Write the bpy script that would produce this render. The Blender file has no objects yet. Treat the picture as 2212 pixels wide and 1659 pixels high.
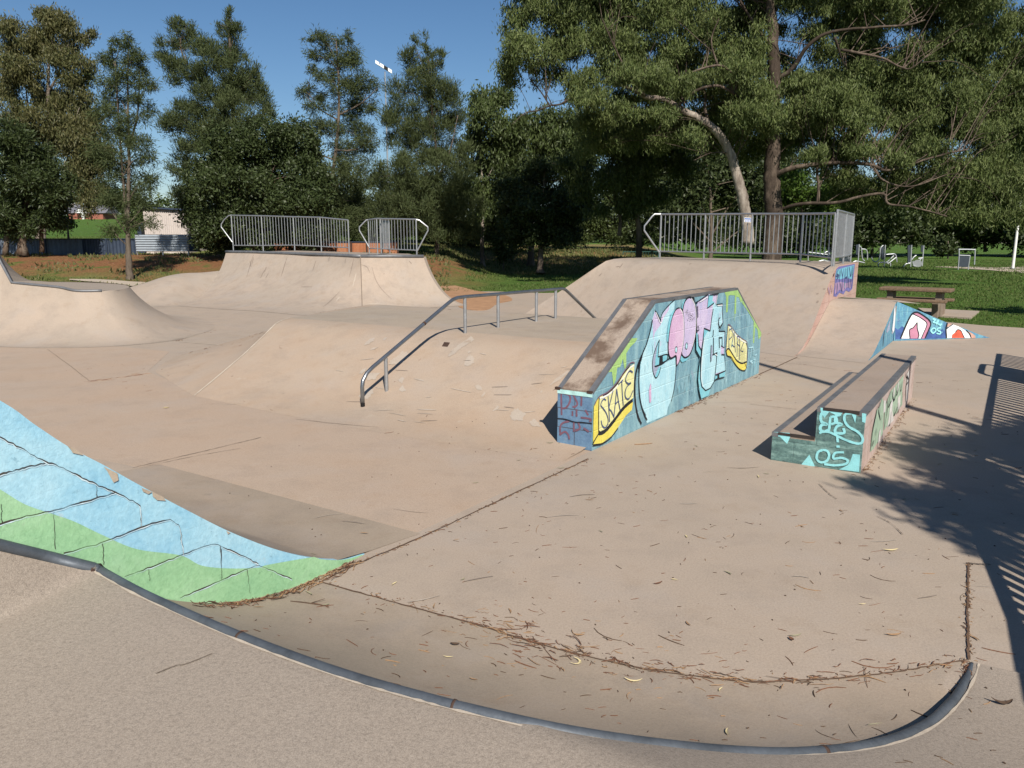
import bpy, bmesh, math, random
import numpy as np
from mathutils import Vector, Matrix
from mathutils.bvhtree import BVHTree
random.seed(7); RNG = np.random.default_rng(11)
scene = bpy.context.scene
COL = scene.collection
# ---------------------------------------------------------------- survey of the place
F = 769.0; PITCH = math.radians(10.75); EYE = 2.1; AZ = math.radians(33)
CP, SP = math.cos(PITCH), math.sin(PITCH)
UX = np.array([math.sin(AZ), math.cos(AZ), 0.0]); VX = np.array([-math.cos(AZ), math.sin(AZ), 0.0])
O0 = np.array([0, 0, EYE])
def ray(px, py):
    d = py - 384
    return np.array([px - 512, F*CP - d*SP, -(F*SP + d*CP)])
def gp(px, py, z=0.0):                 # sight line meets a level
    r = ray(px, py); return O0 + r*((z - EYE)/r[2])
def yp(px, py, y):                     # sight line at a distance
    r = ray(px, py); return O0 + r*(y/r[1])
def plp(px, py, o, n):                 # sight line meets a plane
    r = ray(px, py); return O0 + r*(np.dot(np.asarray(o)-O0, n)/np.dot(r, n))
def W(u, v, z=0.0):
    p = UX*u + VX*v; return np.array([p[0], p[1], z])
def crop(x0, y0, w, W_=2212):          # a survey sheet: converts its marks to picture units
    k = w/W_/4.0
    return lambda X, Y: (x0/4.0 + X*k, y0/4.0 + Y*k)
A1 = crop(0, 750, 1100); A2 = crop(1000, 750, 1100); A3 = crop(2000, 750, 1100); A4 = crop(2996, 750, 1100)
S1 = crop(0, 0, 1100); S2 = crop(1000, 0, 1100); S3 = crop(2000, 0, 1100); S4 = crop(2996, 0, 1100)
B1 = crop(0, 1500, 1100); B4 = crop(0, 2100, 1500)
G0 = crop(0, 0, 4096); LE = crop(3000, 1350, 1096); BX = crop(2550, 1150, 550, 1825); BY = crop(2200, 1350, 500, 1659)
RB = crop(3250, 1000, 700)
# ---------------------------------------------------------------- object helpers
CONC = []                              # walkable surfaces, for dropping the litter
def props(o, label=None, cat=None, group=None, kind=None):
    if label: o['label'] = label
    if cat: o['category'] = cat
    if group: o['group'] = group
    if kind: o['kind'] = kind
    return o
def thing(name, label, cat, loc, group=None):
    o = bpy.data.objects.new(name, None); COL.objects.link(o)
    o.location = Vector([float(c) for c in loc]); o.empty_display_size = 0.3
    return props(o, label, cat, group)
class MB:
    def __init__(s): s.v = []; s.f = []; s.m = []
    def add(s, vs, fs, m=0):
        b = len(s.v); s.v += [tuple(float(c) for c in p) for p in vs]
        s.f += [tuple(i + b for i in f) for f in fs]; s.m += [m]*len(fs)
    def box(s, c, dx, dy, dz, ex=None, ey=None, m=0, ez=None):    # centre, full sizes, axes
        ex = np.array([1, 0, 0.]) if ex is None else np.asarray(ex, float); ex = ex/np.linalg.norm(ex)
        ez = np.array([0, 0, 1.]) if ez is None else np.asarray(ez, float)/np.linalg.norm(ez)
        ey = np.cross(ez, ex) if ey is None else np.asarray(ey, float); ey = ey/np.linalg.norm(ey)
        c = np.asarray(c, float)
        vs = [c + ex*dx/2*a + ey*dy/2*b + ez*dz/2*g for g in (-1, 1) for b in (-1, 1) for a in (-1, 1)]
        s.add(vs, [(0, 2, 3, 1), (4, 5, 7, 6), (0, 1, 5, 4), (2, 6, 7, 3), (0, 4, 6, 2), (1, 3, 7, 5)], m)
    def prism(s, pts, off, m=0):         # closed outline swept by an offset vector
        pts = [np.asarray(p, float) for p in pts]; off = np.asarray(off, float); n = len(pts)
        fs = [tuple(range(n))[::-1], tuple(range(n, 2*n))] + [(i, (i+1) % n, (i+1) % n + n, i + n) for i in range(n)]
        s.add(pts + [p + off for p in pts], fs, m)
    def tube(s, pts, r, seg=8, m=0, cap=True):
        pts = [np.asarray(p, float) for p in pts]; n = len(pts)
        rs = list(r) if hasattr(r, '__len__') else [r]*n
        t0 = pts[1] - pts[0]; t0 = t0/np.linalg.norm(t0)
        up = np.array([0, 0, 1.]) if abs(t0[2]) < 0.9 else np.array([1., 0, 0])
        a = np.cross(t0, up); a /= np.linalg.norm(a); vs = []
        for i in range(n):
            t = pts[min(i+1, n-1)] - pts[max(i-1, 0)]; L = np.linalg.norm(t); t = t/L if L > 1e-9 else t0
            a = a - t*np.dot(a, t); a /= max(np.linalg.norm(a), 1e-9); b = np.cross(t, a)
            for k in range(seg):
                q = 2*math.pi*k/seg; vs.append(pts[i] + (a*math.cos(q) + b*math.sin(q))*rs[i])
        fs = [(i*seg+k, i*seg+(k+1) % seg, (i+1)*seg+(k+1) % seg, (i+1)*seg+k) for i in range(n-1) for k in range(seg)]
        if cap: fs += [tuple(range(seg))[::-1], tuple(range((n-1)*seg, n*seg))]
        s.add(vs, fs, m)
    def grid(s, rows, m=0):
        nr = len(rows); nc = len(rows[0])
        s.add([p for r in rows for p in r], [(i*nc+j, i*nc+j+1, (i+1)*nc+j+1, (i+1)*nc+j) for i in range(nr-1) for j in range(nc-1)], m)
    def build(s, name, mats, parent=None, smooth=False, conc=False, loc=None):
        mats = mats if isinstance(mats, (list, tuple)) else [mats]
        off = parent.location if parent is not None else (Vector([float(c) for c in loc]) if loc is not None else Vector((0, 0, 0)))
        p = parent
        if parent is not None and parent.parent is not None: off = Vector(parent.parent.location)
        me = bpy.data.meshes.new(name)
        vv = [(x-off.x, y-off.y, z-off.z) for x, y, z in s.v]
        me.from_pydata(vv, [], s.f)
        for mm in mats: me.materials.append(mm)
        if len(mats) > 1: me.polygons.foreach_set('material_index', s.m)
        me.update()
        bm = bmesh.new(); bm.from_mesh(me); bmesh.ops.recalc_face_normals(bm, faces=bm.faces); bm.to_mesh(me); bm.free()
        if smooth:
            me.polygons.foreach_set('use_smooth', [True]*len(me.polygons))
            if smooth != 'all': me.set_sharp_from_angle(angle=math.radians(smooth if smooth is not True else 40))
        o = bpy.data.objects.new(name, me); COL.objects.link(o)
        if parent is not None: o.parent = parent
        else: o.location = off
        if conc: CONC.append((list(s.v), list(s.f)))
        return o
def spline(pts, n=8):                   # Catmull-Rom through the marks
    P = [np.asarray(p, float) for p in pts]
    P = [2*P[0]-P[1]] + P + [2*P[-1]-P[-2]]; out = []
    for i in range(1, len(P)-2):
        for k in range(n):
            t = k/n; a, b, c, d = P[i-1], P[i], P[i+1], P[i+2]
            out.append(0.5*((2*b) + (c-a)*t + (2*a-5*b+4*c-d)*t*t + (3*b-a-3*c+d)*t**3))
    out.append(P[-2]); return out
def lerp(a, b, t): return np.asarray(a, float)*(1-t) + np.asarray(b, float)*t
def resample(pts, n):
    P = np.array(pts, float); d = np.r_[0, np.cumsum(np.linalg.norm(np.diff(P, axis=0), axis=1))]
    q = np.linspace(0, d[-1], n); return [np.array([np.interp(x, d, P[:, k]) for k in range(P.shape[1])]) for x in q]
def loft(top, bot, theta=60, n=14, lip=None):   # concave transition between a toe line and a lip line
    th = math.radians(theta); rows = []
    for C, B in zip(top, bot):
        r = []
        for k in range(n+1):
            t = k/n*th; h = math.sin(t)/math.sin(th); w = (1-math.cos(t))/(1-math.cos(th))
            r.append(np.array([B[0]+(C[0]-B[0])*h, B[1]+(C[1]-B[1])*h, B[2]+(C[2]-B[2])*w]))
        if lip is not None: r += lip(C, B)
        rows.append(r)
    return rows
# ---------------------------------------------------------------- materials
def mat(name, rough=0.8, metal=0.0, spec=0.3):
    m = bpy.data.materials.new(name); m.use_nodes = True
    nt = m.node_tree; b = nt.nodes['Principled BSDF']
    b.inputs['Roughness'].default_value = rough; b.inputs['Metallic'].default_value = metal
    b.inputs['Specular IOR Level'].default_value = spec
    return m, nt, b
def nd(nt, typ, **kw):
    n = nt.nodes.new(typ)
    for k, v in kw.items():
        if k.startswith('i_'):
            key = k[2:]; key = int(key) if key.isdigit() else key.replace('_', ' ')
            n.inputs[key].default_value = v
        else: setattr(n, k, v)
    return n
def c4(c): return (c[0], c[1], c[2], 1.0)
def pos(nt): return nd(nt, 'ShaderNodeNewGeometry').outputs['Position']
def noise(nt, vec, scale, detail=4, rough=0.55, stretch=None):
    if stretch is not None:
        mp = nd(nt, 'ShaderNodeMapping'); mp.inputs['Scale'].default_value = stretch
        nt.links.new(vec, mp.inputs['Vector']); vec = mp.outputs['Vector']
    n = nd(nt, 'ShaderNodeTexNoise'); n.inputs['Scale'].default_value = scale
    n.inputs['Detail'].default_value = detail; n.inputs['Roughness'].default_value = rough
    nt.links.new(vec, n.inputs['Vector']); return n.outputs['Fac']
def ramp(nt, fac, stops):
    r = nd(nt, 'ShaderNodeValToRGB'); e = r.color_ramp.elements
    while len(e) < len(stops): e.new(0.5)
    for i, (p, c) in enumerate(stops): e[i].position = p; e[i].color = c4(c) if len(c) == 3 else c
    nt.links.new(fac, r.inputs['Fac']); return r.outputs['Color']
def mixc(nt, fac, a, b, mode='MIX'):
    n = nd(nt, 'ShaderNodeMix', data_type='RGBA', blend_type=mode)
    if isinstance(fac, (int, float)): n.inputs['Factor'].default_value = fac
    else: nt.links.new(fac, n.inputs['Factor'])
    for s, x in (('A', a), ('B', b)):
        i = [k for k in n.inputs if k.name == s and k.type == 'RGBA'][0]
        if isinstance(x, (tuple, list)): i.default_value = c4(x)
        else: nt.links.new(x, i)
    return [k for k in n.outputs if k.type == 'RGBA'][0]
def bump(nt, b, h, strength=0.3, dist=0.01):
    n = nd(nt, 'ShaderNodeBump'); n.inputs['Strength'].default_value = strength; n.inputs['Distance'].default_value = dist
    nt.links.new(h, n.inputs['Height']); nt.links.new(n.outputs['Normal'], b.inputs['Normal'])
def plain(name, col, rough=0.7, metal=0.0, var=0.18, scale=6.0, spec=0.3, bmp=0.15):
    m, nt, b = mat(name, rough, metal, spec); p = pos(nt)
    f = noise(nt, p, scale, 6)
    c = ramp(nt, f, [(0.25, [x*(1-var) for x in col]), (0.75, [min(1, x*(1+var)) for x in col])])
    f2 = noise(nt, p, scale*9, 3); c = mixc(nt, 0.25, c, ramp(nt, f2, [(0.3, [x*0.6 for x in col]), (0.7, [min(1, x*1.35) for x in col])]))
    nt.links.new(c, b.inputs['Base Color'])
    if bmp: bump(nt, b, f2, bmp, 0.01)
    return m
def concrete(name, a=(0.345, 0.284, 0.226), d=(0.262, 0.214, 0.17), orange=0.0, speck=0.5, pale=0.0, streak=False):
    m, nt, b = mat(name, 0.85, 0, 0.25); p = pos(nt)
    big = noise(nt, p, 0.55, 5, 0.6); mid = noise(nt, p, 2.6, 6, 0.65); fine = noise(nt, p, 75, 3, 0.7); grit = noise(nt, p, 240, 2, 0.5)
    c = ramp(nt, big, [(0.3, d), (0.7, a)])
    c = mixc(nt, 0.55, c, ramp(nt, mid, [(0.3, [x*0.82 for x in a]), (0.5, a), (0.72, [min(1, x*1.1) for x in a])]))
    tint = noise(nt, p, 0.33, 5, 0.65)
    c = mixc(nt, ramp(nt, tint, [(0.40, (0, 0, 0)), (0.6, (0.75, 0.75, 0.75))]), c, (0.385, 0.297, 0.23))
    spot = noise(nt, p, 3.2, 4, 0.6)
    c = mixc(nt, ramp(nt, spot, [(0.57, (0, 0, 0)), (0.70, (0.5, 0.5, 0.5))]), c, (0.25, 0.178, 0.118))
    wash = noise(nt, p, 1.9, 7, 0.72)
    c = mixc(nt, ramp(nt, wash, [(0.36, (0.5, 0.5, 0.5)), (0.5, (0, 0, 0))]), c, (0.2, 0.165, 0.14))
    grey = noise(nt, p, 1.3, 4, 0.6)
    c = mixc(nt, ramp(nt, grey, [(0.5, (0, 0, 0)), (0.72, (0.5, 0.5, 0.5))]), c, (0.305, 0.283, 0.268))
    if orange:
        og = noise(nt, p, 0.8, 5, 0.6)
        c = mixc(nt, ramp(nt, og, [(0.35, (0, 0, 0)), (0.65, (orange,)*3)]), c, (0.40, 0.25, 0.145))
    if pale:
        pl = noise(nt, p, 2.2, 7, 0.62)
        c = mixc(nt, ramp(nt, pl, [(0.66, (0, 0, 0)), (0.68, (pale,)*3)]), c, (0.43, 0.37, 0.30))
    if streak:
        st = noise(nt, p, 1.0, 5, 0.7, (5.5, 5.5, 0.5))
        c = mixc(nt, ramp(nt, st, [(0.52, (0, 0, 0)), (0.74, (0.42,)*3)]), c, (0.175, 0.145, 0.115))
    st2 = noise(nt, p, 7.0, 3, 0.5)
    c = mixc(nt, ramp(nt, st2, [(0.70, (0, 0, 0)), (0.76, (0.35,)*3)]), c, (0.12, 0.095, 0.075))
    c = mixc(nt, speck, c, ramp(nt, fine, [(0.28, [x*0.62 for x in a]), (0.5, a), (0.75, [min(1, x*1.28) for x in a])]))
    c = mixc(nt, 0.35*speck, c, ramp(nt, grit, [(0.3, (0.09, 0.07, 0.055)), (0.5, a), (0.72, (0.5, 0.44, 0.38))]))
    nt.links.new(c, b.inputs['Base Color'])
    ad = nd(nt, 'ShaderNodeMath', operation='ADD'); nt.links.new(fine, ad.inputs[0]); nt.links.new(mid, ad.inputs[1])
    bump(nt, b, ad.outputs[0], 0.25, 0.006)
    return m
def dirtytop():
    m = concrete('concrete_dirty_top', (0.31, 0.25, 0.2), (0.24, 0.19, 0.15), speck=0.6); nt = m.node_tree; b = nt.nodes['Principled BSDF']; src = b.inputs['Base Color'].links[0].from_socket; p = pos(nt)
    c = mixc(nt, ramp(nt, noise(nt, p, 2.4, 5, 0.65), [(0.46, (0, 0, 0)), (0.6, (0.85,)*3)]), src, (0.095, 0.06, 0.042)); nt.links.new(c, b.inputs['Base Color']); return m
def wallpaint(name, cols, org, d, joint=(0.12, 0.2, 0.24), scale=2.5, stretch=(1, 1, 1), rough=0.62, jmix=0.55, bw=0.4, mort=0.006, bmp=0.5):
    # painted block wall: patchy paint plus courses 0.2 m high with joints in running bond
    m, nt, b = mat(name, rough, 0, 0.35); p = pos(nt)
    sub = nd(nt, 'ShaderNodeVectorMath', operation='SUBTRACT'); nt.links.new(p, sub.inputs[0]); sub.inputs[1].default_value = tuple(float(x) for x in org)
    dt = nd(nt, 'ShaderNodeVectorMath', operation='DOT_PRODUCT'); nt.links.new(sub.outputs[0], dt.inputs[0]); dt.inputs[1].default_value = tuple(float(x) for x in d)
    sp = nd(nt, 'ShaderNodeSeparateXYZ'); nt.links.new(sub.outputs[0], sp.inputs[0])
    cb = nd(nt, 'ShaderNodeCombineXYZ'); nt.links.new(dt.outputs['Value'], cb.inputs[0]); nt.links.new(sp.outputs[2], cb.inputs[1])
    br = nd(nt, 'ShaderNodeTexBrick'); nt.links.new(cb.outputs[0], br.inputs['Vector'])
    for k, v in (('Scale', 1.0), ('Mortar Size', mort), ('Mortar Smooth', 0.4), ('Bias', 0.0), ('Brick Width', bw), ('Row Height', 0.2)): br.inputs[k].default_value = v
    n = noise(nt, p, scale, 6, 0.65, stretch)
    k = len(cols); c = ramp(nt, n, [(0.32 + 0.36*i/max(1, k-1), cc) for i, cc in enumerate(cols)])
    f2 = noise(nt, p, 38, 4, 0.7)
    c = mixc(nt, 0.22, c, ramp(nt, f2, [(0.3, [x*0.6 for x in cols[0]]), (0.7, [min(1, x*1.3) for x in cols[-1]])]))
    mm = nd(nt, 'ShaderNodeMath', operation='MULTIPLY'); nt.links.new(br.outputs['Fac'], mm.inputs[0]); mm.inputs[1].default_value = jmix
    c = mixc(nt, mm.outputs[0], c, joint)
    sp2 = noise(nt, p, 16, 6, 0.75); c = mixc(nt, ramp(nt, sp2, [(0.60, (0, 0, 0)), (0.70, (0.45,)*3)]), c, [x*0.45 for x in cols[0]])
    wn = noise(nt, p, 5, 7, 0.75); c = mixc(nt, ramp(nt, wn, [(0.62, (0, 0, 0)), (0.70, (0.4,)*3)]), c, (0.42, 0.40, 0.37))
    nt.links.new(c, b.inputs['Base Color'])
    h = nd(nt, 'ShaderNodeMath', operation='MULTIPLY_ADD'); nt.links.new(br.outputs['Fac'], h.inputs[0]); h.inputs[1].default_value = -1.2; nt.links.new(f2, h.inputs[2])
    bump(nt, b, h.outputs[0], bmp, 0.008)
    return m
def foliage(name, cols, trans=0.25, rough=0.55, spec=0.25):
    m = bpy.data.materials.new(name); m.use_nodes = True; nt = m.node_tree; b = nt.nodes['Principled BSDF']
    g = nd(nt, 'ShaderNodeNewGeometry')
    c = ramp(nt, g.outputs['Random Per Island'], [(i/(len(cols)-1), cc) for i, cc in enumerate(cols)])
    pn = noise(nt, g.outputs['Position'], 0.45, 3)
    c = mixc(nt, ramp(nt, pn, [(0.35, (0, 0, 0)), (0.7, (0.6,)*3)]), c, [x*0.75 for x in cols[len(cols)//2]], 'MIX')
    nt.links.new(c, b.inputs['Base Color']); b.inputs['Roughness'].default_value = rough; b.inputs['Specular IOR Level'].default_value = spec
    tr = nd(nt, 'ShaderNodeBsdfTranslucent'); nt.links.new(mixc(nt, 0.35, c, (0.16, 0.2, 0.03)), tr.inputs['Color'])
    mx = nd(nt, 'ShaderNodeMixShader'); mx.inputs[0].default_value = trans
    nt.links.new(b.outputs[0], mx.inputs[1]); nt.links.new(tr.outputs[0], mx.inputs[2])
    nt.links.new(mx.outputs[0], nt.nodes['Material Output'].inputs['Surface'])
    return m
def bark(name, a, d, scale=3.0, patch=None):
    m, nt, b = mat(name, 0.9, 0, 0.2); p = pos(nt)
    n = noise(nt, p, scale, 6, 0.7, (1.6, 1.6, 0.3))
    c = ramp(nt, n, [(0.32, d), (0.6, a)])
    if patch:
        q = noise(nt, p, 1.1, 4, 0.6, (1, 1, 0.45)); c = mixc(nt, ramp(nt, q, [(0.47, (0, 0, 0)), (0.56, (0.95,)*3)]), c, patch)
    f = noise(nt, p, scale*12, 4, 0.7, (1, 1, 0.25)); c = mixc(nt, 0.3, c, ramp(nt, f, [(0.3, [x*0.4 for x in d]), (0.7, a)]))
    nt.links.new(c, b.inputs['Base Color']); bump(nt, b, f, 0.6, 0.03); return m
M = {}
M['floor'] = concrete('concrete_floor', pale=0.25)
M['floorpink'] = concrete('concrete_floor_pinker_pour', (0.375, 0.295, 0.228), (0.30, 0.236, 0.182), orange=0.45, pale=0.3)
M['deck'] = concrete('concrete_deck', (0.282, 0.238, 0.195), (0.236, 0.197, 0.16), speck=0.85)
M['ramp'] = concrete('concrete_ramp', (0.335, 0.28, 0.228), (0.28, 0.232, 0.186), speck=0.35, streak=True)
M['bankc'] = concrete('concrete_bank', (0.365, 0.293, 0.226), (0.305, 0.245, 0.19), orange=0.5, pale=0.5, speck=0.4)
M['bankgrey'] = concrete('concrete_bank_grey', (0.325, 0.272, 0.212), (0.275, 0.23, 0.18), speck=0.4)
M['brown'] = concrete('concrete_transition', (0.285, 0.235, 0.18), (0.245, 0.2, 0.153), speck=0.35)
M['mound'] = concrete('concrete_mound', (0.32, 0.27, 0.22), (0.27, 0.227, 0.184), speck=0.4)
M['ledge_top'] = concrete('concrete_ledge_top', (0.25, 0.2, 0.162), (0.165, 0.13, 0.105), speck=0.5)
M['dirtytop'] = dirtytop()
M['path'] = concrete('pale_concrete_path', (0.42, 0.36, 0.28), (0.33, 0.28, 0.22), speck=0.3)
M['galv'] = plain('galvanised_steel', (0.40, 0.41, 0.42), 0.45, 0.75, 0.2, 14)
M['rail'] = plain('worn_steel_pipe', (0.26, 0.28, 0.30), 0.32, 0.85, 0.3, 7)
M['coping'] = plain('worn_dark_coping', (0.085, 0.098, 0.115), 0.55, 0.35, 0.5, 5)
M['copside'] = plain('steel_edging', (0.17, 0.175, 0.185), 0.55, 0.45, 0.3, 6)
M['rust'] = plain('rusty_steel', (0.06, 0.036, 0.027), 0.9, 0.1, 0.4, 20)
M['darkang'] = plain('dark_rusted_angle', (0.045, 0.036, 0.032), 0.8, 0.2, 0.4, 12)
M['black'] = plain('black_steel', (0.012, 0.012, 0.013), 0.6, 0.2, 0.2, 5)
M['joint'] = plain('dirt_filled_joint', (0.115, 0.07, 0.045), 1.0, 0, 0.45, 30)
M['jointpale'] = plain('pale_mortar_joint', (0.42, 0.36, 0.29), 0.9, 0, 0.2, 20)
M['jointgrey'] = plain('faint_saw_cut', (0.165, 0.13, 0.1), 0.95, 0, 0.25, 20)
M['dirt'] = plain('orange_dirt', (0.33, 0.19, 0.105), 1.0, 0, 0.3, 3, bmp=0.5)
# ---------------------------------------------------------------- world, sun, camera
SUN_AZ = math.radians(13.5); SUN_EL = math.radians(40)
SUN = Vector((math.sin(SUN_AZ)*math.cos(SUN_EL), -math.cos(SUN_AZ)*math.cos(SUN_EL), math.sin(SUN_EL)))
w = bpy.data.worlds.new("World"); scene.world = w; w.use_nodes = True; wt = w.node_tree
sky = wt.nodes.new('ShaderNodeTexSky'); sky.sky_type = 'NISHITA'; sky.sun_disc = False
sky.sun_elevation = SUN_EL; sky.sun_rotation = math.atan2(SUN.x, SUN.y)
sky.air_density = 1.0; sky.dust_density = 0.25; sky.ozone_density = 4.0; sky.altitude = 300
hs_ = wt.nodes.new('ShaderNodeHueSaturation'); hs_.inputs['Saturation'].default_value = 1.12; wt.links.new(sky.outputs[0], hs_.inputs['Color']); wt.links.new(hs_.outputs[0], wt.nodes['Background'].inputs['Color']); wt.nodes['Background'].inputs['Strength'].default_value = 0.06
sl = bpy.data.lights.new('sun', 'SUN'); sl.energy = 4.8; sl.angle = math.radians(0.5); sl.color = (1.0, 0.93, 0.83)
so = bpy.data.objects.new('sun', sl); COL.objects.link(so); so.rotation_euler = SUN.to_track_quat('Z', 'Y').to_euler(); so.location = (5, -15, 20)
cd = bpy.data.cameras.new('camera'); cam = bpy.data.objects.new('camera', cd); COL.objects.link(cam); scene.camera = cam
cd.sensor_width = 36; cd.lens = 36*F/1024; cd.clip_end = 2000; cd.clip_start = 0.05
cam.location = (0, 0, EYE); cam.rotation_euler = (math.radians(90) - PITCH, 0, 0)
scene.view_settings.view_transform = 'Standard'; scene.view_settings.look = 'None'; scene.view_settings.exposure = 0.5; scene.view_settings.gamma = 1
scene.cycles.max_bounces = 6; scene.cycles.transparent_max_bounces = 4
# ---------------------------------------------------------------- terrain
def sstep(a, b, x):
    t = np.clip((x-a)/(b-a), 0, 1); return t*t*(3-2*t)
def terr(x, y):
    x = np.asarray(x, float); y = np.asarray(y, float)
    q = x/np.maximum(y, 1.0)
    L = 1 - sstep(-0.12, 0.0, q)                 # open bank on the left
    Mw = sstep(-0.12, 0.0, q)*(1 - sstep(0.14, 0.26, q))
    z = L*(1.15*sstep(33, 45, y) + np.maximum(0, y-47)*0.037)
    z += Mw*(1.15*sstep(48, 62, y) + np.maximum(0, y-64)*0.01)
    z += 0.06*np.sin(x*0.31+1)*np.sin(y*0.27)*sstep(30, 40, y)
    return z - 0.035
def tz(x, y): return float(terr(x, y))
def on_terrain(px, py):                           # where a sight line reaches the ground
    r = ray(px, py); r = r/r[1]
    for y in np.arange(15, 200, 0.25):
        p = O0 + r*y
        if p[2] <= tz(p[0], p[1]): return p
    return O0 + r*200
gm, nt, b = mat('grass_ground', 1.0, 0, 0.1); p = pos(nt)
n1 = noise(nt, p, 0.16, 5, 0.6); n2 = noise(nt, p, 1.5, 5, 0.7); n3 = noise(nt, p, 9, 5, 0.8)
c = ramp(nt, n2, [(0.3, (0.055, 0.105, 0.02)), (0.6, (0.085, 0.155, 0.03)), (0.8, (0.13, 0.17, 0.045))])
c = mixc(nt, ramp(nt, n1, [(0.55, (0, 0, 0)), (0.75, (0.55,)*3)]), c, (0.13, 0.12, 0.05))
sx = nd(nt, 'ShaderNodeSeparateXYZ'); nt.links.new(p, sx.inputs[0])
# bare orange earth and dry grass on the banks behind the park
dv = nd(nt, 'ShaderNodeMath', operation='DIVIDE'); nt.links.new(sx.outputs[0], dv.inputs[0]); nt.links.new(sx.outputs[1], dv.inputs[1])
def band(y0, y1, y2, y3):
    a = nd(nt, 'ShaderNodeMapRange', interpolation_type='SMOOTHSTEP'); a.inputs['From Min'].default_value = y0; a.inputs['From Max'].default_value = y1; nt.links.new(sx.outputs[1], a.inputs['Value'])
    e = nd(nt, 'ShaderNodeMapRange', interpolation_type='SMOOTHSTEP'); e.inputs['From Min'].default_value = y2; e.inputs['From Max'].default_value = y3; e.inputs['To Min'].default_value = 1; e.inputs['To Max'].default_value = 0; nt.links.new(sx.outputs[1], e.inputs['Value'])
    m_ = nd(nt, 'ShaderNodeMath', operation='MULTIPLY'); nt.links.new(a.outputs[0], m_.inputs[0]); nt.links.new(e.outputs[0], m_.inputs[1]); return m_.outputs[0]
def side(q0, q1, up=False):
    a = nd(nt, 'ShaderNodeMapRange', interpolation_type='SMOOTHSTEP'); a.inputs['From Min'].default_value = q0; a.inputs['From Max'].default_value = q1
    a.inputs['To Min'].default_value = 0 if up else 1; a.inputs['To Max'].default_value = 1 if up else 0; nt.links.new(dv.outputs[0], a.inputs['Value']); return a.outputs[0]
def mul(*xs):
    o = xs[0]
    for x in xs[1:]:
        m_ = nd(nt, 'ShaderNodeMath', operation='MULTIPLY'); nt.links.new(o, m_.inputs[0])
        if isinstance(x, float): m_.inputs[1].default_value = x
        else: nt.links.new(x, m_.inputs[1])
        o = m_.outputs[0]
    return o
blot = ramp(nt, noise(nt, p, 0.45, 6, 0.7), [(0.40, (0, 0, 0)), (0.58, (1, 1, 1))])
blot2 = ramp(nt, noise(nt, p, 0.8, 6, 0.75), [(0.36, (0, 0, 0)), (0.5, (1, 1, 1))])
dry = ramp(nt, n3, [(0.3, (0.16, 0.12, 0.05)), (0.7, (0.33, 0.26, 0.12))])
earth = ramp(nt, n3, [(0.3, (0.14, 0.065, 0.03)), (0.7, (0.30, 0.15, 0.075))])
c = mixc(nt, mul(band(30, 33, 60, 80), side(-0.1, 0.0), blot2, 0.5), c, dry)
c = mixc(nt, mul(band(37, 40, 46.5, 48), side(-0.1, 0.0), blot2), c, earth)
c = mixc(nt, mul(band(30, 32, 38, 40), side(-0.1, 0.0), blot, 0.7), c, earth)
c = mixc(nt, mul(band(45, 47, 80, 100), side(-0.1, 0.0, True), side(0.15, 0.26), blot2, 0.9), c, dry)
c = mixc(nt, mul(band(52, 54, 70, 90), side(-0.1, 0.0, True), side(0.15, 0.26), blot, 0.9), c, earth)
c = mixc(nt, 0.5, c, ramp(nt, n3, [(0.25, (0.35, 0.35, 0.3)), (0.5, (1, 1, 1)), (0.75, (1.5, 1.45, 1.3))]), 'MULTIPLY')
nt.links.new(c, b.inputs['Base Color']); bump(nt, b, n3, 0.9, 0.12)
g = MB(); ys = np.r_[np.arange(-40, 90, 1.3), np.arange(90, 320, 6.0)]; xs = np.r_[np.arange(-200, -60, 7), np.arange(-60, 75, 1.3), np.arange(75, 260, 7)]
XX, YY = np.meshgrid(xs, ys); ZZ = terr(XX, YY)
g.grid([[(XX[i, j], YY[i, j], ZZ[i, j]) for j in range(len(xs))] for i in range(len(ys))])
props(g.build('ground', gm, smooth='all'), kind='structure')
# ---------------------------------------------------------------- concrete slab and flat sheets
def sheet(name, pts, z, m, kind='structure', thick=0.12, conc=False):
    mb = MB(); mb.prism([(q[0], q[1], z-thick) for q in pts], (0, 0, thick)); o = mb.build(name, m, conc=conc); props(o, kind=kind); return o
slab = [(-22, -6), (16, -6), (16, 15.5), gp(1024, 328), gp(985, 325.5), gp(935, 321), (9.2, 20.2), (5, 24.5), (4.2, 27.5), gp(590, 292.5), gp(540, 293), gp(500, 291.5), (-4, 31.2), (-9, 31), gp(120, 292), gp(104, 294.5), (-13, 22), (-17.5, 19), (-22, 17)]
so_ = sheet('floor', slab, 0.0, M['floor'], conc=True)
sheet('floor', [W(4.06, 3.46), W(6.75, 3.40), W(6.9, 5.0), W(6.4, 9.4), W(7.0, 11.5), W(8.5, 13.2), W(8.2, 16.5), W(3.0, 16.5), W(3.9, 6.6), W(4.06, 6.5)], 0.0022, M['floorpink'], thick=0.02)
dirt = [A2(1490, 755), A2(1560, 765), A2(1700, 800), A2(1850, 835), A2(2040, 862), A2(2110, 905), A2(1990, 935), A2(1900, 985), A2(1720, 975), A2(1640, 920)]
dp = spline([gp(*q, 0.006) for q in dirt] + [gp(*dirt[0], 0.006)], 5)[:-1]
sheet('dirt_patch', dp, 0.006, M['dirt'], thick=0.05)
def strip(name, pts, m, lift):                             # a path draped on the terrain
    mb = MB(); L = [on_terrain(*q) for q in pts[0]]; R = [on_terrain(*q) for q in pts[1]]
    rows = []
    for a, b_ in zip(resample(L, 24), resample(R, 24)): rows.append([(lerp(a, b_, t)[0], lerp(a, b_, t)[1], tz(*lerp(a, b_, t)[:2])+lift) for t in (0, 0.33, 0.66, 1)])
    mb.grid(rows); props(mb.build(name, m), kind='structure')
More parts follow.
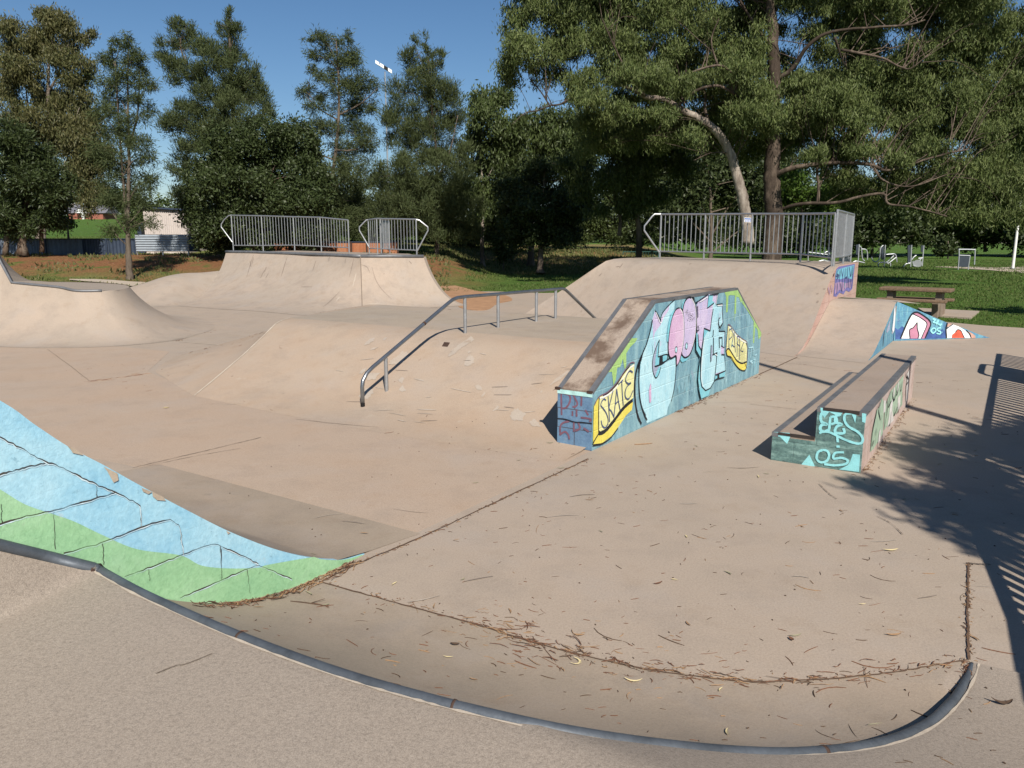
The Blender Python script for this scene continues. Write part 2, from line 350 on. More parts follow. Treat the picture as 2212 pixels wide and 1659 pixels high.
fpx = ([A1(560, 757), A1(720, 768), A1(870, 780), A1(960, 792), A1(1070, 804)], [A1(560, 746), A1(750, 750), A1(900, 757), A1(1050, 766), A1(1180, 774)])
strip('footpath', fpx, M['path'], 0.06)
FPOLY = [on_terrain(*q) for q in fpx[0]] + [on_terrain(*q) for q in fpx[1][::-1]]
strip('lawn_path', ([A4(1480, 641), A4(1700, 654), A4(1950, 668), A4(2230, 692)], [A4(1600, 637), A4(1800, 640), A4(1960, 648), A4(2230, 640)]), M['path'], 0.03)
pad = [RB(1330, 735), RB(2110, 775), RB(2000, 860), RB(1480, 825)]
sheet('picnic_slab', [gp(*q, 0.0) for q in pad], 0.012, M['floor'])
C_X = crop(1500, 1800, 1300)
# joints and saw cuts drawn as thin strips lying on the slab
def ribbon(mb, pts, wd, z=None, n=None, m=0, jit=0.0):
    P = [np.asarray(p, float) for p in pts]; rows = []
    for i, p_ in enumerate(P):
        t = P[min(i+1, len(P)-1)] - P[max(i-1, 0)]; t = t/max(np.linalg.norm(t), 1e-9)
        nn = np.array([0, 0, 1.]) if n is None else n
        s = np.cross(nn, t); s = s/max(np.linalg.norm(s), 1e-9)
        w_ = wd*(1 + jit*random.uniform(-1, 1)) if not hasattr(wd, '__len__') else wd[i]
        rows.append([p_ + s*w_/2, p_ - s*w_/2])
    mb.grid(rows, m)
def seam(pxs, wd, m, z=0.008, sm=True, jit=0.35):
    P = [gp(*q, z) for q in pxs]; P = spline(P, 10) if sm and len(P) > 2 else resample(P, 40)
    P = [q + np.array([random.uniform(-1, 1)*0.004, random.uniform(-1, 1)*0.004, 0]) for q in P]
    mb = MB(); ribbon(mb, P, wd, jit=jit); props(mb.build('floor_joint', m), kind='structure')
seam([G0(690, 1255), G0(840, 1297), G0(1000, 1340), G0(1200, 1400), G0(1400, 1445), G0(1600, 1470), G0(1750, 1468), G0(1900, 1455), G0(2000, 1440), G0(2092, 1424)], 0.009, M['joint'])
seam([G0(2092, 1215), G0(2090, 1320), G0(2092, 1424)], 0.011, M['joint'], sm=False)
seam([G0(2092, 1216), G0(2140, 1219)], 0.012, M['jointgrey'], sm=False)
seam([G0(1272, 990), G0(1100, 1070), G0(915, 1157), G0(800, 1205), G0(695, 1255)], 0.010, M['joint'])
seam([B1(1060, 745), B1(1600, 620), B1(2100, 500)], 0.008, M['jointgrey'], sm=False)
seam([G0(640, 905), G0(760, 918), G0(1000, 938), G0(1190, 965)], 0.008, M['jointgrey'])
seam([A1(0, 1282), A1(300, 1290), A1(620, 1287), A1(900, 1277), A1(1240, 1250), A1(1430, 1222), A1(1560, 1190)], 0.02, M['jointpale'], 0.006)
seam([A1(1440, 1240), A1(1600, 1252), A1(1770, 1266)], 0.02, M['jointpale'], sm=False)
seam([A1(380, 1300), A1(560, 1430), A1(720, 1555)], 0.007, M['jointgrey'], sm=False)
seam([A4(80, 1502), A4(240, 1432), A4(390, 1362)], 0.018, M['joint'], sm=False)
seam([A4(140, 1392), A4(500, 1430), A4(700, 1462)], 0.008, M['jointgrey'], sm=False)
seam([LE(0, 535), LE(200, 558), LE(380, 578)], 0.008, M['jointgrey'], sm=False)
for cc in ([LE(560, 1180), LE(640, 1260), LE(700, 1300)], [LE(1030, 1440), LE(1140, 1500), LE(1240, 1590)], [G0(300, 1010), G0(420, 985), G0(520, 968)], [G0(1300, 880), G0(1480, 872), G0(1620, 868)]): seam(cc, 0.005, M['jointgrey'], jit=0.7)
seam([A2(560, 1025), A2(900, 996), A2(1300, 962)], 0.012, M['jointgrey'], 0.006, sm=False)
def unit2(a): return np.asarray(a, float)/max(np.linalg.norm(a), 1e-9)
# ---------------------------------------------------------------- near quarter pipe we look over
def ZD(u): return 0.57*float(np.clip(1 - (u-1.9)/2.4, 0, 1))**1.9
def coping_pt(q):
    r = ray(*q); lo, hi = 0.0, 0.62
    for _ in range(40):
        z = (lo+hi)/2; p_ = gp(*q, z); u_ = float(p_ @ UX)
        if ZD(u_) > z: lo = z
        else: hi = z
    return gp(*q, max(0.012, (lo+hi)/2))
cop_px = [(225, 1235), (300, 1276), (400, 1322), (500, 1365), (600, 1404), (700, 1440), (800, 1472), (900, 1500), (1000, 1526), (1200, 1571), (1400, 1602), (1600, 1621), (1750, 1622), (1900, 1603), (2000, 1564), (2060, 1510), (2090, 1460), (2100, 1430)]
PV = 3.5
nV = -VX                                               # painted wall looks along -V
PW = W(0, PV)
up_px = [G0(0, 1172), G0(100, 1196), G0(200, 1221)]
left3 = [W(1.02, PV-0.02, 1.1), W(1.2, PV-0.02, 0.97)] + [plp(*q, PW-VX*0.02, nV) for q in up_px]
kink = left3[-1]
cp = left3 + [coping_pt(G0(*q)) for q in cop_px]
near = spline(cp[4:], 6)
coping_line = resample([cp[0], cp[1], cp[2], cp[3]], 10)[:-1] + near
qp = thing('quarter_pipe', 'low concrete quarter pipe in the foreground with a curved dark metal coping', 'skate ramp', W(2.2, 1.5, 0), 'quarter pipes')
mb = MB(); seg = [p_ - np.array([0, 0, 0.012]) for p_ in coping_line]; mb.tube(seg, [0.0255 if i < len(seg)-14 else 0.0255 - 0.014*(i-len(seg)+14)/13 for i in range(len(seg))], 12)
mb.build('coping', M['coping'], qp, smooth='all')
for k_ in (34, 62, 88):
    k_ = min(k_, len(seg)-3); mb = MB(); mb.tube([seg[k_], lerp(seg[k_], seg[k_+1], .25)], 0.0272, 12); mb.build('weld_seam', M['rust'], qp, smooth='all')
edge_c = []
for i, q in enumerate(coping_line):
    t_ = unit2(coping_line[min(i+1, len(coping_line)-1)] - coping_line[max(i-1, 0)]); s_ = np.array([t_[1], -t_[0], 0]); edge_c.append(q + s_*(0.030 if s_ @ UX < 0 or s_ @ VX < 0 else -0.030) + np.array([0, 0, 0.003]))
mb = MB(); ribbon(mb, [q for q in edge_c[9:]], 0.010, jit=0.7); mb.build('mortar_edge', M['jointpale'], qp)
mb = MB(); mb.tube([kink + np.array([0.0, -0.005, -0.012]) - UX*0.02, kink + UX*0.03 - np.array([0, 0, 0.03])], 0.027, 12); mb.build('weld_rust', M['rust'], qp, smooth='all')
joint_px = [(690, 1255), (840, 1297), (1000, 1340), (1200, 1400), (1400, 1445), (1600, 1470), (1750, 1468), (1900, 1455), (2000, 1440), (2092, 1424), (2102, 1429)]
toe = resample([W(3.12, PV+0.02)] + [gp(*G0(*q)) for q in joint_px], 60)
lipc = resample(near, 60)
pal = []                                               # pair lip and toe by their fraction along V
toe_d = spline([gp(*G0(*q)) for q in joint_px], 12)
rows = loft([l - np.array([0, 0, 0.03]) for l in lipc], [t + np.array([0, 0, 0.002]) for t in toe], 52, 14)
mb = MB(); mb.grid(rows); mb.build('transition', M['brown'], qp, smooth='all', conc=True)
nearr = resample(near, 90)
def deckz(p_, base):
    u_ = float(p_ @ UX); v_ = float(p_ @ VX)
    return base
rows = []
full = resample(coping_line, 110)
for i, c_ in enumerate(full):
    u_, v_ = float(c_ @ UX), float(c_ @ VX)
    f = i/(len(full)-1)
    a = lerp((-4.5, 3.48), (-4.5, -5.5), min(1, f/0.55)) if f < 0.55 else lerp((-4.5, -5.5), (4.6, -5.5), (f-0.55)/0.45)
    r = []
    for t in np.linspace(0, 1, 26):
        tt = t**1.6; uu = u_*(1-tt) + a[0]*tt; vv = v_*(1-tt) + a[1]*tt
        flat = max(0.012, ZD(uu)); z = c_[2]*(1-min(1, t*2.2)) + flat*min(1, t*2.2) if u_ < 1.9 else flat
        if u_ < 1.75: z = max(flat, c_[2] - 0.6*max(0, PV-0.02-vv) if vv > 2.2 else flat)
        d = 0.034 if t == 0 else 0
        r.append(W(uu, vv, z - (0.004 if t < 1e-6 else 0)))
    rows.append(r)
mb = MB(); mb.grid(rows); mb.build('deck', M['deck'], qp, smooth='all', conc=True)
mb = MB(); ribbon(mb, [p_ + np.array([0, 0, 0.0035]) for p_ in spline([gp(*B4(*q), 0.57) for q in [(920, 880), (1040, 832), (1080, 828), (1160, 800), (1250, 762)]], 8)], 0.005, jit=0.6); mb.build('crack', M['jointgrey'], qp)
# ---------------------------------------------------------------- tall quarter pipe with the painted end wall
wt_px = [(0, 865), (75, 917), (150, 966), (225, 1005), (300, 1047), (400, 1100), (500, 1150), (600, 1188), (680, 1206), (740, 1209), (785, 1200)]
wtop = [plp(*G0(*q), PW, nV) for q in wt_px]
wtop = [W(0.75, PV, 1.98), W(1.1, PV, 1.74)] + wtop; wtop[-1] = W(3.56, PV, 0.004)
wt_s = spline(wtop, 6)
tq = thing('quarter_pipe', 'taller quarter pipe ending in a cracked light blue and green painted block wall', 'skate ramp', W(2.6, 4.5, 0), 'quarter pipes')
blue = wallpaint('blue_block_paint', [(0.19, 0.43, 0.60), (0.30, 0.53, 0.65), (0.38, 0.59, 0.68)], W(0, PV), UX, (0.2, 0.4, 0.5), 2.4, rough=0.55, jmix=0.0, mort=0.0005, bmp=0.4)
green = wallpaint('green_block_paint', [(0.20, 0.40, 0.22), (0.26, 0.47, 0.26), (0.33, 0.53, 0.33)], W(0, PV), UX, (0.15, 0.3, 0.15), 2.2, rough=0.6, jmix=0.0, mort=0.0005, bmp=0.4)
mb = MB(); poly = [W(0.75, PV, -0.06)] + [q for q in wt_s] + [W(3.56, PV, -0.06)]
mb.prism(poly, VX*0.04); PWB = mb; PWM = [blue]
eps = lambda k: -VX*(0.003 + 0.0007*k)
gtop = [B1(-300, 800), B1(-120, 860), B1(0, 920), B1(200, 1040), B1(430, 1120), B1(600, 1180), B1(830, 1290), B1(1100, 1400), B1(1450, 1450), B1(1620, 1532), B1(1850, 1555), B1(2080, 1548), B4(1560, 238), B4(1700, 212), B4(1850, 187)]
gtop = spline([plp(*q, PW, nV) for q in gtop], 6)
gpoly = [W(0.9, PV, -0.05)] + gtop + [q for q in wt_s if q[0] > gtop[-1][0]+.01][:-1] + [W(3.55, PV, -0.003), W(3.5, PV, -0.05)]
mb = MB(); mb.add([q + eps(0) for q in gpoly], [tuple(range(len(gpoly)))]); PWM.append(green); PWB.add(mb.v, mb.f, 1)
crk = [[B1(-60, 470), B1(0, 500), B1(150, 580), B1(370, 700), B1(440, 715), B1(620, 805), B1(780, 880), B1(930, 942), B1(1050, 1005), B1(1120, 1045), B1(1130, 1100), B1(1135, 1220)],
       [B1(-60, 815), B1(0, 795), B1(180, 745), B1(330, 712), B1(370, 700)], [B1(-40, 1215), B1(0, 1198), B1(220, 1130), B1(430, 1085), B1(640, 1025), B1(930, 942)],
       [B1(510, 1430), B1(760, 1365), B1(1000, 1275), B1(1130, 1222), B1(1260, 1178), B1(1370, 1158), B1(1440, 1210), B1(1455, 1320), B1(1470, 1440)],
       [B1(1000, 1618), B1(1200, 1545), B1(1460, 1445), B1(1640, 1375), B1(1720, 1352), B1(1800, 1385), B1(1950, 1450), B1(2075, 1520)],
       [B4(1060, 428), B4(1250, 345), B4(1440, 262), B4(1520, 235), B4(1620, 275), B4(1720, 318)], [B1(770, 885), B1(775, 975)], [B1(5, 1040), B1(8, 1190)], [B1(425, 1110), B1(440, 1400)],
       [B1(820, 1355), B1(828, 1520)], [B1(1190, 1555), B1(1200, 1650)], [B1(1765, 1375), B1(1778, 1640)], [B4(1300, 140), B4(1305, 310)], [B4(1455, 262), B4(1470, 400)]]
mb = MB(); hlm = MB()
for k, cc in enumerate(crk):
    P = [plp(*q, PW, nV) for q in cc]; P = resample(P, max(10, int(18*np.linalg.norm(P[-1]-P[0]))+len(P)*3))
    P = [q + UX*random.uniform(-.003, .003) + np.array([0, 0, random.uniform(-.003, .003)]) + eps(1+k*0.4) for q in P]
    nw = np.interp(np.arange(len(P)), np.arange(0, len(P)+4, 3), RNG.uniform(.0012, .0085, len(np.arange(0, len(P)+4, 3))))
    ww = [x*random.uniform(.7, 1.2)*(1.0 if k < 6 else 0.5) for x in nw]
    ribbon(mb, P, ww, n=nV)
    if k < 6:
        ribbon(hlm, [q + np.array([0, 0, -.007]) - VX*0.0004 for q in P], [x*random.uniform(.3, .9) for x in nw], n=nV)
PWM.append(plain('black_crack', (0.05, 0.042, 0.035), 0.95, 0, 0.5, 40, bmp=0)); PWB.add(mb.v, mb.f, 2)
mb = MB()
for cc in ([(555, 520), (620, 545), (690, 600), (600, 580), (590, 560)], [(850, 690), (960, 745), (970, 800), (930, 820), (880, 730)], [(1155, 860), (1240, 895), (1210, 912), (1165, 890)], [(1240, 890), (1330, 935), (1350, 965), (1280, 960), (1245, 930)], [(1835, 1205), (1870, 1222), (1850, 1235)]):
    P = [plp(*B1(q[0]-22, q[1]+45), PW, nV) for q in cc]; mb.add([q + eps(5) for q in P], [tuple(range(len(P)))])
PWM.append(M['path']); PWB.add(mb.v, mb.f, 3); PWM.append(plain('pale_crack_highlight', (0.55, 0.68, 0.74), 0.5, 0, 0.1, 10, bmp=0)); PWB.add(hlm.v, hlm.f, 4); PWB.build('painted_wall', PWM, tq)  # pale hlm lines: highlight painted along the lower edge of the main cracks
wt2 = resample(wt_s, 40); rows = []
for v_ in np.linspace(PV+0.002, 6.6, 12): rows.append([q + VX*(v_-PV) - np.array([0, 0, 0.004]) for q in wt2 if q[2] > 0.05] + [W(3.62, v_, 0.004+0.03*min(1, (v_-PV)/.4)), W(4.05, v_ - (0.08 if v_ < PV+.01 else 0), 0.002)])
mb = MB(); mb.grid(rows); mb.build('transition', M['brown'], tq, smooth='all', conc=True)
mb = MB(); mb.prism([W(-3, PV+0.23, 1.97), W(0.76, PV+0.23, 1.97), W(0.76, 6.6, 1.97), W(-3, 6.6, 1.97)], (0, 0, -2.0)); mb.build('deck', M['deck'], tq)
mb = MB(); mb.prism([q + VX*3.1 - np.array([0, 0, 0.01]) for q in [W(0.75, PV, -0.05)] + wt2], -VX*0.1); mb.build('end_wall', M['ramp'], tq)
# ---------------------------------------------------------------- left quarter pipe with rounded hip
lq = thing('quarter_pipe', 'rounded quarter pipe at left edge with a bent steel coping and small deck', 'skate ramp', (-9, 16.5, 0), 'quarter pipes')
tp = [yp(*A1(-140, 330), 16.9), yp(*A1(0, 592), 16.8), yp(*A1(95, 768), 16.5), yp(*A1(300, 788), 16.4), yp(*A1(480, 806), 16.3), yp(*A1(620, 834), 16.2), yp(*A1(820, 834), 16.35)]
lipP = resample(tp[:3], 8)[:-1] + spline(tp[2:], 5)
back = spline([tp[-1], tp[-1] + np.array([0.12, 0.6, 0.0]), tp[-1] + np.array([-0.2, 1.6, 0]), tp[-1] + np.array([-1.0, 2.7, 0]), tp[-1] + np.array([-2.4, 3.5, 0]), tp[-1] + np.array([-4.2, 3.7, 0])], 5)
lip = resample(lipP, 46) + resample(back, 22)[1:]
tb = [gp(*A1(-400, 1265)), gp(*A1(-150, 1275)), gp(*A1(0, 1281)), gp(*A1(300, 1289)), gp(*A1(620, 1287)), gp(*A1(900, 1277)), gp(*A1(1240, 1250)), gp(*A1(1430, 1222)), gp(*A1(1560, 1190)), np.array([-6.95, 17.6, 0]), np.array([-7.3, 18.8, 0]), np.array([-8.3, 20.4, 0]), np.array([-10.0, 21.8, 0]), np.array([-12.6, 22.2, 0])]
tb = spline(tb, 8); toeL = resample(tb[:8*6], 46) + resample(tb[8*6-1:], 22)[1:]
mb = MB(); mb.grid(loft(lip, [q + np.array([0, 0, 0.004]) for q in toeL], 56, 16)); mb.build('transition', M['mound'], lq, smooth='all', conc=True)
mb = MB(); mb.tube([q + np.array([0, 0, 0.01]) for q in lipP], 0.027, 8); mb.build('coping', M['copside'], lq, smooth='all')
mb = MB(); rows = [[q - np.array([0, 0, 0.006]), np.array([q[0]-0.1, q[1]+0.25, q[2]-0.006 if q[2] < 1.22 else q[2]-0.12]), np.array([q[0]-0.3, q[1]+1.3, min(q[2], 1.15)-0.02])] for q in lipP]; mb.grid(rows); mb.build('deck', M['deck'], lq)
mb = MB(); tpz = [q - np.array([0, 0, .012]) for q in lipP[8:] + back[1:]]; mb.add(tpz + [np.array([-13, 17.2, 1.1])], [tuple(range(len(tpz)+1))]); mb.build('top', M['deck'], lq)
# ---------------------------------------------------------------- rolled bank joined to the far platform
rb = thing('rolled_bank', 'low rounded concrete bank beside the left of the railed platform', 'skate ramp', (-9.5, 25, 0))
tA = yp(*A1(1818, 520), 29.0); bA = gp(*A1(1440, 955)); el = loft([tA], [bA + np.array([0, 0, 0.006])], 62, 40)[0]
el = [q for q in el if q[2] < 0.97]; el = resample(el, 12)
cr = [yp(*A1(850, 858), 27.5), yp(*A1(870, 853), 27.2), yp(*A1(1000, 815), 26.9), yp(*A1(1180, 762), 26.8), yp(*A1(1290, 726), 26.9), yp(*A1(1400, 700), 27.1), yp(*A1(1500, 688), 27.3), yp(*A1(1620, 684), 27.6), el[-1]]
ct = [np.array([x, y, 0.0]) for x, y in ((-13.4, 26.4), (-13, 25.4), (-12, 24.4), (-11.3, 23.9), (-11.0, 23.85), (-10.85, 23.9), (-10.7, 24.0), (-10.6, 24.15))] + [el[0]]
a_, b_ = spline(cr, 6), spline(ct, 6); rows = []
for C_, T_ in zip(a_, b_):
    r = []
    wl = max(0.0, (len(rows) - len(a_) + 17)/16.0)
    for j, t in enumerate(np.linspace(0, 1, 12)):
        s_ = t*t*(3-2*t); q = lerp(T_, C_, t); q[2] = 0.004*(1-s_) + C_[2]*s_
        e_ = el[j] + (T_-el[0])*(1-t) + (C_-el[-1])*t; r.append(lerp(q, e_, wl**1.5))
    r += [C_ + np.array([-0.15, 0.8, -0.03]), C_ + np.array([-0.4, 1.8, -0.12])]
    rows.append(r)
mb = MB(); mb.grid(rows); mb.build('bank_face', M['mound'], rb, smooth='all', conc=True)
# ---------------------------------------------------------------- far left platform
pl = thing('skate_platform', 'tall concrete platform with curved faces meeting at a corner seam, far left', 'skate ramp', (-6, 26, 0))
tA = yp(*A1(1818, 520), 29.0); tM = yp(*A2(0, 522), 28.0); tM2 = yp(*A2(500, 540), 26.0); tB = yp(*A2(890, 556), 24.4); tC = yp(*A2(1395, 557), 25.1)
bA = gp(*A1(1440, 955)); bM = gp(*A2(0, 1000)); bM2 = gp(*A2(420, 1030)); bB = gp(*A2(903, 997)); bC = gp(*A2(1745, 950))
topA = resample([tA, tM, tM2, tB], 30); botA = resample([bA, np.array([-8.6, 23.0, 0]), bM + np.array([0.2, 0.15, 0]), bM2, bB], 30)
topB = resample([tB, tC], 16); botB = resample([bB, lerp(bB, bC, 0.45) + np.array([0.1, -0.05, 0]), bC], 16)
for tt, bb in ((topA, botA), (topB, botB)):
    mb = MB(); mb.grid(loft(tt, [q + np.array([0, 0, 0.006]) for q in bb], 62, 18)); mb.build('transition', M['ramp'], pl, smooth='all', conc=True)
dk = [tA, tB, tC, tC + np.array([-1.0, 4.0, 0.02]), tA + np.array([1.5, 4.0, 0.0])]
mb = MB(); mb.add([q + np.array([0, 0, -0.004]) for q in dk] + [np.array([q[0], q[1], -0.1]) for q in dk], [(0, 1, 2, 3, 4), (2, 7, 8, 3), (3, 8, 9, 4), (4, 9, 5, 0)]); mb.build('deck', M['deck'], pl)
mb = MB(); el = loft([tA], [bA], 62, 18)[0]; mb.prism([q - np.array([0, 0, .01]) for q in el] + [np.array([tA[0], tA[1], -0.05])], (0.02, 0.02, 0)); mb.build('end_wall', M['ramp'], pl)
mb = MB(); mb.prism([bC, tC, tC + np.array([0, 0, -tC[2]])] if False else [np.array([bC[0]-0.0, bC[1]+0.01, 0.0])] + [q + np.array([0, 0.012, 0]) for q in loft([tC], [bC], 62, 18)[0]] + [np.array([tC[0], tC[1]+0.01, -0.02])], (0.05, 0.25, 0)); mb.build('end_wall', M['ramp'], pl)
mb = MB(); mb.tube([q + np.array([0, 0, 0.015]) for q in resample([tA, tM, tM2, tB], 20)], 0.05, 8); mb.tube([tB + np.array([0, 0, 0.015]), tC + np.array([0, 0, 0.015])], 0.05, 8); mb.build('coping', M['copside'], pl, smooth='all')
hip = loft([tB], [bB], 62, 18)[0]
mb = MB(); ribbon(mb, [q + np.array([0.0, -0.012, 0.008]) for q in hip], 0.025, n=np.array([0, -1, 0.3])); mb.build('corner_seam', M['jointgrey'], pl)
# ---------------------------------------------------------------- centre funbox pyramid
fb = thing('funbox', 'wide sloping concrete pyramid bank in the middle with orange staining and pale patches', 'skate ramp', W(10, 6.5, 0))
PZ = 0.75; v0 = 3.45
profU = [(6.2, 0.003), (6.6, 0.016), (6.95, 0.065), (7.25, 0.155), (7.5, 0.265), (8.3, 0.632), (8.48, 0.70), (8.7, 0.738), (9.0, PZ)]
def vend(u): return 9.15 + (u-6.2)/2.8*1.25
def zb(u, z, v_): s_ = float(np.clip((v_-6.9)/2.2, 0, 1)); return z*(1-s_) + s_*max(z, PZ*float(np.clip((u-6.22)/2.6, 0, 1))*(0.98 if u < 8.9 else 1))
rows = [[W(u - 0.12*math.sin((1-t)*3)*(1-z/PZ), v0 + t*(vend(u)-v0), zb(u, z, v0 + t*(vend(u)-v0))) for (u, z) in profU] for t in np.linspace(0, 1, 34)]
FB = MB(); FB.grid(rows)
hipL = rows[-1]
basec = spline([hipL[0], W(6.75, 10.6, 0.003), W(7.3, 11.7, 0.003), W(8.9, 12.9, 0.003), W(11.7, 13.4, 0.003)], 8)
edge = resample([W(9.0, 10.4, PZ), W(11.7, 10.9, PZ)], len(basec))
lrows = []
for B_, E_ in zip(basec, edge):
    r = []
    for (u, z) in profU:
        q = lerp(B_, E_, (u-6.2)/2.8); q[2] = zb(u, z, 9.5); r.append(q)
    lrows.append(r)
mb = MB(); mb.grid(lrows); mb.build('left_bank', M['bankc'], fb, smooth='all', conc=True)
pt = [r[-1] for r in rows] + [W(11.7, 10.9, PZ), W(11.7, 3.45, PZ)]
mb = MB(); mb.add(pt, [tuple(range(len(pt)))]); mb.build('top', M['bankgrey'], fb, conc=True)
rows2 = [[W(11.7 + (9.0-u)*float(np.interp(v_, [3.45, 5.2], [0.36, 0.8])), v_, z) for (u, z) in profU[::-1]] for v_ in np.linspace(v0, 10.9, 10)]
mb = MB(); mb.grid(rows2); mb.build('rear_bank', M['bankgrey'], fb, smooth='all', conc=True)
hp = [q + np.array([0, -0.004, 0.006]) for q in resample(hipL, 24)]
mb = MB(); ribbon(mb, hp, 0.022, jit=0.4); mb.build('hip_joint', M['jointpale'], fb)
# small rusty plate fixed to the bank
cpl = [plp(*crop(1420, 1080, 1030)(X, Y), W(7.5, 5, 0.265), np.cross(VX, W(8.3, 5, 0.632)-W(7.5, 5, 0.265))) for X, Y in ((747, 660), (795, 664), (815, 627), (768, 623))]
nb = np.cross(VX, W(8.3, 0, 0.632)-W(7.5, 0, 0.265)); nb = nb/np.linalg.norm(nb); nb = nb if nb[2] > 0 else -nb
mb = MB(); mb.prism([q + nb*0.003 for q in cpl], nb*0.006); mb.build('rusty_plate', M['rust'], fb)
CB = crop(1420, 1080, 1030); bo = W(7.5, 5, 0.265)
pat = [[(65, 655), (95, 620), (130, 590), (175, 580), (160, 610), (120, 640)], [(125, 690), (150, 668), (195, 665), (170, 685)], [(285, 800), (330, 760), (400, 705), (465, 700), (455, 750), (420, 800), (350, 815), (300, 820)], [(30, 890), (60, 855), (105, 840), (90, 870), (50, 898)], [(20, 1095), (60, 1050), (100, 1010), (150, 1005), (160, 1060), (110, 1110), (50, 1110)],
       [(90, 905), (150, 880), (215, 885), (180, 940), (110, 950)], [(800, 735), (830, 690), (880, 650), (950, 600), (985, 580), (1030, 590), (1000, 620), (930, 660), (880, 700), (830, 740)], [(940, 820), (950, 770), (985, 730), (1020, 745), (1025, 800), (990, 830)], [(965, 710), (980, 695), (1000, 705), (975, 718)], [(1025, 990), (1060, 985), (1095, 1010), (1090, 1040), (1050, 1030)], [(1080, 1090), (1110, 1050), (1125, 1055), (1100, 1090)],
       [(1330, 1270), (1340, 1210), (1400, 1190), (1470, 1230), (1440, 1290), (1370, 1300)], [(1180, 1215), (1225, 1165), (1245, 1180), (1220, 1205)], [(1500, 1310), (1530, 1275), (1580, 1310), (1600, 1350), (1520, 1345)], [(1670, 995), (1720, 940), (1800, 880), (1850, 850), (1830, 890), (1760, 950)], [(370, 945), (410, 920), (430, 930), (400, 980)], [(1590, 1050), (1605, 1032), (1615, 1045), (1600, 1058)], [(235, 600), (260, 580), (280, 580), (255, 605)], [(375, 1030), (410, 990), (440, 1040), (400, 1050)]]
FBM = [M['bankc'], concrete('pale_worn_patch', (0.40, 0.345, 0.285), (0.36, 0.30, 0.24), speck=0.4)]
FBT = BVHTree.FromPolygons([Vector(q) for q in FB.v], FB.f)
for k, cc in enumerate(pat):
    P = [plp(*CB(*q), bo, nb) for q in cc]; P = [lerp(a, b, t) for a, b in zip(P, P[1:]+P[:1]) for t in (0, .25, .5, .75)]
    cen = sum(P)/len(P); P = [cen + (q-cen)*random.uniform(.78, 1.12) for q in P]
    h = []
    for q in P:
        dq = Vector(q-O0).normalized(); hit = FBT.ray_cast(Vector(O0), dq); h.append((np.array(hit[0]) if hit[0] is not None else q) + nb*0.004)
    FB.add(h, [tuple(range(len(h)))], 1)
FB.build('front_bank', FBM, fb, smooth='all', conc=True)
# ---------------------------------------------------------------- painted hubba block beside the funbox
def unit(a): a = np.asarray(a, float); return a/np.linalg.norm(a)
BO = gp(*BX(-1, 0)) if False else W(6.69, 3.39); BE = W(12.2, 3.25)
BD = unit(BE - BO); BN = np.array([BD[1], -BD[0], 0.0])            # BN looks at the viewer's side
if np.dot(BN, -VX) < 0: BN = -BN
def bs(s, z, off=0.0): return BO + BD*s + np.array([0, 0, z]) + BN*off
def bproj(q): return plp(q[0], q[1], BO, BN)
def bsz(q): p_ = bproj(q); return (float((p_-BO) @ BD), float(p_[2]))
hub = thing('grind_block', 'long grind ledge of painted blocks with blue, pink and yellow graffiti lettering', 'skate ledge', (BO+BE)/2)
prof = [(0.0, -0.03), (0.0, 0.60), (1.80, 1.375), (4.72, 1.375), (5.53, 0.66), (5.53, -0.03)]
p1 = bsz(BX(240, 178)); p2 = bsz(BX(1328, 18)); p3 = bsz(BX(1648, 600)); p4 = bsz(BX(1607, 1140))
print('block profile', p1, p2, p3, p4)
LEND = p4[0]; S1_, S2_ = p1[0], p2[0]
prof = [(0.0, -0.03), (0.0, 0.605), (S1_, p1[1]), (S2_, p1[1]-0.005), (LEND, p3[1]), (LEND, -0.03)]
teal = wallpaint('blue_green_wall_paint', [(0.085, 0.19, 0.27), (0.16, 0.31, 0.37), (0.28, 0.46, 0.50)], BO, BD, (0.36, 0.52, 0.54), 4.2, (1.8, 1.8, 0.5), jmix=0.3, mort=0.008)
endblue = wallpaint('dull_blue_wall_paint', [(0.07, 0.13, 0.23), (0.11, 0.20, 0.32), (0.16, 0.28, 0.40)], BO, VX, (0.07, 0.06, 0.06), 4.0, jmix=0.75)
TH = 0.40
mb = MB(); mb.prism([bs(s, z) for s, z in prof], -BN*TH); HW = mb; HWM = [teal]
mb = MB(); mb.prism([bs(0, -0.03, 0.0) - BD*0.004, bs(0, 0.585) - BD*0.004, bs(0, 0.585, -TH) - BD*0.004, bs(0, -0.03, -TH) - BD*0.004], -BD*0.006); HE = mb; HEM = [endblue]
mb = MB(); e0 = bs(-0.012, 0.545); mb.prism([bs(-0.012, 0.55, 0.002), bs(-0.012, 0.592, 0.002), bs(-0.012, 0.592, -TH), bs(-0.012, 0.55, -TH)], -BD*0.004)
mb.build('pale_edge_paint', plain('pale_turquoise_paint', (0.42, 0.68, 0.66), 0.5, 0, 0.3, 12), hub)
top = prof[1:5]
def ridge(a, b, lift): pass
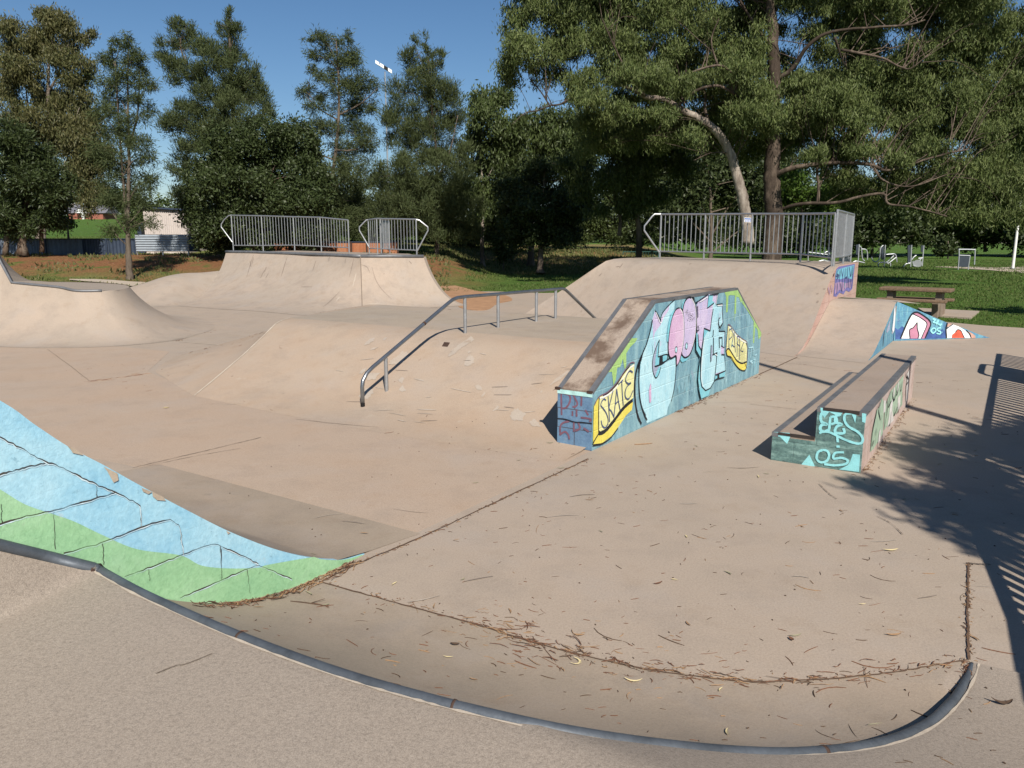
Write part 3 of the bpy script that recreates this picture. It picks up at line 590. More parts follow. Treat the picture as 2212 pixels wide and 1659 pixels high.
for (a, b) in zip(top[:-1], top[1:]):
    d = unit(np.array([b[0]-a[0], b[1]-a[1]])); up_ = np.array([-d[1], d[0]]); l3 = lambda s, z, o: bs(s, z, o)
    mb = MB(); o0, o1 = -0.05, -TH+0.05
    A_, B_ = np.array(a), np.array(b)
    mb.prism([l3(*(A_+up_*0.004), o0), l3(*(B_+up_*0.004), o0), l3(*(B_+up_*0.004), o1), l3(*(A_+up_*0.004), o1)], np.array([0, 0, -0.03]))
    mb.build('top_slab', M['dirtytop'], hub)
    for oo in ((0.003, -0.05), (-TH-0.003, -TH+0.05)):
        mb = MB(); mb.prism([l3(*(A_+up_*0.007), oo[0]), l3(*(B_+up_*0.007), oo[0]), l3(*(B_+up_*0.007), oo[1]), l3(*(A_+up_*0.007), oo[1])], np.array([0, 0, -0.035]) )
        mb.build('steel_edge', M['copside'], hub)
mb = MB()
for o in (0.0, -TH): mb = MB(); mb.box(bs(-0.004, 0.598, o - (0.05 if o < 0 else -0.0) + (0.05 if o < 0 else -0.03)), 0.03, 0.06, 0.028, BD); mb.build('rusty_corner', M['rust'], hub)

# --- paint on the long face
class Decal:
    def __init__(s, proj, n, base=0.0025, step=0.00045): s.p = proj; s.n = np.asarray(n, float); s.k = 0; s.base = base; s.step = step; s.mb = {}
    def off(s): s.k += 1; return s.n*(s.base + s.step*s.k)
    def get(s, key): return s.mb.setdefault(key, MB())
    def fill(s, key, marks, sm=0):
        P = [s.p(q) for q in marks]
        if sm: P = spline(P + [P[0]], sm)[:-1]
        o = s.off(); s.get(key).add([q + o for q in P], [tuple(range(len(P)))])
    def line(s, key, marks, wd, sm=6, taper=False):
        P = [s.p(q) for q in marks]
        if sm and len(P) > 2: P = spline(P, sm)
        elif len(P) == 2: P = resample(P, 6)
        o = s.off(); n_ = len(P); wd = wd*1.25 if key == 'ink' else wd
        ws = [wd*(0.35 + 0.65*math.sin(math.pi*(i+0.5)/n_)) if taper else wd*(1+random.uniform(-.12, .12)) for i in range(n_)]
        ribbon(s.get(key), [q + o for q in P], ws, n=s.n)
def bw_paint(name, cols, sc=3.5): return wallpaint(name, cols, BO, BD, tuple(min(1, x*1.25) for x in cols[-1]), sc, (1.5, 1.5, 0.7), jmix=0.3, mort=0.008)
PT = {'sky': bw_paint('pale_blue_spray', [(0.27, 0.52, 0.62), (0.37, 0.61, 0.69), (0.47, 0.69, 0.74)]),
      'cyan': bw_paint('cyan_spray', [(0.14, 0.44, 0.55), (0.24, 0.55, 0.62)]),
      'pink': bw_paint('pink_spray', [(0.48, 0.29, 0.47), (0.56, 0.37, 0.54), (0.62, 0.46, 0.60)]),
      'lilac': bw_paint('lilac_spray', [(0.36, 0.38, 0.58), (0.50, 0.42, 0.60), (0.58, 0.50, 0.66)]),
      'yellow': bw_paint('pale_yellow_spray', [(0.62, 0.61, 0.27), (0.70, 0.69, 0.37)]),
      'yellow2': bw_paint('deep_yellow_spray', [(0.62, 0.53, 0.08), (0.70, 0.62, 0.14)]),
      'lime': bw_paint('lime_green_spray', [(0.24, 0.42, 0.13), (0.36, 0.55, 0.20)]),
      'ink': plain('black_spray', (0.012, 0.014, 0.02), 0.6, 0, 0.3, 20, bmp=0), 'white': plain('white_spray', (0.75, 0.76, 0.76), 0.6, 0, 0.1, 12, bmp=0),
      'navy': plain('navy_spray', (0.05, 0.075, 0.17), 0.6, 0, 0.3, 15, bmp=0), 'red': plain('dull_red_spray', (0.17, 0.085, 0.12), 0.7, 0, 0.3, 15, bmp=0),
      'grey': bw_paint('grey_violet_spray', [(0.25, 0.30, 0.42), (0.34, 0.38, 0.48)])}
def put(dec, dst, mats):                    # paint is part of the wall it is on
    for key, mb_ in dec.mb.items():
        if PT[key] not in mats: mats.append(PT[key])
        dst.add(mb_.v, mb_.f, mats.index(PT[key]))
nb_ = BN
d = Decal(lambda q: bproj(BX(*q)), BN)
# green strokes along the edges
d.fill('lime', [(1330, 22), (1150, 52), (1175, 120), (1172, 330), (1195, 325), (1205, 110), (1230, 100), (1290, 105), (1283, 345), (1305, 350), (1310, 120), (1345, 130), (1370, 205), (1395, 170)])
d.fill('lime', [(1395, 170), (1385, 205), (1480, 340), (1540, 450), (1530, 740), (1545, 735), (1560, 520), (1590, 560), (1605, 690), (1640, 640), (1640, 600)])
d2 = Decal(lambda q: bproj(BY(*q)), BN)
d2.fill('lime', [(1160, 8), (1050, 10), (960, 160), (770, 460), (820, 455), (840, 640), (870, 560), (890, 400), (930, 390), (965, 280), (985, 420), (1010, 390), (1010, 210), (1060, 130), (1130, 60)])
# first letter: big sky-blue body
d.fill('sky', [(225, 305), (262, 350), (300, 420), (335, 330), (420, 215), (490, 160), (485, 290), (455, 330), (420, 420), (400, 520), (395, 640), (395, 860), (400, 930), (310, 1010), (390, 985), (500, 930), (505, 1000), (500, 1150), (480, 1330), (450, 1480), (400, 1590), (380, 1690), (120, 1800), (80, 1690), (30, 1500), (12, 1290), (15, 1110), (40, 960), (85, 810), (130, 690), (165, 560), (190, 420)], 0)
d.fill('lilac', [(228, 312), (262, 358), (300, 440), (335, 345), (420, 235), (410, 300), (330, 420), (300, 500), (225, 600), (205, 700), (200, 560), (195, 420)], 0)
d.fill('grey', [(285, 690), (255, 800), (245, 900), (225, 1040), (290, 1055), (290, 1090), (235, 1190), (205, 1150), (190, 1050), (200, 930), (235, 800)], 0)
d.fill('cyan', [(283, 690), (265, 920), (290, 920), (385, 885), (385, 960), (330, 985), (290, 1035), (232, 1050), (232, 960), (255, 800)], 0)
d.fill('ink', [(285, 915), (330, 900), (330, 985), (370, 975), (330, 1010), (285, 1030), (220, 1055), (220, 1040), (280, 1020)], 0)
d.fill('cyan', [(300, 1050), (290, 1130), (240, 1200), (225, 1185), (265, 1070)], 0)
for l_ in ([(225, 305), (262, 355), (300, 440), (300, 440), (325, 340), (420, 225), (492, 160)], [(285, 690), (250, 770), (205, 900), (190, 1030), (205, 1140), (238, 1200), (275, 1150), (305, 1050)], [(283, 700), (265, 920)], [(265, 920), (385, 888), (385, 960)], [(225, 1050), (320, 1015), (400, 950), (500, 900)], [(90, 800), (40, 930), (18, 1080), (12, 1290), (30, 1500), (80, 1680), (120, 1760)], [(500, 920), (502, 1100), (480, 1330), (440, 1510)], [(190, 430), (165, 560), (120, 720), (85, 815)]):
    d.line('ink', l_, 0.017 if l_[0][0] < 200 else 0.012)
d.fill('ink', [(75, 825), (30, 960), (0, 1065), (10, 1080), (45, 960)], 0)
d2.line('ink', [(1215, 240), (1160, 380), (1130, 520), (1120, 700), (1135, 900), (1165, 1050), (1210, 1150)], 0.03)
d2.line('ink', [(1195, 300), (1180, 500), (1180, 700), (1205, 880), (1240, 980), (1268, 1035)], 0.014)
d.line('white', [(236, 330), (300, 470), (345, 350)], 0.012)
d.fill('pink', [(140, 1360), (160, 1270), (170, 1300), (172, 1500), (160, 1530), (145, 1520)], 0)
# two ovals
def oval(cx, cy, rx, ry, rot, a0=0, a1=360, n=28):
    return [(cx + rx*math.cos(math.radians(a))*math.cos(rot) - ry*math.sin(math.radians(a))*math.sin(rot), cy + rx*math.cos(math.radians(a))*math.sin(rot) + ry*math.sin(math.radians(a))*math.cos(rot)) for a in np.linspace(a0, a1, n, endpoint=(a1-a0) < 360)]
d.fill('cyan', [(575, 270), (590, 200), (640, 135), (700, 120), (640, 160), (600, 230), (590, 300)], 0)
d.fill('cyan', [(545, 940), (570, 905), (620, 935), (690, 880), (640, 970), (580, 995)], 0)
E2 = [(675, 128), (640, 150), (605, 215), (585, 330), (575, 500), (572, 700), (570, 830), (585, 905), (625, 930), (680, 890), (725, 780), (755, 640), (768, 500), (765, 350), (750, 230), (720, 150)]
d.fill('lilac', E2, 4); d.line('ink', E2 + [E2[0]], 0.02, 4)
E1 = [(530, 270), (490, 300), (450, 390), (420, 520), (400, 680), (395, 820), (410, 905), (440, 935), (500, 905), (505, 1030), (540, 980), (575, 850), (600, 680), (605, 480), (590, 330), (565, 285)]
d.fill('cyan', [(470, 300), (430, 350), (395, 480), (378, 620), (380, 720), (400, 720), (420, 520), (450, 390), (490, 310)], 0)
d.fill('pink', E1, 4); d.line('ink', E1 + [E1[0]], 0.014, 4)
d.line('white', [(545, 275), (585, 340), (600, 480), (596, 680), (570, 850)], 0.012)
d.line('white', [(700, 140), (745, 230), (760, 350), (762, 500), (748, 640), (715, 780)], 0.012)
for (cx, cy) in ((497, 825), (634, 775)): d.fill('sky', oval(cx, cy, 15, 42, 0.05)); d.line('ink', oval(cx, cy, 15, 42, 0.05, 0, 359), 0.008, 2)
d.fill('ink', [(700, 125), (735, 125), (760, 220), (752, 215), (735, 160)], 0)
# angular letter
d.fill('lilac', [(790, 180), (920, 90), (1045, 75), (1040, 140), (1025, 230), (1105, 215), (1105, 330), (1115, 480), (1060, 575), (1110, 575), (1140, 585), (1135, 800), (1130, 890), (1090, 885), (1135, 940), (1145, 1100), (1000, 1160), (1015, 900), (970, 890), (965, 700), (945, 570), (880, 545), (855, 650), (825, 830), (780, 780), (775, 520), (770, 390), (765, 240)], 0)
d.fill('sky', [(985, 215), (1010, 200), (1025, 230), (1100, 225), (1110, 480), (1060, 575), (1135, 590), (1130, 790), (1090, 770), (1085, 880), (1130, 890), (1145, 1100), (1020, 1140), (990, 1260), (940, 1340), (880, 1365), (830, 1310), (815, 1200), (820, 1000), (840, 800), (870, 600), (950, 570)], 0)
d.fill('cyan', [(790, 1350), (780, 1200), (790, 1080), (810, 930), (760, 830), (755, 600), (780, 610), (790, 770), (825, 830), (810, 1000), (810, 1200), (830, 1310), (880, 1365), (950, 1340), (925, 1430), (825, 1475)], 0)
d.fill('cyan', [(865, 545), (940, 575), (905, 590), (870, 660), (845, 800), (835, 800), (850, 680)], 0)
d.fill('cyan', [(925, 100), (985, 95), (975, 180), (1005, 190), (905, 275)], 0)
d.fill('cyan', [(1010, 1160), (1145, 1105), (1138, 1190), (1040, 1205), (995, 1240)], 0)
d.fill('ink', [(1040, 1150), (1068, 1140), (1068, 1195), (1135, 1180), (1138, 1192), (1045, 1215), (995, 1245), (1000, 1225), (1040, 1198)], 0)
for l_ in ([(750, 200), (790, 180), (920, 90)], [(925, 95), (905, 275), (995, 205)], [(1045, 75), (1025, 228), (1108, 214)], [(1108, 214), (1105, 330), (1115, 470), (1060, 570), (1060, 580), (1140, 580)], [(985, 280), (965, 400), (945, 570)], [(945, 575), (862, 540), (855, 620), (840, 800), (820, 1000), (812, 1200), (830, 1310), (882, 1365), (945, 1335), (1000, 1240), (1020, 1050), (1035, 860)], [(755, 600), (755, 830), (810, 930), (790, 1090), (780, 1230), (800, 1390), (822, 1480)], [(780, 620), (790, 770), (825, 830)], [(1140, 580), (1135, 800), (1090, 770)], [(1060, 400), (1050, 480), (1075, 540)], [(1075, 395), (1055, 420), (1055, 540), (1110, 470)], [(985, 560), (980, 640), (970, 645)], [(985, 660), (985, 880), (960, 890), (948, 985), (955, 760)], [(1060, 650), (1065, 800)], [(1065, 665), (1100, 660), (1100, 780)], [(975, 890), (1035, 860)], [(1090, 885), (1130, 890), (1148, 1100), (1015, 1160)], [(770, 240), (775, 390), (765, 395)], [(778, 505), (790, 560), (752, 580)]):
    d.line('ink', l_, 0.014, 0)
for l_ in ([(1035, 100), (1012, 225)], [(1035, 238), (1100, 232)], [(860, 660), (835, 850), (822, 1050), (820, 1200), (840, 1310)], [(1000, 880), (1030, 900)], [(800, 190), (905, 120)]): d.line('white', l_, 0.012, 4)
d.fill('grey', [(950, 780), (965, 760), (965, 900), (952, 985), (942, 920)], 0)
d.fill('ink', [(930, 90), (1050, 68), (1048, 90), (1010, 92), (1010, 100), (985, 95), (930, 100)], 0)
# small scribble on the second oval
for l_ in ([(622, 295), (622, 345), (640, 330), (625, 320), (640, 305), (622, 295)], [(645, 360), (652, 320), (662, 365)], [(668, 330), (668, 370), (684, 372)], [(692, 345), (682, 370), (695, 385), (705, 360), (692, 345)], [(640, 385), (640, 410), (652, 412)], [(665, 395), (662, 425), (678, 420)], [(686, 400), (690, 430), (700, 405)], [(705, 390), (715, 425), (722, 385)]): d.line('ink', l_, 0.006, 0)
for k_, (x_, y_) in (('sky', (600, 1240)), ('cyan', (700, 1150)), ('cyan', (560, 1300)), ('sky', (1190, 1180)), ('sky', (1260, 1120)), ('lime', (1230, 340)), ('cyan', (40, 1000)), ('pink', (205, 700)), ('pink', (1015, 330)), ('grey', (640, 1100)), ('sky', (1390, 350)), ('cyan', (1480, 520)), ('grey', (1350, 250)), ('cyan', (1240, 700)), ('sky', (690, 1300)), ('grey', (1210, 1250)), ('cyan', (1500, 950))):
    for j_ in range(3):
        xx = x_ + random.uniform(-60, 60); yy = y_ + random.uniform(-30, 30); d.line(k_, [(xx, yy), (xx+random.uniform(-3, 3), yy+random.uniform(30, 120))], random.uniform(.004, .016), 0, True)
put(d, HW, HWM); put(d2, HW, HWM)
# banner reading SKATE
b1 = Decal(lambda q: bproj(BY(*q)), BN, 0.009)
b1.fill('yellow', [(640, 790), (760, 730), (870, 630), (960, 500), (1030, 400), (1108, 345), (1108, 430), (1095, 800), (1060, 830), (980, 890), (890, 1010), (800, 1120), (720, 1220), (640, 1255)], 0)
b1.fill('yellow2', [(640, 790), (600, 850), (572, 900), (565, 1150), (560, 1390), (632, 1280), (632, 1000)], 0)
b1.fill('yellow2', [(632, 1285), (555, 1415), (680, 1400), (800, 1310), (900, 1180), (1000, 1030), (1075, 960), (1092, 850), (1020, 890), (930, 990), (840, 1110), (730, 1240)], 0)
b1.line('ink', [(632, 1255), (655, 1270), (730, 1230), (840, 1100), (930, 975), (1010, 890), (1085, 830)], 0.034)
b1.line('ink', [(632, 1280), (600, 1330), (555, 1410)], 0.014)
for l_ in ([(640, 790), (632, 1000), (632, 1260)], [(632, 1275), (560, 1395)], [(555, 1430), (680, 1405), (790, 1330), (890, 1200)], [(690, 775), (780, 715), (880, 610), (960, 480), (1050, 370)]): b1.line('ink', l_, 0.013)
b1.line('red', [(575, 900), (605, 830), (650, 775), (760, 715), (870, 600), (960, 465), (1040, 350), (1090, 325), (1112, 345)], 0.013)
b1.line('white', [(645, 805), (690, 790), (780, 740), (880, 640), (975, 510), (1040, 410), (1100, 365)], 0.016)
for l_ in ([(728, 830), (700, 815), (670, 850), (660, 900), (690, 940), (730, 1000), (755, 1080), (750, 1150), (715, 1195), (680, 1170), (662, 1100)], [(755, 775), (765, 940), (775, 1120)], [(820, 700), (800, 790), (768, 930), (800, 980), (835, 1060)], [(868, 680), (855, 820), (832, 1050)], [(868, 680), (890, 830), (915, 970)], [(850, 880), (890, 840)], [(885, 625), (950, 560)], [(935, 570), (940, 720), (955, 900)], [(1080, 460), (1040, 440), (1000, 500), (985, 570), (1020, 610), (1055, 600), (1010, 640), (980, 710), (985, 790), (1030, 810), (1085, 700)]):
    b1.line('navy', l_, 0.016)
put(b1, HW, HWM)
# banner reading PARK
b2 = Decal(lambda q: bproj(BX(*q)), BN, 0.009)
b2.fill('yellow', [(1195, 510), (1225, 520), (1300, 620), (1380, 690), (1435, 715), (1445, 800), (1440, 990), (1380, 1005), (1310, 970), (1250, 880), (1200, 815), (1170, 835), (1180, 700)], 0)
b2.fill('yellow2', [(1170, 840), (1200, 815), (1250, 885), (1310, 975), (1380, 1008), (1440, 990), (1435, 1075), (1400, 1100), (1340, 1075), (1280, 1010), (1230, 930), (1180, 900)], 0)
b2.line('ink', [(1168, 850), (1185, 815), (1210, 820), (1255, 890), (1310, 970), (1375, 1005), (1440, 985)], 0.02)
b2.line('ink', [(1170, 850), (1185, 905), (1235, 925), (1285, 1010), (1345, 1080), (1400, 1102), (1432, 1078), (1448, 900), (1445, 790), (1425, 710)], 0.012)
b2.line('red', [(1165, 840), (1178, 680), (1190, 510), (1200, 490), (1230, 510), (1300, 610), (1380, 680), (1440, 720), (1455, 800), (1448, 1000)], 0.012)
b2.line('white', [(1205, 520), (1300, 640), (1380, 705), (1430, 730)], 0.016)
b2.line('ink', [(1412, 1000), (1440, 1070)], 0.01, 0)
for l_ in ([(1205, 560), (1200, 820)], [(1205, 565), (1235, 545), (1250, 590), (1245, 650), (1205, 690)], [(1270, 590), (1235, 790)], [(1270, 590), (1288, 860)], [(1245, 760), (1275, 790)], [(1312, 640), (1310, 920)], [(1312, 645), (1345, 660), (1310, 740), (1345, 780)], [(1345, 680), (1345, 960)], [(1400, 720), (1355, 835), (1390, 850)]): b2.line('navy', l_, 0.017, 0)
for x in (1330, 1362, 1378, 1395, 1412): b2.line('ink', [(x, 800), (x, 985)], 0.005, 0)
put(b2, HW, HWM)
b3 = Decal(lambda q: bproj(BX(*q)), BN, 0.009)
for l_ in ([(1470, 800), (1530, 790)], [(1500, 795), (1490, 930)], [(1530, 800), (1525, 900)], [(1545, 820), (1545, 900), (1575, 890)], [(1480, 980), (1520, 970), (1490, 1000), (1525, 1000)], [(1530, 960), (1560, 950), (1535, 1000)]): b3.line('sky', l_, 0.02, 0)
put(b3, HW, HWM); HW.build('painted_block_wall', HWM, hub)
eu = -BD
def eproj(q): return plp(*BY(*q), bs(-0.0105, 0), eu)
b4 = Decal(eproj, eu, 0.001, 0.0004)
for l_ in ([(150, 745), (155, 1030)], [(180, 740), (260, 770), (265, 850), (215, 930), (160, 940)], [(300, 750), (330, 800), (365, 880), (330, 920), (300, 915)], [(415, 750), (420, 820), (415, 910)], [(300, 975), (300, 1040)], [(355, 950), (355, 1050)], [(470, 960), (510, 1030)], [(410, 1060), (535, 1080), (530, 1120)], [(260, 1110), (180, 1130), (140, 1180), (140, 1290)], [(130, 1290), (200, 1250), (245, 1290), (260, 1350)], [(320, 1120), (320, 1250)], [(380, 1130), (400, 1200), (340, 1240)], [(450, 1200), (520, 1250)], [(90, 1440), (250, 1450), (420, 1490), (540, 1530)]): b4.line('red', l_, 0.02)
b4.line('ink', [(95, 1072), (200, 1082), (330, 1120), (430, 1125), (560, 1140)], 0.009, 4)
put(b4, HE, HEM); HE.build('painted_end_face', HEM, hub)
# ---------------------------------------------------------------- low stepped ledge on the right
led = thing('stepped_ledge', 'low two level concrete ledge with turquoise spray tags on its near end', 'skate ledge', W(9.3, 1.4, 0))
LU0, LU1 = 7.36, 11.35
sidep = wallpaint('pinkish_side_paint', [(0.33, 0.24, 0.20), (0.45, 0.34, 0.30), (0.52, 0.45, 0.42)], W(LU0, 1.0), UX, (0.2, 0.15, 0.12), 3, (1.5, 1.5, 0.5), jmix=0.1)
endp = wallpaint('dark_green_end_paint', [(0.035, 0.07, 0.075), (0.085, 0.165, 0.155), (0.24, 0.38, 0.35)], W(LU0, 1.0), VX, (0.06, 0.09, 0.09), 5, (1, 1, 3.5), jmix=0.1)
mb = MB(); mb.box(W(0, 0, 0) + W((LU0+LU1)/2, 1.205, 0.262), LU1-LU0, 0.41, 0.56, UX); UB = mb; UBM = [sidep]
mb = MB(); mb.box(W((LU0+LU1)/2, 1.607, 0.118), LU1-LU0-0.004, 0.388, 0.27, UX); mb.build('step_block', sidep, led, conc=True)
mb = MB(); mb.prism([W(LU0-.003, 1.0, 0.0), W(LU0-.003, 1.0, 0.528), W(LU0-.003, 1.41, 0.528), W(LU0-.003, 1.41, 0.238), W(LU0-.003, 1.8, 0.238), W(LU0-.003, 1.8, 0.0)], -UX*0.006); LEF = mb; LEM = [endp]
def slabtop(v_a, v_b, z, nm):
    mb = MB(); mb.box(W((LU0+LU1)/2, (v_a+v_b)/2, z-0.012), LU1-LU0+0.016, v_b-v_a, 0.036, UX); mb.build(nm, M['ledge_top'], led, conc=True)
slabtop(1.055, 1.36, 0.558, 'upper_top'); slabtop(1.41, 1.745, 0.268, 'step_top')
for va, vb, z in ((0.996, 1.055, 0.56), (1.36, 1.414, 0.56), (1.745, 1.806, 0.27)):
    mb = MB(); mb.box(W((LU0+LU1)/2, (va+vb)/2, z-0.014), LU1-LU0+0.022, vb-va, 0.042, UX); mb.build('steel_edge', M['copside'], led)
mb = MB(); mb.box(W(LU0-0.006, 1.205, 0.561), 0.02, 0.31, 0.04, UX); mb.box(W(LU0-0.006, 1.58, 0.266), 0.02, 0.33, 0.036, UX); mb.build('rusty_angle', M['rust'], led) if False else None
for cc_ in ((W(LU0-0.006, 1.205, 0.556), 0.31, 0.026), (W(LU0-0.006, 1.58, 0.270), 0.33, 0.024)):
    mb = MB(); mb.box(cc_[0], 0.02, cc_[1], cc_[2], UX); mb.build('dark_angle', M['darkang'], led)
PT['turq'] = plain('turquoise_spray', (0.26, 0.60, 0.63), 0.55, 0, 0.2, 10, bmp=0); PT['mint'] = plain('mint_spray', (0.32, 0.43, 0.32), 0.6, 0, 0.35, 10, bmp=0); PT['faded'] = plain('faded_white_spray', (0.58, 0.56, 0.54), 0.6, 0, 0.3, 12, bmp=0)
t = Decal(lambda q: plp(*LE(*q), W(LU0-.009, 1), -UX), -UX, 0.001, 0.0005)
for cc in ([(195, 762), (320, 770), (330, 790), (300, 858), (240, 800), (195, 800)], [(480, 945), (410, 1030), (525, 1040)], [(830, 940), (890, 945), (880, 1085), (720, 1065), (790, 1030), (810, 1000)], [(905, 610), (940, 615), (932, 690), (905, 680)], [(570, 565), (690, 590), (760, 595), (720, 640), (640, 600), (600, 650), (570, 590)], [(820, 615), (860, 625), (850, 690), (835, 650)]): t.fill('turq', cc)
for l_, wd in (([(625, 600), (590, 600), (572, 640), (580, 680), (620, 700), (580, 705), (568, 740), (600, 760), (645, 740)], .026), ([(650, 640), (640, 740)], .022), ([(650, 640), (690, 640), (700, 680), (655, 700)], .022), ([(735, 620), (700, 630), (690, 680), (740, 700), (700, 720), (690, 765), (760, 770), (755, 730)], .024), ([(820, 610), (770, 620), (765, 670), (800, 720), (870, 760), (910, 810), (900, 850), (850, 852), (760, 820), (660, 770), (600, 758), (560, 770)], .022), ([(705, 790), (710, 845)], .022), ([(712, 870), (712, 888)], .03), ([(590, 905), (550, 925), (540, 975), (570, 1005), (620, 995), (640, 950), (625, 915), (590, 905)], .022), ([(760, 925), (690, 930), (675, 975), (740, 970), (790, 990), (770, 1020), (680, 1030), (600, 1020)], .022)):
    t.line('turq', l_, wd)
put(t, LEF, LEM); LEF.build('painted_end_face', LEM, led)
t2 = Decal(lambda q: plp(*crop(3400, 1450, 300, 1106)(*q), W(0, 0.997), -VX), -VX, 0.001, 0.0005)
t2.fill('mint', [(395, 700), (440, 640), (470, 520), (490, 560), (500, 700), (480, 1050), (340, 1280), (295, 1320), (320, 1050), (350, 900)])
t2.fill('mint', [(520, 640), (600, 420), (680, 330), (790, 180), (770, 400), (770, 620), (700, 720), (600, 850), (500, 1000), (505, 800)])
for cc in ([(495, 560), (530, 560), (520, 720), (490, 750)], [(590, 620), (630, 520), (620, 700), (640, 850), (560, 940), (545, 960), (570, 800)], [(700, 520), (740, 470), (735, 680), (700, 700)], [(840, 160), (870, 100), (850, 530), (815, 580), (825, 350)], [(640, 380), (660, 340), (650, 470), (630, 520)], [(425, 1020), (450, 960), (440, 1150), (405, 1190)], [(700, 300), (720, 280), (700, 420), (690, 430)]): t2.fill('faded', cc)
for l_ in ([(400, 640), (380, 760), (330, 1000), (300, 1300)], [(450, 560), (415, 700), (440, 850)], [(540, 520), (540, 700), (500, 960)], [(590, 430), (560, 650), (600, 560)], [(610, 420), (640, 560), (690, 380)], [(690, 350), (680, 480), (720, 330)], [(600, 720), (580, 900), (560, 930)], [(650, 640), (640, 780), (690, 650)], [(740, 300), (740, 420), (770, 260)], [(340, 1140), (310, 1240)], [(375, 970), (360, 1080)], [(840, 20), (820, 160), (850, 260), (820, 350), (815, 560)], [(700, 590), (690, 740), (730, 620)], [(770, 420), (740, 640)]): t2.line('ink', l_, 0.018, 4, True)
put(t2, UB, UBM); UB.build('upper_block', UBM, led, conc=True)
# ---------------------------------------------------------------- grind rail over the funbox
hr = thing('grind_rail', 'grey steel pipe rail on five posts running up over the funbox', 'handrail', W(9, 6.6, 0))
RV = 6.6
pts = [W(6.78, RV, 0.09), W(6.78, RV, 0.30), W(6.80, RV, 0.38), W(6.87, RV, 0.46), W(6.98, RV, 0.52)]
pts += [W(8.55, RV, 1.215), W(8.64, RV, 1.25), W(8.75, RV, 1.27), W(8.95, RV, 1.272)] + [W(u, 6.6-(u-8.95)*0.03, 1.272-(u-8.95)*0.01) for u in np.linspace(9.3, 11.5, 6)] + [W(11.66, 6.52, 1.242), W(11.76, 6.52, 1.21), W(11.9, 6.52, 1.14), W(13.1, 6.5, 0.50), W(13.15, 6.5, 0.47)]
mb = MB(); mb.tube(pts, 0.0255, 12); mb.build('rail_pipe', M['rail'], hr, smooth='all')
for u, v_, z0, z1 in ((7.22, 6.6, 0.10, 0.605), (8.92, 6.6, 0.745, 1.255), (9.75, 6.585, PZ, 1.25), (10.82, 6.55, PZ, 1.24), (11.42, 6.53, PZ, 1.235), (12.95, 6.5, 0.28, 0.55)):
    mb = MB(); mb.tube([W(u, v_, z0-0.03), W(u, v_, z1)], 0.025, 10); po = mb.build('post', M['galv'], hr, smooth=True)
    if u < 8:
        q = W(u, v_, z0-0.02)
        mb = MB(); mb.box(q - VX*0.05 - UX*0.03, 0.13, 0.06, 0.012, UX*0.9 + np.array([0, 0, 0.35]), VX, ez=unit(np.array([0, 0, 0.93]) - UX*0.35)); mb.box(q + VX*0.06 - UX*0.03 + VX*-0.16, 0.09, 0.12, 0.014, UX*0.9+np.array([0, 0, .35]), VX, ez=unit(np.array([0, 0, 0.93]) - UX*0.35)); mb.build('base_plate', M['galv'], po)
mb = MB(); mb.tube([W(6.78, RV, 0.0), W(6.78, RV, 0.10)], 0.027, 10); mb.build('dark_foot', M['black'], hr, smooth=True)
mb = MB(); a_, b_ = W(7.98, RV, 0.9625), W(8.01, RV, 0.976); mb.tube([a_, b_], 0.027, 12); mb.build('rust_band', M['rust'], hr, smooth=True)
# ---------------------------------------------------------------- big bank on the right with railed deck
bigb = thing('skate_platform', 'big concrete bank rising to a railed deck beside a pink and blue graffiti wall', 'skate ramp', W(17, 6, 0))
T0 = W(14.2, 3.2, 0.003); Tm = W(15.7, 6.8, 0.003); T1 = W(17.77, 11.2, 0.003)
prof = [(0, 0), (0.1, 0.012), (0.2, 0.05), (0.3, 0.125), (0.4, 0.235), (0.66, 0.575), (0.80, 0.76), (0.88, 0.86), (0.95, 0.935), (1.0, 0.975), (1.08, 1.0), (1.2, 1.01)]
C0 = W(17.5, 3.2, 1.52); C1 = W(18.75, 9.0, 1.52)
tl, cl = resample([T0, Tm, T1], 40), resample([C0, lerp(C0, C1, 0.5), C1], 40)
rows = []
for a_, b_ in zip(tl, cl):
    r = []
    for f, g_ in prof:
        q = lerp(a_, b_, f); q[2] = 0.003 + b_[2]*g_; r.append(q)
    rows.append(r)
O5 = yp(*A3(850, 590), 20.5); hipo = [yp(*A3(180, 1030), 21.0), yp(*A3(350, 920), 21.0), yp(*A3(545, 795), 20.8), yp(*A3(700, 690), 20.6), yp(*A3(780, 635), 20.55), yp(*A3(850, 592), 20.6), yp(*A3(930, 573), 20.9), yp(*A3(1050, 566), 21.3)]
print('hip', [np.round([q@UX, q@VX, q[2]], 2).tolist() for q in hipo], np.round([[q@UX, q@VX, q[2]] for q in rows[-1]], 2).tolist())
hs = resample(spline(hipo, 6), len(prof))
for i in range(len(rows)):
    wgt = max(0, (i-24)/15.0)
    if wgt > 0:
        for k in range(len(prof)): rows[i][k] = lerp(rows[i][k], hs[k], wgt**2)
pink = wallpaint('pink_block_paint', [(0.40, 0.245, 0.20), (0.47, 0.31, 0.26), (0.50, 0.38, 0.33)], W(0, 3.2), UX, (0.26, 0.16, 0.13), 1.8, (1, 1, 0.6), jmix=0.5)
mb = MB(); mb.grid(rows); mb.build('bank_face', M['ramp'], bigb, smooth='all', conc=True)
zt = rows[0][-1][2]
top = [r[-1] for r in rows]; far = [W(20.2, 3.2, 1.535), W(21.6, 8.6, 1.55)]
mb = MB(); tp_ = [q - np.array([0, 0, 0.002]) for q in top]; mb.add(tp_ + [far[1], far[0]], [tuple(range(len(tp_)+2))]); mb.build('deck', M['deck'], bigb, smooth='all')
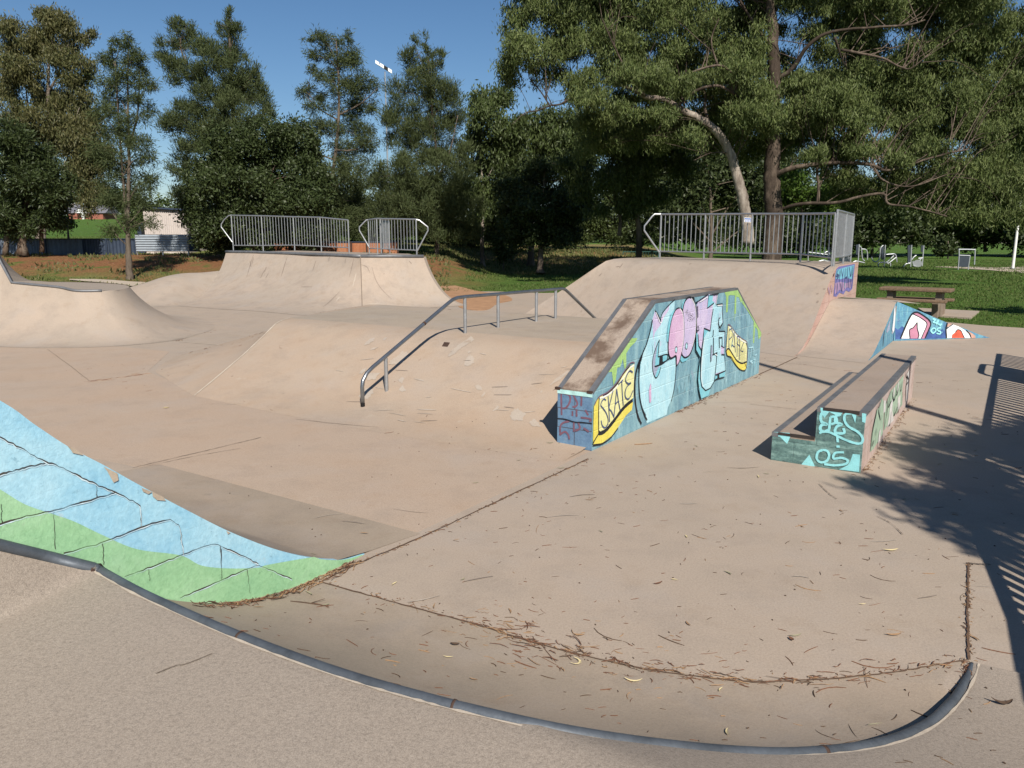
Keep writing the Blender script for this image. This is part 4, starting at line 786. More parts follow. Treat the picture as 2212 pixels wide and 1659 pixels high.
mb = MB(); a_ = [rows[0][k] for k in range(len(prof))] + [far[0]]; mb.prism([q + np.array([0, 0, -0.004]) for q in a_] + [W(20.2, 3.2, -0.08), W(14.2, 3.2, -0.08)], VX*0.006); SW = mb; SWM = [pink]
mb = MB(); mb.add([far[0], far[1], np.array([far[1][0], far[1][1], -0.1]), np.array([far[0][0], far[0][1], -0.1])], [(0, 1, 2, 3)]); mb.add([far[1], top[-1], np.array([top[-1][0], top[-1][1], -0.1]), np.array([far[1][0], far[1][1], -0.1])] , [(0, 1, 2, 3)]); mb.add([hs[k] for k in range(len(prof))] + [np.array([hs[-1][0], hs[-1][1], -0.1])], [tuple(range(len(prof)+1))]); mb.build('rear_wall', M['ramp'], bigb)
PT['violet'] = plain('violet_spray', (0.16, 0.15, 0.36), 0.6, 0, 0.35, 6, bmp=0); PT['aqua'] = plain('aqua_spray', (0.17, 0.42, 0.55), 0.6, 0, 0.3, 8, bmp=0); PT['mauve'] = plain('mauve_spray', (0.36, 0.24, 0.38), 0.65, 0, 0.35, 9, bmp=0)
t3 = Decal(lambda q: plp(*RB(*q), W(0, 3.2), -VX), -VX, 0.004, 0.0006)
t3.fill('violet', [(300, 240), (330, 210), (420, 195), (535, 175), (530, 230), (520, 300), (510, 400), (500, 490), (460, 530), (420, 510), (390, 560), (340, 540), (300, 590), (262, 585), (268, 520), (280, 400), (285, 320)])
t3.fill('aqua', [(305, 250), (420, 215), (525, 190), (515, 260), (500, 370), (420, 350), (350, 370), (290, 360), (292, 300)])
t3.fill('mauve', [(280, 420), (350, 400), (420, 420), (490, 400), (480, 480), (430, 470), (390, 520), (340, 500), (280, 560)])
for l_ in ([(320, 250), (300, 300), (330, 330), (300, 380), (285, 500)], [(345, 240), (340, 330), (330, 520)], [(360, 235), (375, 330), (390, 235)], [(375, 330), (370, 520)], [(410, 230), (405, 340), (400, 500)], [(410, 350), (440, 345)], [(440, 220), (435, 350), (430, 480)], [(460, 215), (480, 330), (500, 200)], [(455, 330), (450, 480)], [(480, 360), (470, 470)], [(515, 200), (500, 330), (490, 480)], [(310, 420), (300, 560)], [(350, 420), (360, 520)], [(290, 330), (330, 320)]): t3.line('navy', l_, 0.05, 4, True)
for l_ in ([(330, 245), (310, 300)], [(352, 250), (348, 330)], [(425, 230), (420, 330)], [(510, 200), (500, 300)], [(400, 400), (395, 480)]): t3.line('turq', l_, 0.03, 0)
for l_ in ([(230, 440), (215, 520), (205, 560)], [(190, 470), (200, 540)], [(245, 470), (240, 540)]): t3.line('mauve', l_, 0.04, 3)
t3.line('ink', [(265, 290), (255, 335)], 0.05, 0, True)
put(t3, SW, SWM); SW.build('side_wall', SWM, bigb)
# ---------------------------------------------------------------- lower bank with painted blue wedge wall
lb = thing('low_bank', 'lower concrete bank ending in a blue wedge wall painted with white and pink shapes', 'skate ramp', W(17, 2.4, 0))
pr = [(14.15, 0.003), (14.5, 0.012), (14.83, 0.04), (15.2, 0.115), (15.62, 0.23), (16.3, 0.435), (17.01, 0.652), (17.4, 0.765), (17.55, 0.795), (17.7, 0.81), (17.95, 0.82)]
rows = [[W(u + 0.25*t - 0.68*t*max(0, (min(u, 17.7)-14.2)/3.5), 2.0 + 1.195*t, z) for u, z in pr] for t in np.linspace(0, 1, 8)]
mb = MB(); mb.grid(rows); mb.build('bank_face', M['ramp'], lb, smooth='all', conc=True)
A_ = W(17.62, 1.99, 0); Bp = W(19.35, 0.28, 0); WD = unit(Bp-A_); WN = np.array([WD[1], -WD[0], 0]); WN = WN if WN[1] < 0 else -WN
bluew = wallpaint('blue_turquoise_wedge_paint', [(0.055, 0.13, 0.28), (0.08, 0.24, 0.35), (0.2, 0.41, 0.45)], A_, WD, (0.06, 0.12, 0.25), 4.5, (2.4, 2.4, 0.45), jmix=0.2)
mb = MB(); mb.prism([W(u, 2.0, z-0.012) for u, z in pr[:-2]] + [W(17.62, 2.0, 0.79), W(17.62, 2.0, -0.06), W(14.15, 2.0, -0.06)], VX*0.04); SB = mb; SBM = [bluew]
def wp(q): return plp(*q, A_, WN)
topw = [wp(A4(1192, 918)), wp(A4(1400, 1005)), wp(A4(1590, 1086)), wp(A4(1720, 1130)), wp(A4(1850, 1182)), wp(A4(1935, 1214))]
topw = [np.array([q[0], q[1], max(q[2], 0.004)]) for q in topw]
Aw = np.array([A_[0], A_[1], -0.06]); Ew = topw[-1].copy(); Ew[2] = -0.06
mb = MB(); mb.prism([Aw] + topw + [Ew], -WN*0.16); WB = mb; WBM = [bluew]
bk = [W(17.95, 3.2, 0.82), W(18.6, 3.2, 0.80), W(19.4, 3.1, 0.5), W(20.2, 2.6, 0.15), W(20.6, 1.6, 0.03), W(20.3, 0.6, -0.01)]
mb = MB(); tw = [W(17.95, 2.0, 0.815)] + [q - WN*0.16 - np.array([0, 0, 0.006]) for q in topw[1:]]; tw = resample(tw, 12); bk = resample(bk, 12)
mb.grid([[lerp(a, b, t) for t in (0, 0.5, 1)] for a, b in zip(tw, bk)]); mb.build('earth_back', plain('grassy_earth_fill', (0.09, 0.095, 0.04), 1, 0, 0.4, 8), lb)
mb = MB(); mb.add([W(17.6, 1.995, 0.805), W(17.95, 2.0, 0.818), W(17.5, 3.195, 0.818), W(18.6, 3.195, 0.8), W(18.3, 1.6, 0.74)], [(0, 1, 4), (1, 2, 3, 4)]); mb.build('top', M['ramp'], lb)
PT['rose'] = plain('rose_paint', (0.42, 0.19, 0.27), 0.6, 0, 0.2, 8, bmp=0); PT['redp'] = plain('red_orange_paint', (0.55, 0.10, 0.06), 0.6, 0, 0.4, 9, bmp=0); PT['tan'] = plain('tan_pink_paint', (0.46, 0.28, 0.22), 0.6, 0, 0.3, 9, bmp=0); PT['deep'] = plain('deep_blue_paint', (0.05, 0.10, 0.27), 0.6, 0, 0.5, 9, bmp=0)
t4 = Decal(lambda q: wp(RB(*q)), WN, 0.003, 0.0006)
t4.fill('deep', [(1045, 980), (1080, 1010), (1130, 960), (1180, 1000), (1250, 1040), (1400, 1060), (1460, 1010), (1540, 1050), (1640, 1000), (1690, 1050), (1690, 1116), (1045, 1130)]); t4.fill('deep', [(1045, 1040), (1110, 980), (1150, 1000), (1120, 1110), (1045, 1135)]); t4.fill('deep', [(1400, 1090), (1470, 1040), (1560, 1060), (1680, 1010), (1690, 1112), (1400, 1118)])
t4.fill('rose', [(1270, 800), (1320, 790), (1390, 830), (1460, 880), (1492, 930), (1470, 1000), (1410, 1118), (1360, 1118), (1380, 900)])
t4.fill('white', [(1270, 815), (1360, 855), (1430, 910), (1440, 950), (1400, 1050), (1370, 1118), (1115, 1118), (1180, 960), (1240, 840)])
t4.fill('rose', [(1320, 915), (1322, 990), (1340, 1075), (1330, 1118), (1230, 1118), (1222, 1015), (1270, 980)])
for l_, wd in (([(1110, 1118), (1180, 950), (1240, 830), (1275, 795), (1330, 790), (1400, 830), (1470, 885), (1492, 935), (1470, 1000), (1420, 1115)], .028), ([(1270, 810), (1360, 855), (1432, 910), (1440, 955), (1400, 1050), (1372, 1116)], .016), ([(1320, 915), (1270, 980), (1222, 1012), (1230, 1116)], .018), ([(1320, 915), (1322, 990), (1342, 1075), (1328, 1116)], .018)): t4.line('ink', l_, wd, 4)
t4.fill('white', [(1770, 940), (1840, 965), (1920, 1010), (1970, 1060), (1995, 1112), (1688, 1114), (1684, 1000), (1720, 965)])
t4.fill('tan', [(1705, 925), (1760, 935), (1712, 970), (1690, 975)]); t4.fill('tan', [(1940, 1015), (2010, 1050), (2055, 1085), (2055, 1110), (2000, 1112), (1985, 1070)])
t4.fill('redp', [(1830, 1005), (1870, 1020), (1890, 1060), (1915, 1110), (1755, 1112), (1760, 1070), (1800, 1040)])
for l_, wd in (([(1690, 1112), (1684, 1000), (1700, 920)], .024), ([(1684, 1000), (1770, 937)], .016), ([(1800, 1040), (1830, 1005), (1870, 1020), (1890, 1060), (1915, 1110)], .014), ([(1940, 1012), (1985, 1065), (2000, 1110)], .012)): t4.line('ink', l_, wd, 3)
for l_ in ([(1510, 870), (1550, 880), (1520, 910), (1560, 920)], [(1570, 880), (1560, 940)], [(1590, 880), (1575, 930), (1620, 940)], [(1630, 930), (1600, 960)], [(1500, 1000), (1530, 985), (1555, 1010), (1520, 1050), (1490, 1020), (1500, 1000)], [(1615, 980), (1575, 990), (1580, 1020), (1610, 1030), (1605, 1060), (1560, 1050)], [(1630, 1035), (1632, 1040)]): t4.line('turq', l_, 0.03, 3)
put(t4, WB, WBM); WB.build('wedge_wall', WBM, lb)
t5 = Decal(lambda q: plp(*RB(*q), W(0, 2.0), -VX), -VX, 0.003, 0.0006)
t5.fill('white', [(1042, 690), (1048, 800), (1040, 1000), (1010, 1060), (1000, 1050), (1020, 900), (1030, 760)]); t5.fill('grey', [(960, 930), (985, 860), (970, 1010), (940, 1050), (930, 1030)])
t5.fill('tan', [(1050, 720), (1062, 700), (1045, 1100), (1030, 1110), (1045, 950)])
t5.line('ink', [(910, 1010), (895, 1120), (888, 1220)], 0.05, 4, True); t5.line('navy', [(1030, 740), (1000, 960), (1010, 1050)], 0.03, 4)
put(t5, SB, SBM); SB.build('side_wall', SBM, lb)
# ---------------------------------------------------------------- guard railings
def railing(label, bays, loops=(), group=None, extra=None, name='guard_railing', br=0.011, pr_=0.024):
    c = sum(([q for q in (P[0] for P in posts)] for posts, _ in bays), []); c = sum(c)/len(c)
    t = thing(name, label, 'railing', c, group or 'galvanised guard railings')
    for posts, ns in bays:
        tops = []
        for b_, h in posts:
            mb = MB(); mb.tube([b_ - np.array([0, 0, 0.03]), b_ + np.array([0, 0, h])], pr_, 8); mb.build('post', M['galv'], t, smooth=True); tops.append(b_ + np.array([0, 0, h]))
        mb = MB(); mb.tube(tops, pr_, 8); mb.build('top_rail', M['galv'], t, smooth=True)
        lows = [b_ + np.array([0, 0, h*0.14]) for b_, h in posts]
        mb = MB(); mb.tube(lows, pr_*0.8, 8); mb.build('bottom_rail', M['galv'], t, smooth=True)
        for i, n_ in enumerate(ns):
            for k in range(1, n_+1):
                f = k/(n_+1); mb = MB(); mb.tube([lerp(lows[i], lows[i+1], f), lerp(tops[i], tops[i+1], f)], br, 6); mb.build('baluster', M['galv'], t, smooth=True)
    for L in loops:
        mb = MB(); mb.tube(L, pr_, 8); mb.build('end_loop', M['galv'], t, smooth=True)
    return t
def pp(q1, q2, y, h=None):
    b_ = yp(*q1, y); t_ = yp(*q2, y); return (b_, float(t_[2]-b_[2]))
LA = [pp(A1(1878, 505), A1(1866, 224), 30.2), pp(A2(107, 505), A2(100, 228), 29.2), pp(A2(360, 500), A2(354, 236), 28.4), pp(A2(575, 512), A2(570, 240), 27.6), pp(A2(798, 520), A2(793, 262), 26.8)]
railing('long galvanised guard railing with thin upright bars on the far left platform', [(LA, [9, 10, 9, 9])],
        [[yp(*A1(1866, 222), 30.2), yp(*A1(1840, 226), 30.2), yp(*A1(1805, 258), 30.3), yp(*A1(1780, 295), 30.3), yp(*A1(1780, 318), 30.3), yp(*A1(1876, 448), 30.2)]])
LB = [pp(A2(960, 525), A2(953, 260), 26.9), pp(A2(1027, 530), A2(1020, 250), 26.3), pp(A2(1342, 545), A2(1338, 256), 25.5)]
LC = [(LB[1][0] + np.array([0.1, 0.15, 0]), LB[1][1]-0.03), pp(A2(1125, 532), A2(1122, 262), 29.6)]
railing('short galvanised guard railing with pointed loop ends on the far left platform', [(LB, [3, 12]), (LC, [9])],
        [[yp(*A2(953, 260), 26.9), yp(*A2(936, 262), 26.9), yp(*A2(880, 318), 26.9), yp(*A2(880, 345), 26.9), yp(*A2(958, 480), 26.9)],
         [yp(*A2(1338, 258), 25.5), yp(*A2(1362, 264), 25.5), yp(*A2(1430, 318), 25.5), yp(*A2(1432, 345), 25.5), yp(*A2(1345, 510), 25.5)]])
R_ = [pp(A3(1285, 562), A3(1293, 215), 20.6), pp(A3(1638, 570), A3(1652, 215), 19.6), pp(A3(2012, 580), A3(2030, 212), 18.4), pp(A4(412, 588), A4(436, 212), 17.3), pp(A4(665, 622), A4(678, 208), 16.1)]
R2 = [(R_[-1][0] + np.array([0.03, -0.02, 0]), R_[-1][1]+0.06), pp(A4(755, 612), A4(772, 203), 17.4), pp(A4(815, 592), A4(848, 218), 19.2)]
rr = railing('galvanised corner guard railing on the deck of the big right bank', [(R_, [9, 10, 10, 7]), (R2, [7, 7])],
        [[yp(*A3(1293, 214), 20.6), yp(*A3(1245, 214), 20.6), yp(*A3(1225, 232), 20.6), yp(*A3(1162, 310), 20.6), yp(*A3(1160, 345), 20.6), yp(*A3(1280, 520), 20.6)]])
q = [yp(*A3(*c_), 18.42) for c_ in ((1966, 242), (2020, 244), (2020, 280), (1966, 278))]
mb = MB(); mb.prism(q, (0, 0.015, 0)); ns_ = mb.build('notice_plate', PT['white'], rr)
mb = MB(); mb.add([x + np.array([0, -0.004, 0]) for x in [yp(*A3(*c_), 18.42) for c_ in ((1968, 246), (2018, 248), (2018, 258), (1968, 257))]], [(0, 1, 2, 3)])
for x in (1972, 1984, 1996, 2008): mb.add([v_ + np.array([0, -0.005, 0]) for v_ in [yp(*A3(*c_), 18.42) for c_ in ((x, 263), (x+8, 263), (x+8, 274), (x, 274))]], [(0, 1, 2, 3)])
mb.build('notice_text', plain('notice_blue', (0.05, 0.12, 0.35), 0.5, bmp=0), ns_)
# ---------------------------------------------------------------- picnic table
L_, Rr = gp(*RB(838, 478), 0.73), gp(*RB(1752, 510), 0.73); td = unit(Rr-L_); tn = np.array([-td[1], td[0], 0]); tl_ = float(np.linalg.norm(Rr-L_))
if tn[1] < 0: tn = -tn
mid_ = (L_+Rr)/2; mid_[2] = 0
pt_ = thing('picnic_table', 'brown pebble concrete picnic table with two benches on the lawn', 'picnic table', mid_ + tn*0.35)
peb = plain('brown_pebble_concrete', (0.17, 0.115, 0.075), 0.9, 0, 0.45, 26, bmp=0.6)
cs = plain('grey_brown_cast_concrete', (0.22, 0.17, 0.13), 0.9, 0, 0.25, 8)
def plank(c, l, w_, z, h, nm):
    mb = MB(); mb.box(c + np.array([0, 0, z-h/2]), l, w_, h, td); o = mb.build(nm, peb, pt_); mo = o.modifiers.new('round', 'BEVEL'); mo.width = 0.02; mo.segments = 2
tc = mid_ + tn*0.36
plank(tc, tl_, 0.72, 0.75, 0.09, 'table_top')
lb_ = gp(*RB(797, 615), 0.48); rb_ = gp(*RB(1694, 650), 0.48); bc = (lb_+rb_)/2; bc[2] = 0
plank(bc + tn*0.13, float(np.linalg.norm(rb_-lb_)), 0.27, 0.5, 0.075, 'bench')
plank(tc + tn*0.68, tl_*0.97, 0.27, 0.44, 0.075, 'bench')
for s_ in (-0.34, 0.34):
    c_ = tc + td*tl_*s_
    mb = MB(); mb.prism([c_ - tn*0.22 - td*0.09, c_ + tn*0.22 - td*0.09, c_ + tn*0.22 - td*0.09 + np.array([0, 0, .68]), c_ - tn*0.22 - td*0.09 + np.array([0, 0, .68])], td*0.16)
    mb.prism([c_ - tn*0.74 + np.array([0, 0, .30]) - td*0.07, c_ + tn*0.74 + np.array([0, 0, .30]) - td*0.07, c_ + tn*0.74 + np.array([0, 0, .37]) - td*0.07, c_ - tn*0.74 + np.array([0, 0, .37]) - td*0.07], td*0.12)
    mb.prism([c_ - tn*0.70 - td*0.08, c_ - tn*0.42 - td*0.08, c_ - tn*0.42 - td*0.08 + np.array([0, 0, .42]), c_ - tn*0.74 - td*0.08 + np.array([0, 0, .42])], td*0.14)
    mb.prism([c_ + tn*0.70 - td*0.08, c_ + tn*0.42 - td*0.08, c_ + tn*0.42 - td*0.08 + np.array([0, 0, .36]), c_ + tn*0.74 - td*0.08 + np.array([0, 0, .36])], td*0.14)
    mb.build('leg', cs, pt_)
# ---------------------------------------------------------------- outdoor gym on the lawn
DG = plain('dark_grey_panel', (0.035, 0.045, 0.06), 0.5, 0.1, 0.2, 5); LG = plain('light_grey_tube', (0.36, 0.38, 0.40), 0.4, 0.3, 0.15, 8)
def gym(label, base, y, tubes, panels, discs=(), name='exercise_machine', r=0.045, cat='exercise machine'):
    b_ = yp(*A4(*base), y); b_[2] = tz(b_[0], b_[1]); t = thing(name, label, cat, b_, 'exercise machines on the lawn' if name == 'exercise_machine' else None)
    def P(m): 
        X, Y = m[0], m[1]; q = yp(*A4(X, Y), y + (m[2] if len(m) > 2 else 0)); return q
    for nm, L in tubes:
        pts_ = [P(m) for m in L]; pts_ = spline(pts_, 4) if len(pts_) > 2 else pts_
        for q_ in pts_: q_[2] = max(q_[2], tz(q_[0], q_[1])+0.02)
        mb = MB(); mb.tube(pts_, r, 8); mb.build(nm, LG, t, smooth=True)
    for nm, L in panels:
        mb = MB(); mb.prism([P(m) for m in L], (0.02, 0.12, 0)); mb.build(nm, DG, t)
    for nm, m, rad in discs:
        c_ = P(m); mb = MB(); mb.tube([c_ - np.array([0.03, 0.05, 0]), c_ + np.array([0.03, 0.05, 0])], rad, 20); mb.build(nm, LG, t, smooth=True)
    return t
gym('grey chest press exercise machine half hidden by the right guard railing', (560, 600), 60,
    [('frame', [(475, 590), (475, 520)]), ('frame', [(475, 520), (640, 540)]), ('arm', [(590, 540), (630, 515), (650, 540)]), ('base_bar', [(540, 600), (600, 585), (640, 600)]), ('base_bar', [(610, 590), (700, 600)])], [('back_panel', [(635, 480), (655, 480), (655, 590), (635, 590)])], [('wheel', (768, 588), 0.42)])
gym('grey exercise station just right of the right platform wall', (880, 620), 60,
    [('post', [(876, 622), (886, 456)]), ('handle', [(884, 470), (900, 480), (905, 500)]), ('side_frame', [(905, 495), (940, 500), (952, 530), (952, 580)]), ('leg', [(905, 500), (912, 570), (930, 590)]), ('base_bar', [(838, 600), (860, 592), (895, 598), (930, 606)])], [('back_panel', [(862, 462), (882, 458), (880, 540), (862, 540)])])
gym('grey exercise machine with a dark panel and slanted rails on the lawn', (1085, 635), 59,
    [('post', [(1086, 636), (1096, 462)]), ('handle', [(1080, 465), (1058, 490), (1052, 560), (1030, 595), (1000, 592), (985, 560)]), ('seat_frame', [(1100, 540), (1140, 536), (1178, 540), (1190, 600)]), ('slanted_rail', [(1165, 548), (1098, 610)]), ('slanted_rail', [(1185, 560), (1115, 615)]), ('base_bar', [(1040, 636), (1046, 605), (1130, 606), (1138, 632)])], [('back_panel', [(1064, 482), (1086, 478), (1084, 580), (1066, 582)])])
gym('grey exercise bike with round flywheel between two tall posts', (1320, 650), 58,
    [('post', [(1298, 652), (1308, 462)]), ('post', [(1392, 632), (1406, 466)]), ('handlebar', [(1310, 580), (1325, 560), (1345, 545)]), ('seat', [(1362, 570), (1400, 566)]), ('fork', [(1318, 590), (1320, 620), (1345, 640)]), ('base_bar', [(1240, 640), (1262, 615), (1296, 608)]), ('base_bar', [(1320, 628), (1352, 650)]), ('seat_post', [(1355, 610), (1385, 570)])],
    [('back_panel', [(1278, 468), (1300, 462), (1298, 605), (1278, 605)]), ('back_panel', [(1386, 466), (1404, 466), (1398, 520), (1386, 520)])], [('flywheel', (1355, 614), 0.30)])
gym('tall pale inverted U pull up frame behind the dark board', (1810, 626), 62, [('frame', [(1690, 560), (1690, 505), (1696, 498), (1810, 500), (1818, 508), (1812, 626)])], [], name='pull_up_frame', r=0.05, cat='pull up bar')
gym('dark rectangular board on two thin legs standing on the lawn', (1720, 655), 54, [('leg', [(1682, 660), (1690, 545)]), ('leg', [(1762, 662), (1778, 548)]), ('top_bar', [(1690, 545), (1778, 548)])], [('board', [(1690, 548), (1774, 550), (1764, 640), (1682, 638)])], name='notice_board', r=0.035, cat='board')
b_ = on_terrain(*A4(2120, 660)); pole = thing('lamp_pole', 'slim white pole standing on the lawn at far right', 'pole', b_)
mb = MB(); mb.tube([b_ - np.array([0, 0, .1]), b_ + np.array([0, 0, 7.5])], [0.1, 0.06], 10); mb.build('shaft', plain('white_painted_steel', (0.72, 0.72, 0.7), 0.4, 0, 0.08, 3), pole, smooth=True)
mb = MB(); mb.tube([b_, b_ + np.array([0, 0, .12])], 0.17, 10); mb.build('base_collar', M['galv'], pole, smooth=True)
# ---------------------------------------------------------------- things beyond the park on the left
fe = thing('panel_fence', 'long low dark blue grey panel fence on top of the left bank', 'fence', yp(60, 250, 46.5))
navy = plain('dark_navy_steel_sheet', (0.035, 0.05, 0.08), 0.5, 0.2, 0.3, 1.2); slate = plain('slate_blue_steel_sheet', (0.13, 0.16, 0.21), 0.5, 0.2, 0.3, 1.2)
xs_ = [A1(X, 450)[0] for X in (-420, -210, 0, 180, 370, 670, 860, 1090)]
for i in range(len(xs_)-1):
    a_, b2_ = yp(xs_[i], 250, 46.5), yp(xs_[i+1], 250, 46.5); mb = MB(); n_ = 16
    ztop = 2.03; vs = []
    rowA = []; rowB = []
    for k in range(n_+1):
        x = a_[0] + (b2_[0]-a_[0])*k/n_; yy = 46.5 + (0.03 if k % 2 else 0); z0 = tz(x, 46.5)-0.05
        rowA.append(np.array([x, yy, z0])); rowB.append(np.array([x, yy, ztop]))
    mb.grid([rowA, rowB]); mb.build('sheet', [slate, slate, slate, slate, slate, navy, navy][i], fe)
for x in xs_:
    a_ = yp(x, 250, 46.45); mb = MB(); mb.box([a_[0], 46.47, (tz(a_[0], 46.5)+2.05)/2], 0.06, 0.06, 2.1-tz(a_[0], 46.5)); mb.build('post', navy, fe)
a_, b2_ = yp(xs_[0], 250, 46.5), yp(xs_[-1], 250, 46.5); mb = MB(); mb.box([(a_[0]+b2_[0])/2, 46.49, 2.05], b2_[0]-a_[0], 0.09, 0.05); mb.build('capping', navy, fe)
cf = thing('corrugated_fence', 'silver corrugated iron sheet fence standing in front of the cream shed', 'fence', yp(160, 250, 45.8))
a_, b2_ = yp(*A1(1085, 380), 45.8), yp(*A1(1500, 385), 45.8); zc = yp(*A1(1300, 515), 45.8)[2]; zt_ = yp(*A1(1300, 378), 45.8)[2]
mb = MB(); rows = []
for k in range(61):
    z = zc + (zt_-zc)*k/60; yy = 45.8 - 0.035*math.sin(k/60*2*math.pi*7); rows.append([np.array([a_[0], yy, z]), np.array([b2_[0], yy, z])])
mb.grid(rows); mb.build('sheet', plain('dull_zinc_sheet', (0.30, 0.34, 0.38), 0.5, 0.2, 0.15, 4), cf, smooth='all')
for x in (a_[0], (a_[0]+b2_[0])/2, b2_[0]):
    mb = MB(); mb.box([x, 45.9, (zt_+zc)/2-0.1], 0.07, 0.07, zt_-zc+0.25); mb.build('post', M['galv'], cf)
mb = MB(); rows = []
b3_ = yp(*A1(1600, 385), 45.9)
for k in range(41):
    z = zc + (zt_-zc)*k/40; yy = 45.9 - 0.03*math.sin(k/40*2*math.pi*10); rows.append([np.array([b2_[0]+0.05, yy, z]), np.array([b3_[0], yy, z])])
mb.grid(rows); mb.build('dark_sheet', navy, cf, smooth='all')
sh = thing('garden_shed', 'cream corrugated metal shed behind the silver iron fence', 'shed', yp(164, 240, 49))
x0, x1 = yp(*A1(1150, 200), 48)[0], yp(*A1(1490, 200), 48)[0]; zl, zr = yp(*A1(1150, 165), 48)[2], yp(*A1(1480, 190), 48)[2]
cream = plain('cream_ribbed_sheet', (0.50, 0.45, 0.42), 0.55, 0.05, 0.1, 3)
mb = MB(); r0, r1 = [], []
for k in range(81):
    x = x0 + (x1-x0)*k/80; yy = 48 + (0.05 if (k % 4) < 2 else 0); r0.append(np.array([x, yy, 1.0])); r1.append(np.array([x, yy, zl+(zr-zl)*k/80]))
mb.grid([r0, r1]); mb.add([(x1, 48, 1), (x1, 51, 1), (x1, 51, zr), (x1, 48, zr)], [(0, 1, 2, 3)]); mb.add([(x0, 48, 1), (x0, 51, 1), (x0, 51, zl), (x0, 48, zl)], [(0, 1, 2, 3)]); mb.add([(x0, 51, 1), (x1, 51, 1), (x1, 51, zr), (x0, 51, zl)], [(0, 1, 2, 3)]); mb.build('wall', cream, sh)
mb = MB(); mb.prism([(x0-0.2, 47.8, zl+0.02), (x1+0.2, 47.8, zr+0.02), (x1+0.2, 51.2, zr+0.02), (x0-0.2, 51.2, zl+0.02)], (0, 0, 0.09)); mb.build('roof', navy, sh)
mb = MB(); mb.box([x0-0.13, 48.2, 2.35], 0.2, 0.3, 1.0); mb.build('dark_doorway', M['black'], sh)
mb = MB(); mb.box([x0-0.42, 48.6, 2.0], 0.4, 0.5, 2.0); mb.build('side_panel', navy, sh)
rw = thing('retaining_wall', 'low rusty orange board wall seen through the left platform railing', 'wall', yp(325, 246, 47))
a_, b2_ = yp(*A2(190, 470), 47.2), yp(*A2(1190, 470), 47.2); zt_ = yp(*A2(600, 442), 47.2)[2]; nb2 = 20
rus = wallpaint('rust_orange_boards', [(0.16, 0.05, 0.02), (0.32, 0.11, 0.045), (0.36, 0.19, 0.11)], a_, (1, 0, 0), (0.08, 0.03, 0.02), 0.9, (2.5, 2.5, 0.4), jmix=0.2)
mb = MB(); mb.prism([(a_[0], 47.2, 1.0), (b2_[0], 47.2, 1.0), (b2_[0], 47.2, zt_), (a_[0], 47.2, zt_)], (0, 0.12, 0)); mb.build('boards', rus, rw)
mb = MB(); mb.box([(a_[0]+b2_[0])/2, 47.25, zt_+0.03], b2_[0]-a_[0], 0.2, 0.06); mb.build('capping', navy, rw)
for k in range(9):
    mb = MB(); mb.box([a_[0]+(b2_[0]-a_[0])*k/8, 47.15, (zt_+1.1)/2], 0.09, 0.09, zt_-1.0); mb.build('post', M['rust'], rw)
gf = thing('low_fence', 'low dark green metal fence behind the big right bank', 'fence', yp(640, 256, 58))
x0, x1 = yp(*A3(990, 520), 58)[0], yp(*A3(1275, 520), 58)[0]; z0 = yp(*A3(1000, 572), 58)[2]; z1 = yp(*A3(1000, 516), 58)[2]
grn = plain('dark_green_painted_steel', (0.025, 0.075, 0.065), 0.5, 0.1, 0.2, 4)
for nm, z in (('top_rail', z1), ('bottom_rail', z0+0.1)):
    mb = MB(); mb.box([(x0+x1)/2, 58, z], x1-x0, 0.05, 0.05); mb.build(nm, grn, gf)
for k in range(15):
    mb = MB(); x = x0+(x1-x0)*k/14; pst = k % 7 == 0; mb.box([x, 58, (z0+z1)/2-(0.15 if pst else -0.05)], 0.06 if pst else 0.02, 0.06 if pst else 0.02, z1-z0+(0.3 if pst else -0.1)); mb.build('post' if pst else 'baluster', grn, gf)
ho = thing('house', 'distant red brick house with white gable on the hill at left', 'house', yp(81, 220, 200))
hx = yp(81, 220, 200); hz = yp(*A1(650, 264), 200)[2]; brick = plain('red_brick', (0.26, 0.10, 0.07), 0.9, 0, 0.2, 0.8); whp = PT['white']
gx0, gx1 = yp(*A1(605, 205), 200)[0], yp(*A1(728, 205), 200)[0]; zg = yp(*A1(650, 205), 200)[2]; zp = yp(*A1(668, 160), 200)[2]
mb = MB(); mb.box([(gx0+gx1)/2, 204, (hz+zg)/2-1], 9.0, 6, zg-hz+2.0); mb.build('wall', brick, ho)
mb = MB(); mb.prism([(gx0-0.3, 199.6, zg), (gx1+0.3, 199.6, zg), ((gx0+gx1)/2, 199.6, zp)], (0, 0.3, 0)); mb.build('gable', whp, ho)
for x in (gx0+0.3, (gx0+gx1)/2, gx1-0.3): mb = MB(); mb.box([x, 200, (hz+zg)/2-0.6], 0.5, 0.5, zg-hz+1.2); mb.build('porch_column', brick if x != (gx0+gx1)/2 else whp, ho)
mb = MB(); mb.prism([((gx0+gx1)/2-5.6, 199.5, zg+0.1), ((gx0+gx1)/2+5.6, 199.5, zg+0.1), ((gx0+gx1)/2, 199.5, zp+1.2)], (0, 9, 0)) if False else mb.prism([((gx0+gx1)/2-5.4, 200.6, zg), ((gx0+gx1)/2-5.4, 208, zg), ((gx0+gx1)/2-5.4, 204.5, zp+0.9)], (10.8, 0, 0)); mb.build('roof', plain('grey_tile_roof', (0.14, 0.14, 0.16), 0.8, 0, 0.15, 2), ho)
fl = thing('floodlight_tower', 'tall thin floodlight pole with tilted lamp bar showing above the trees', 'floodlight', yp(386, 250, 105))
P0 = yp(*S2(1085, 575), 105); mb = MB(); mb.tube([np.array([P0[0], 105, 0.5]), P0], [0.15, 0.075], 8); mb.build('mast', M['galv'], fl, smooth=True)
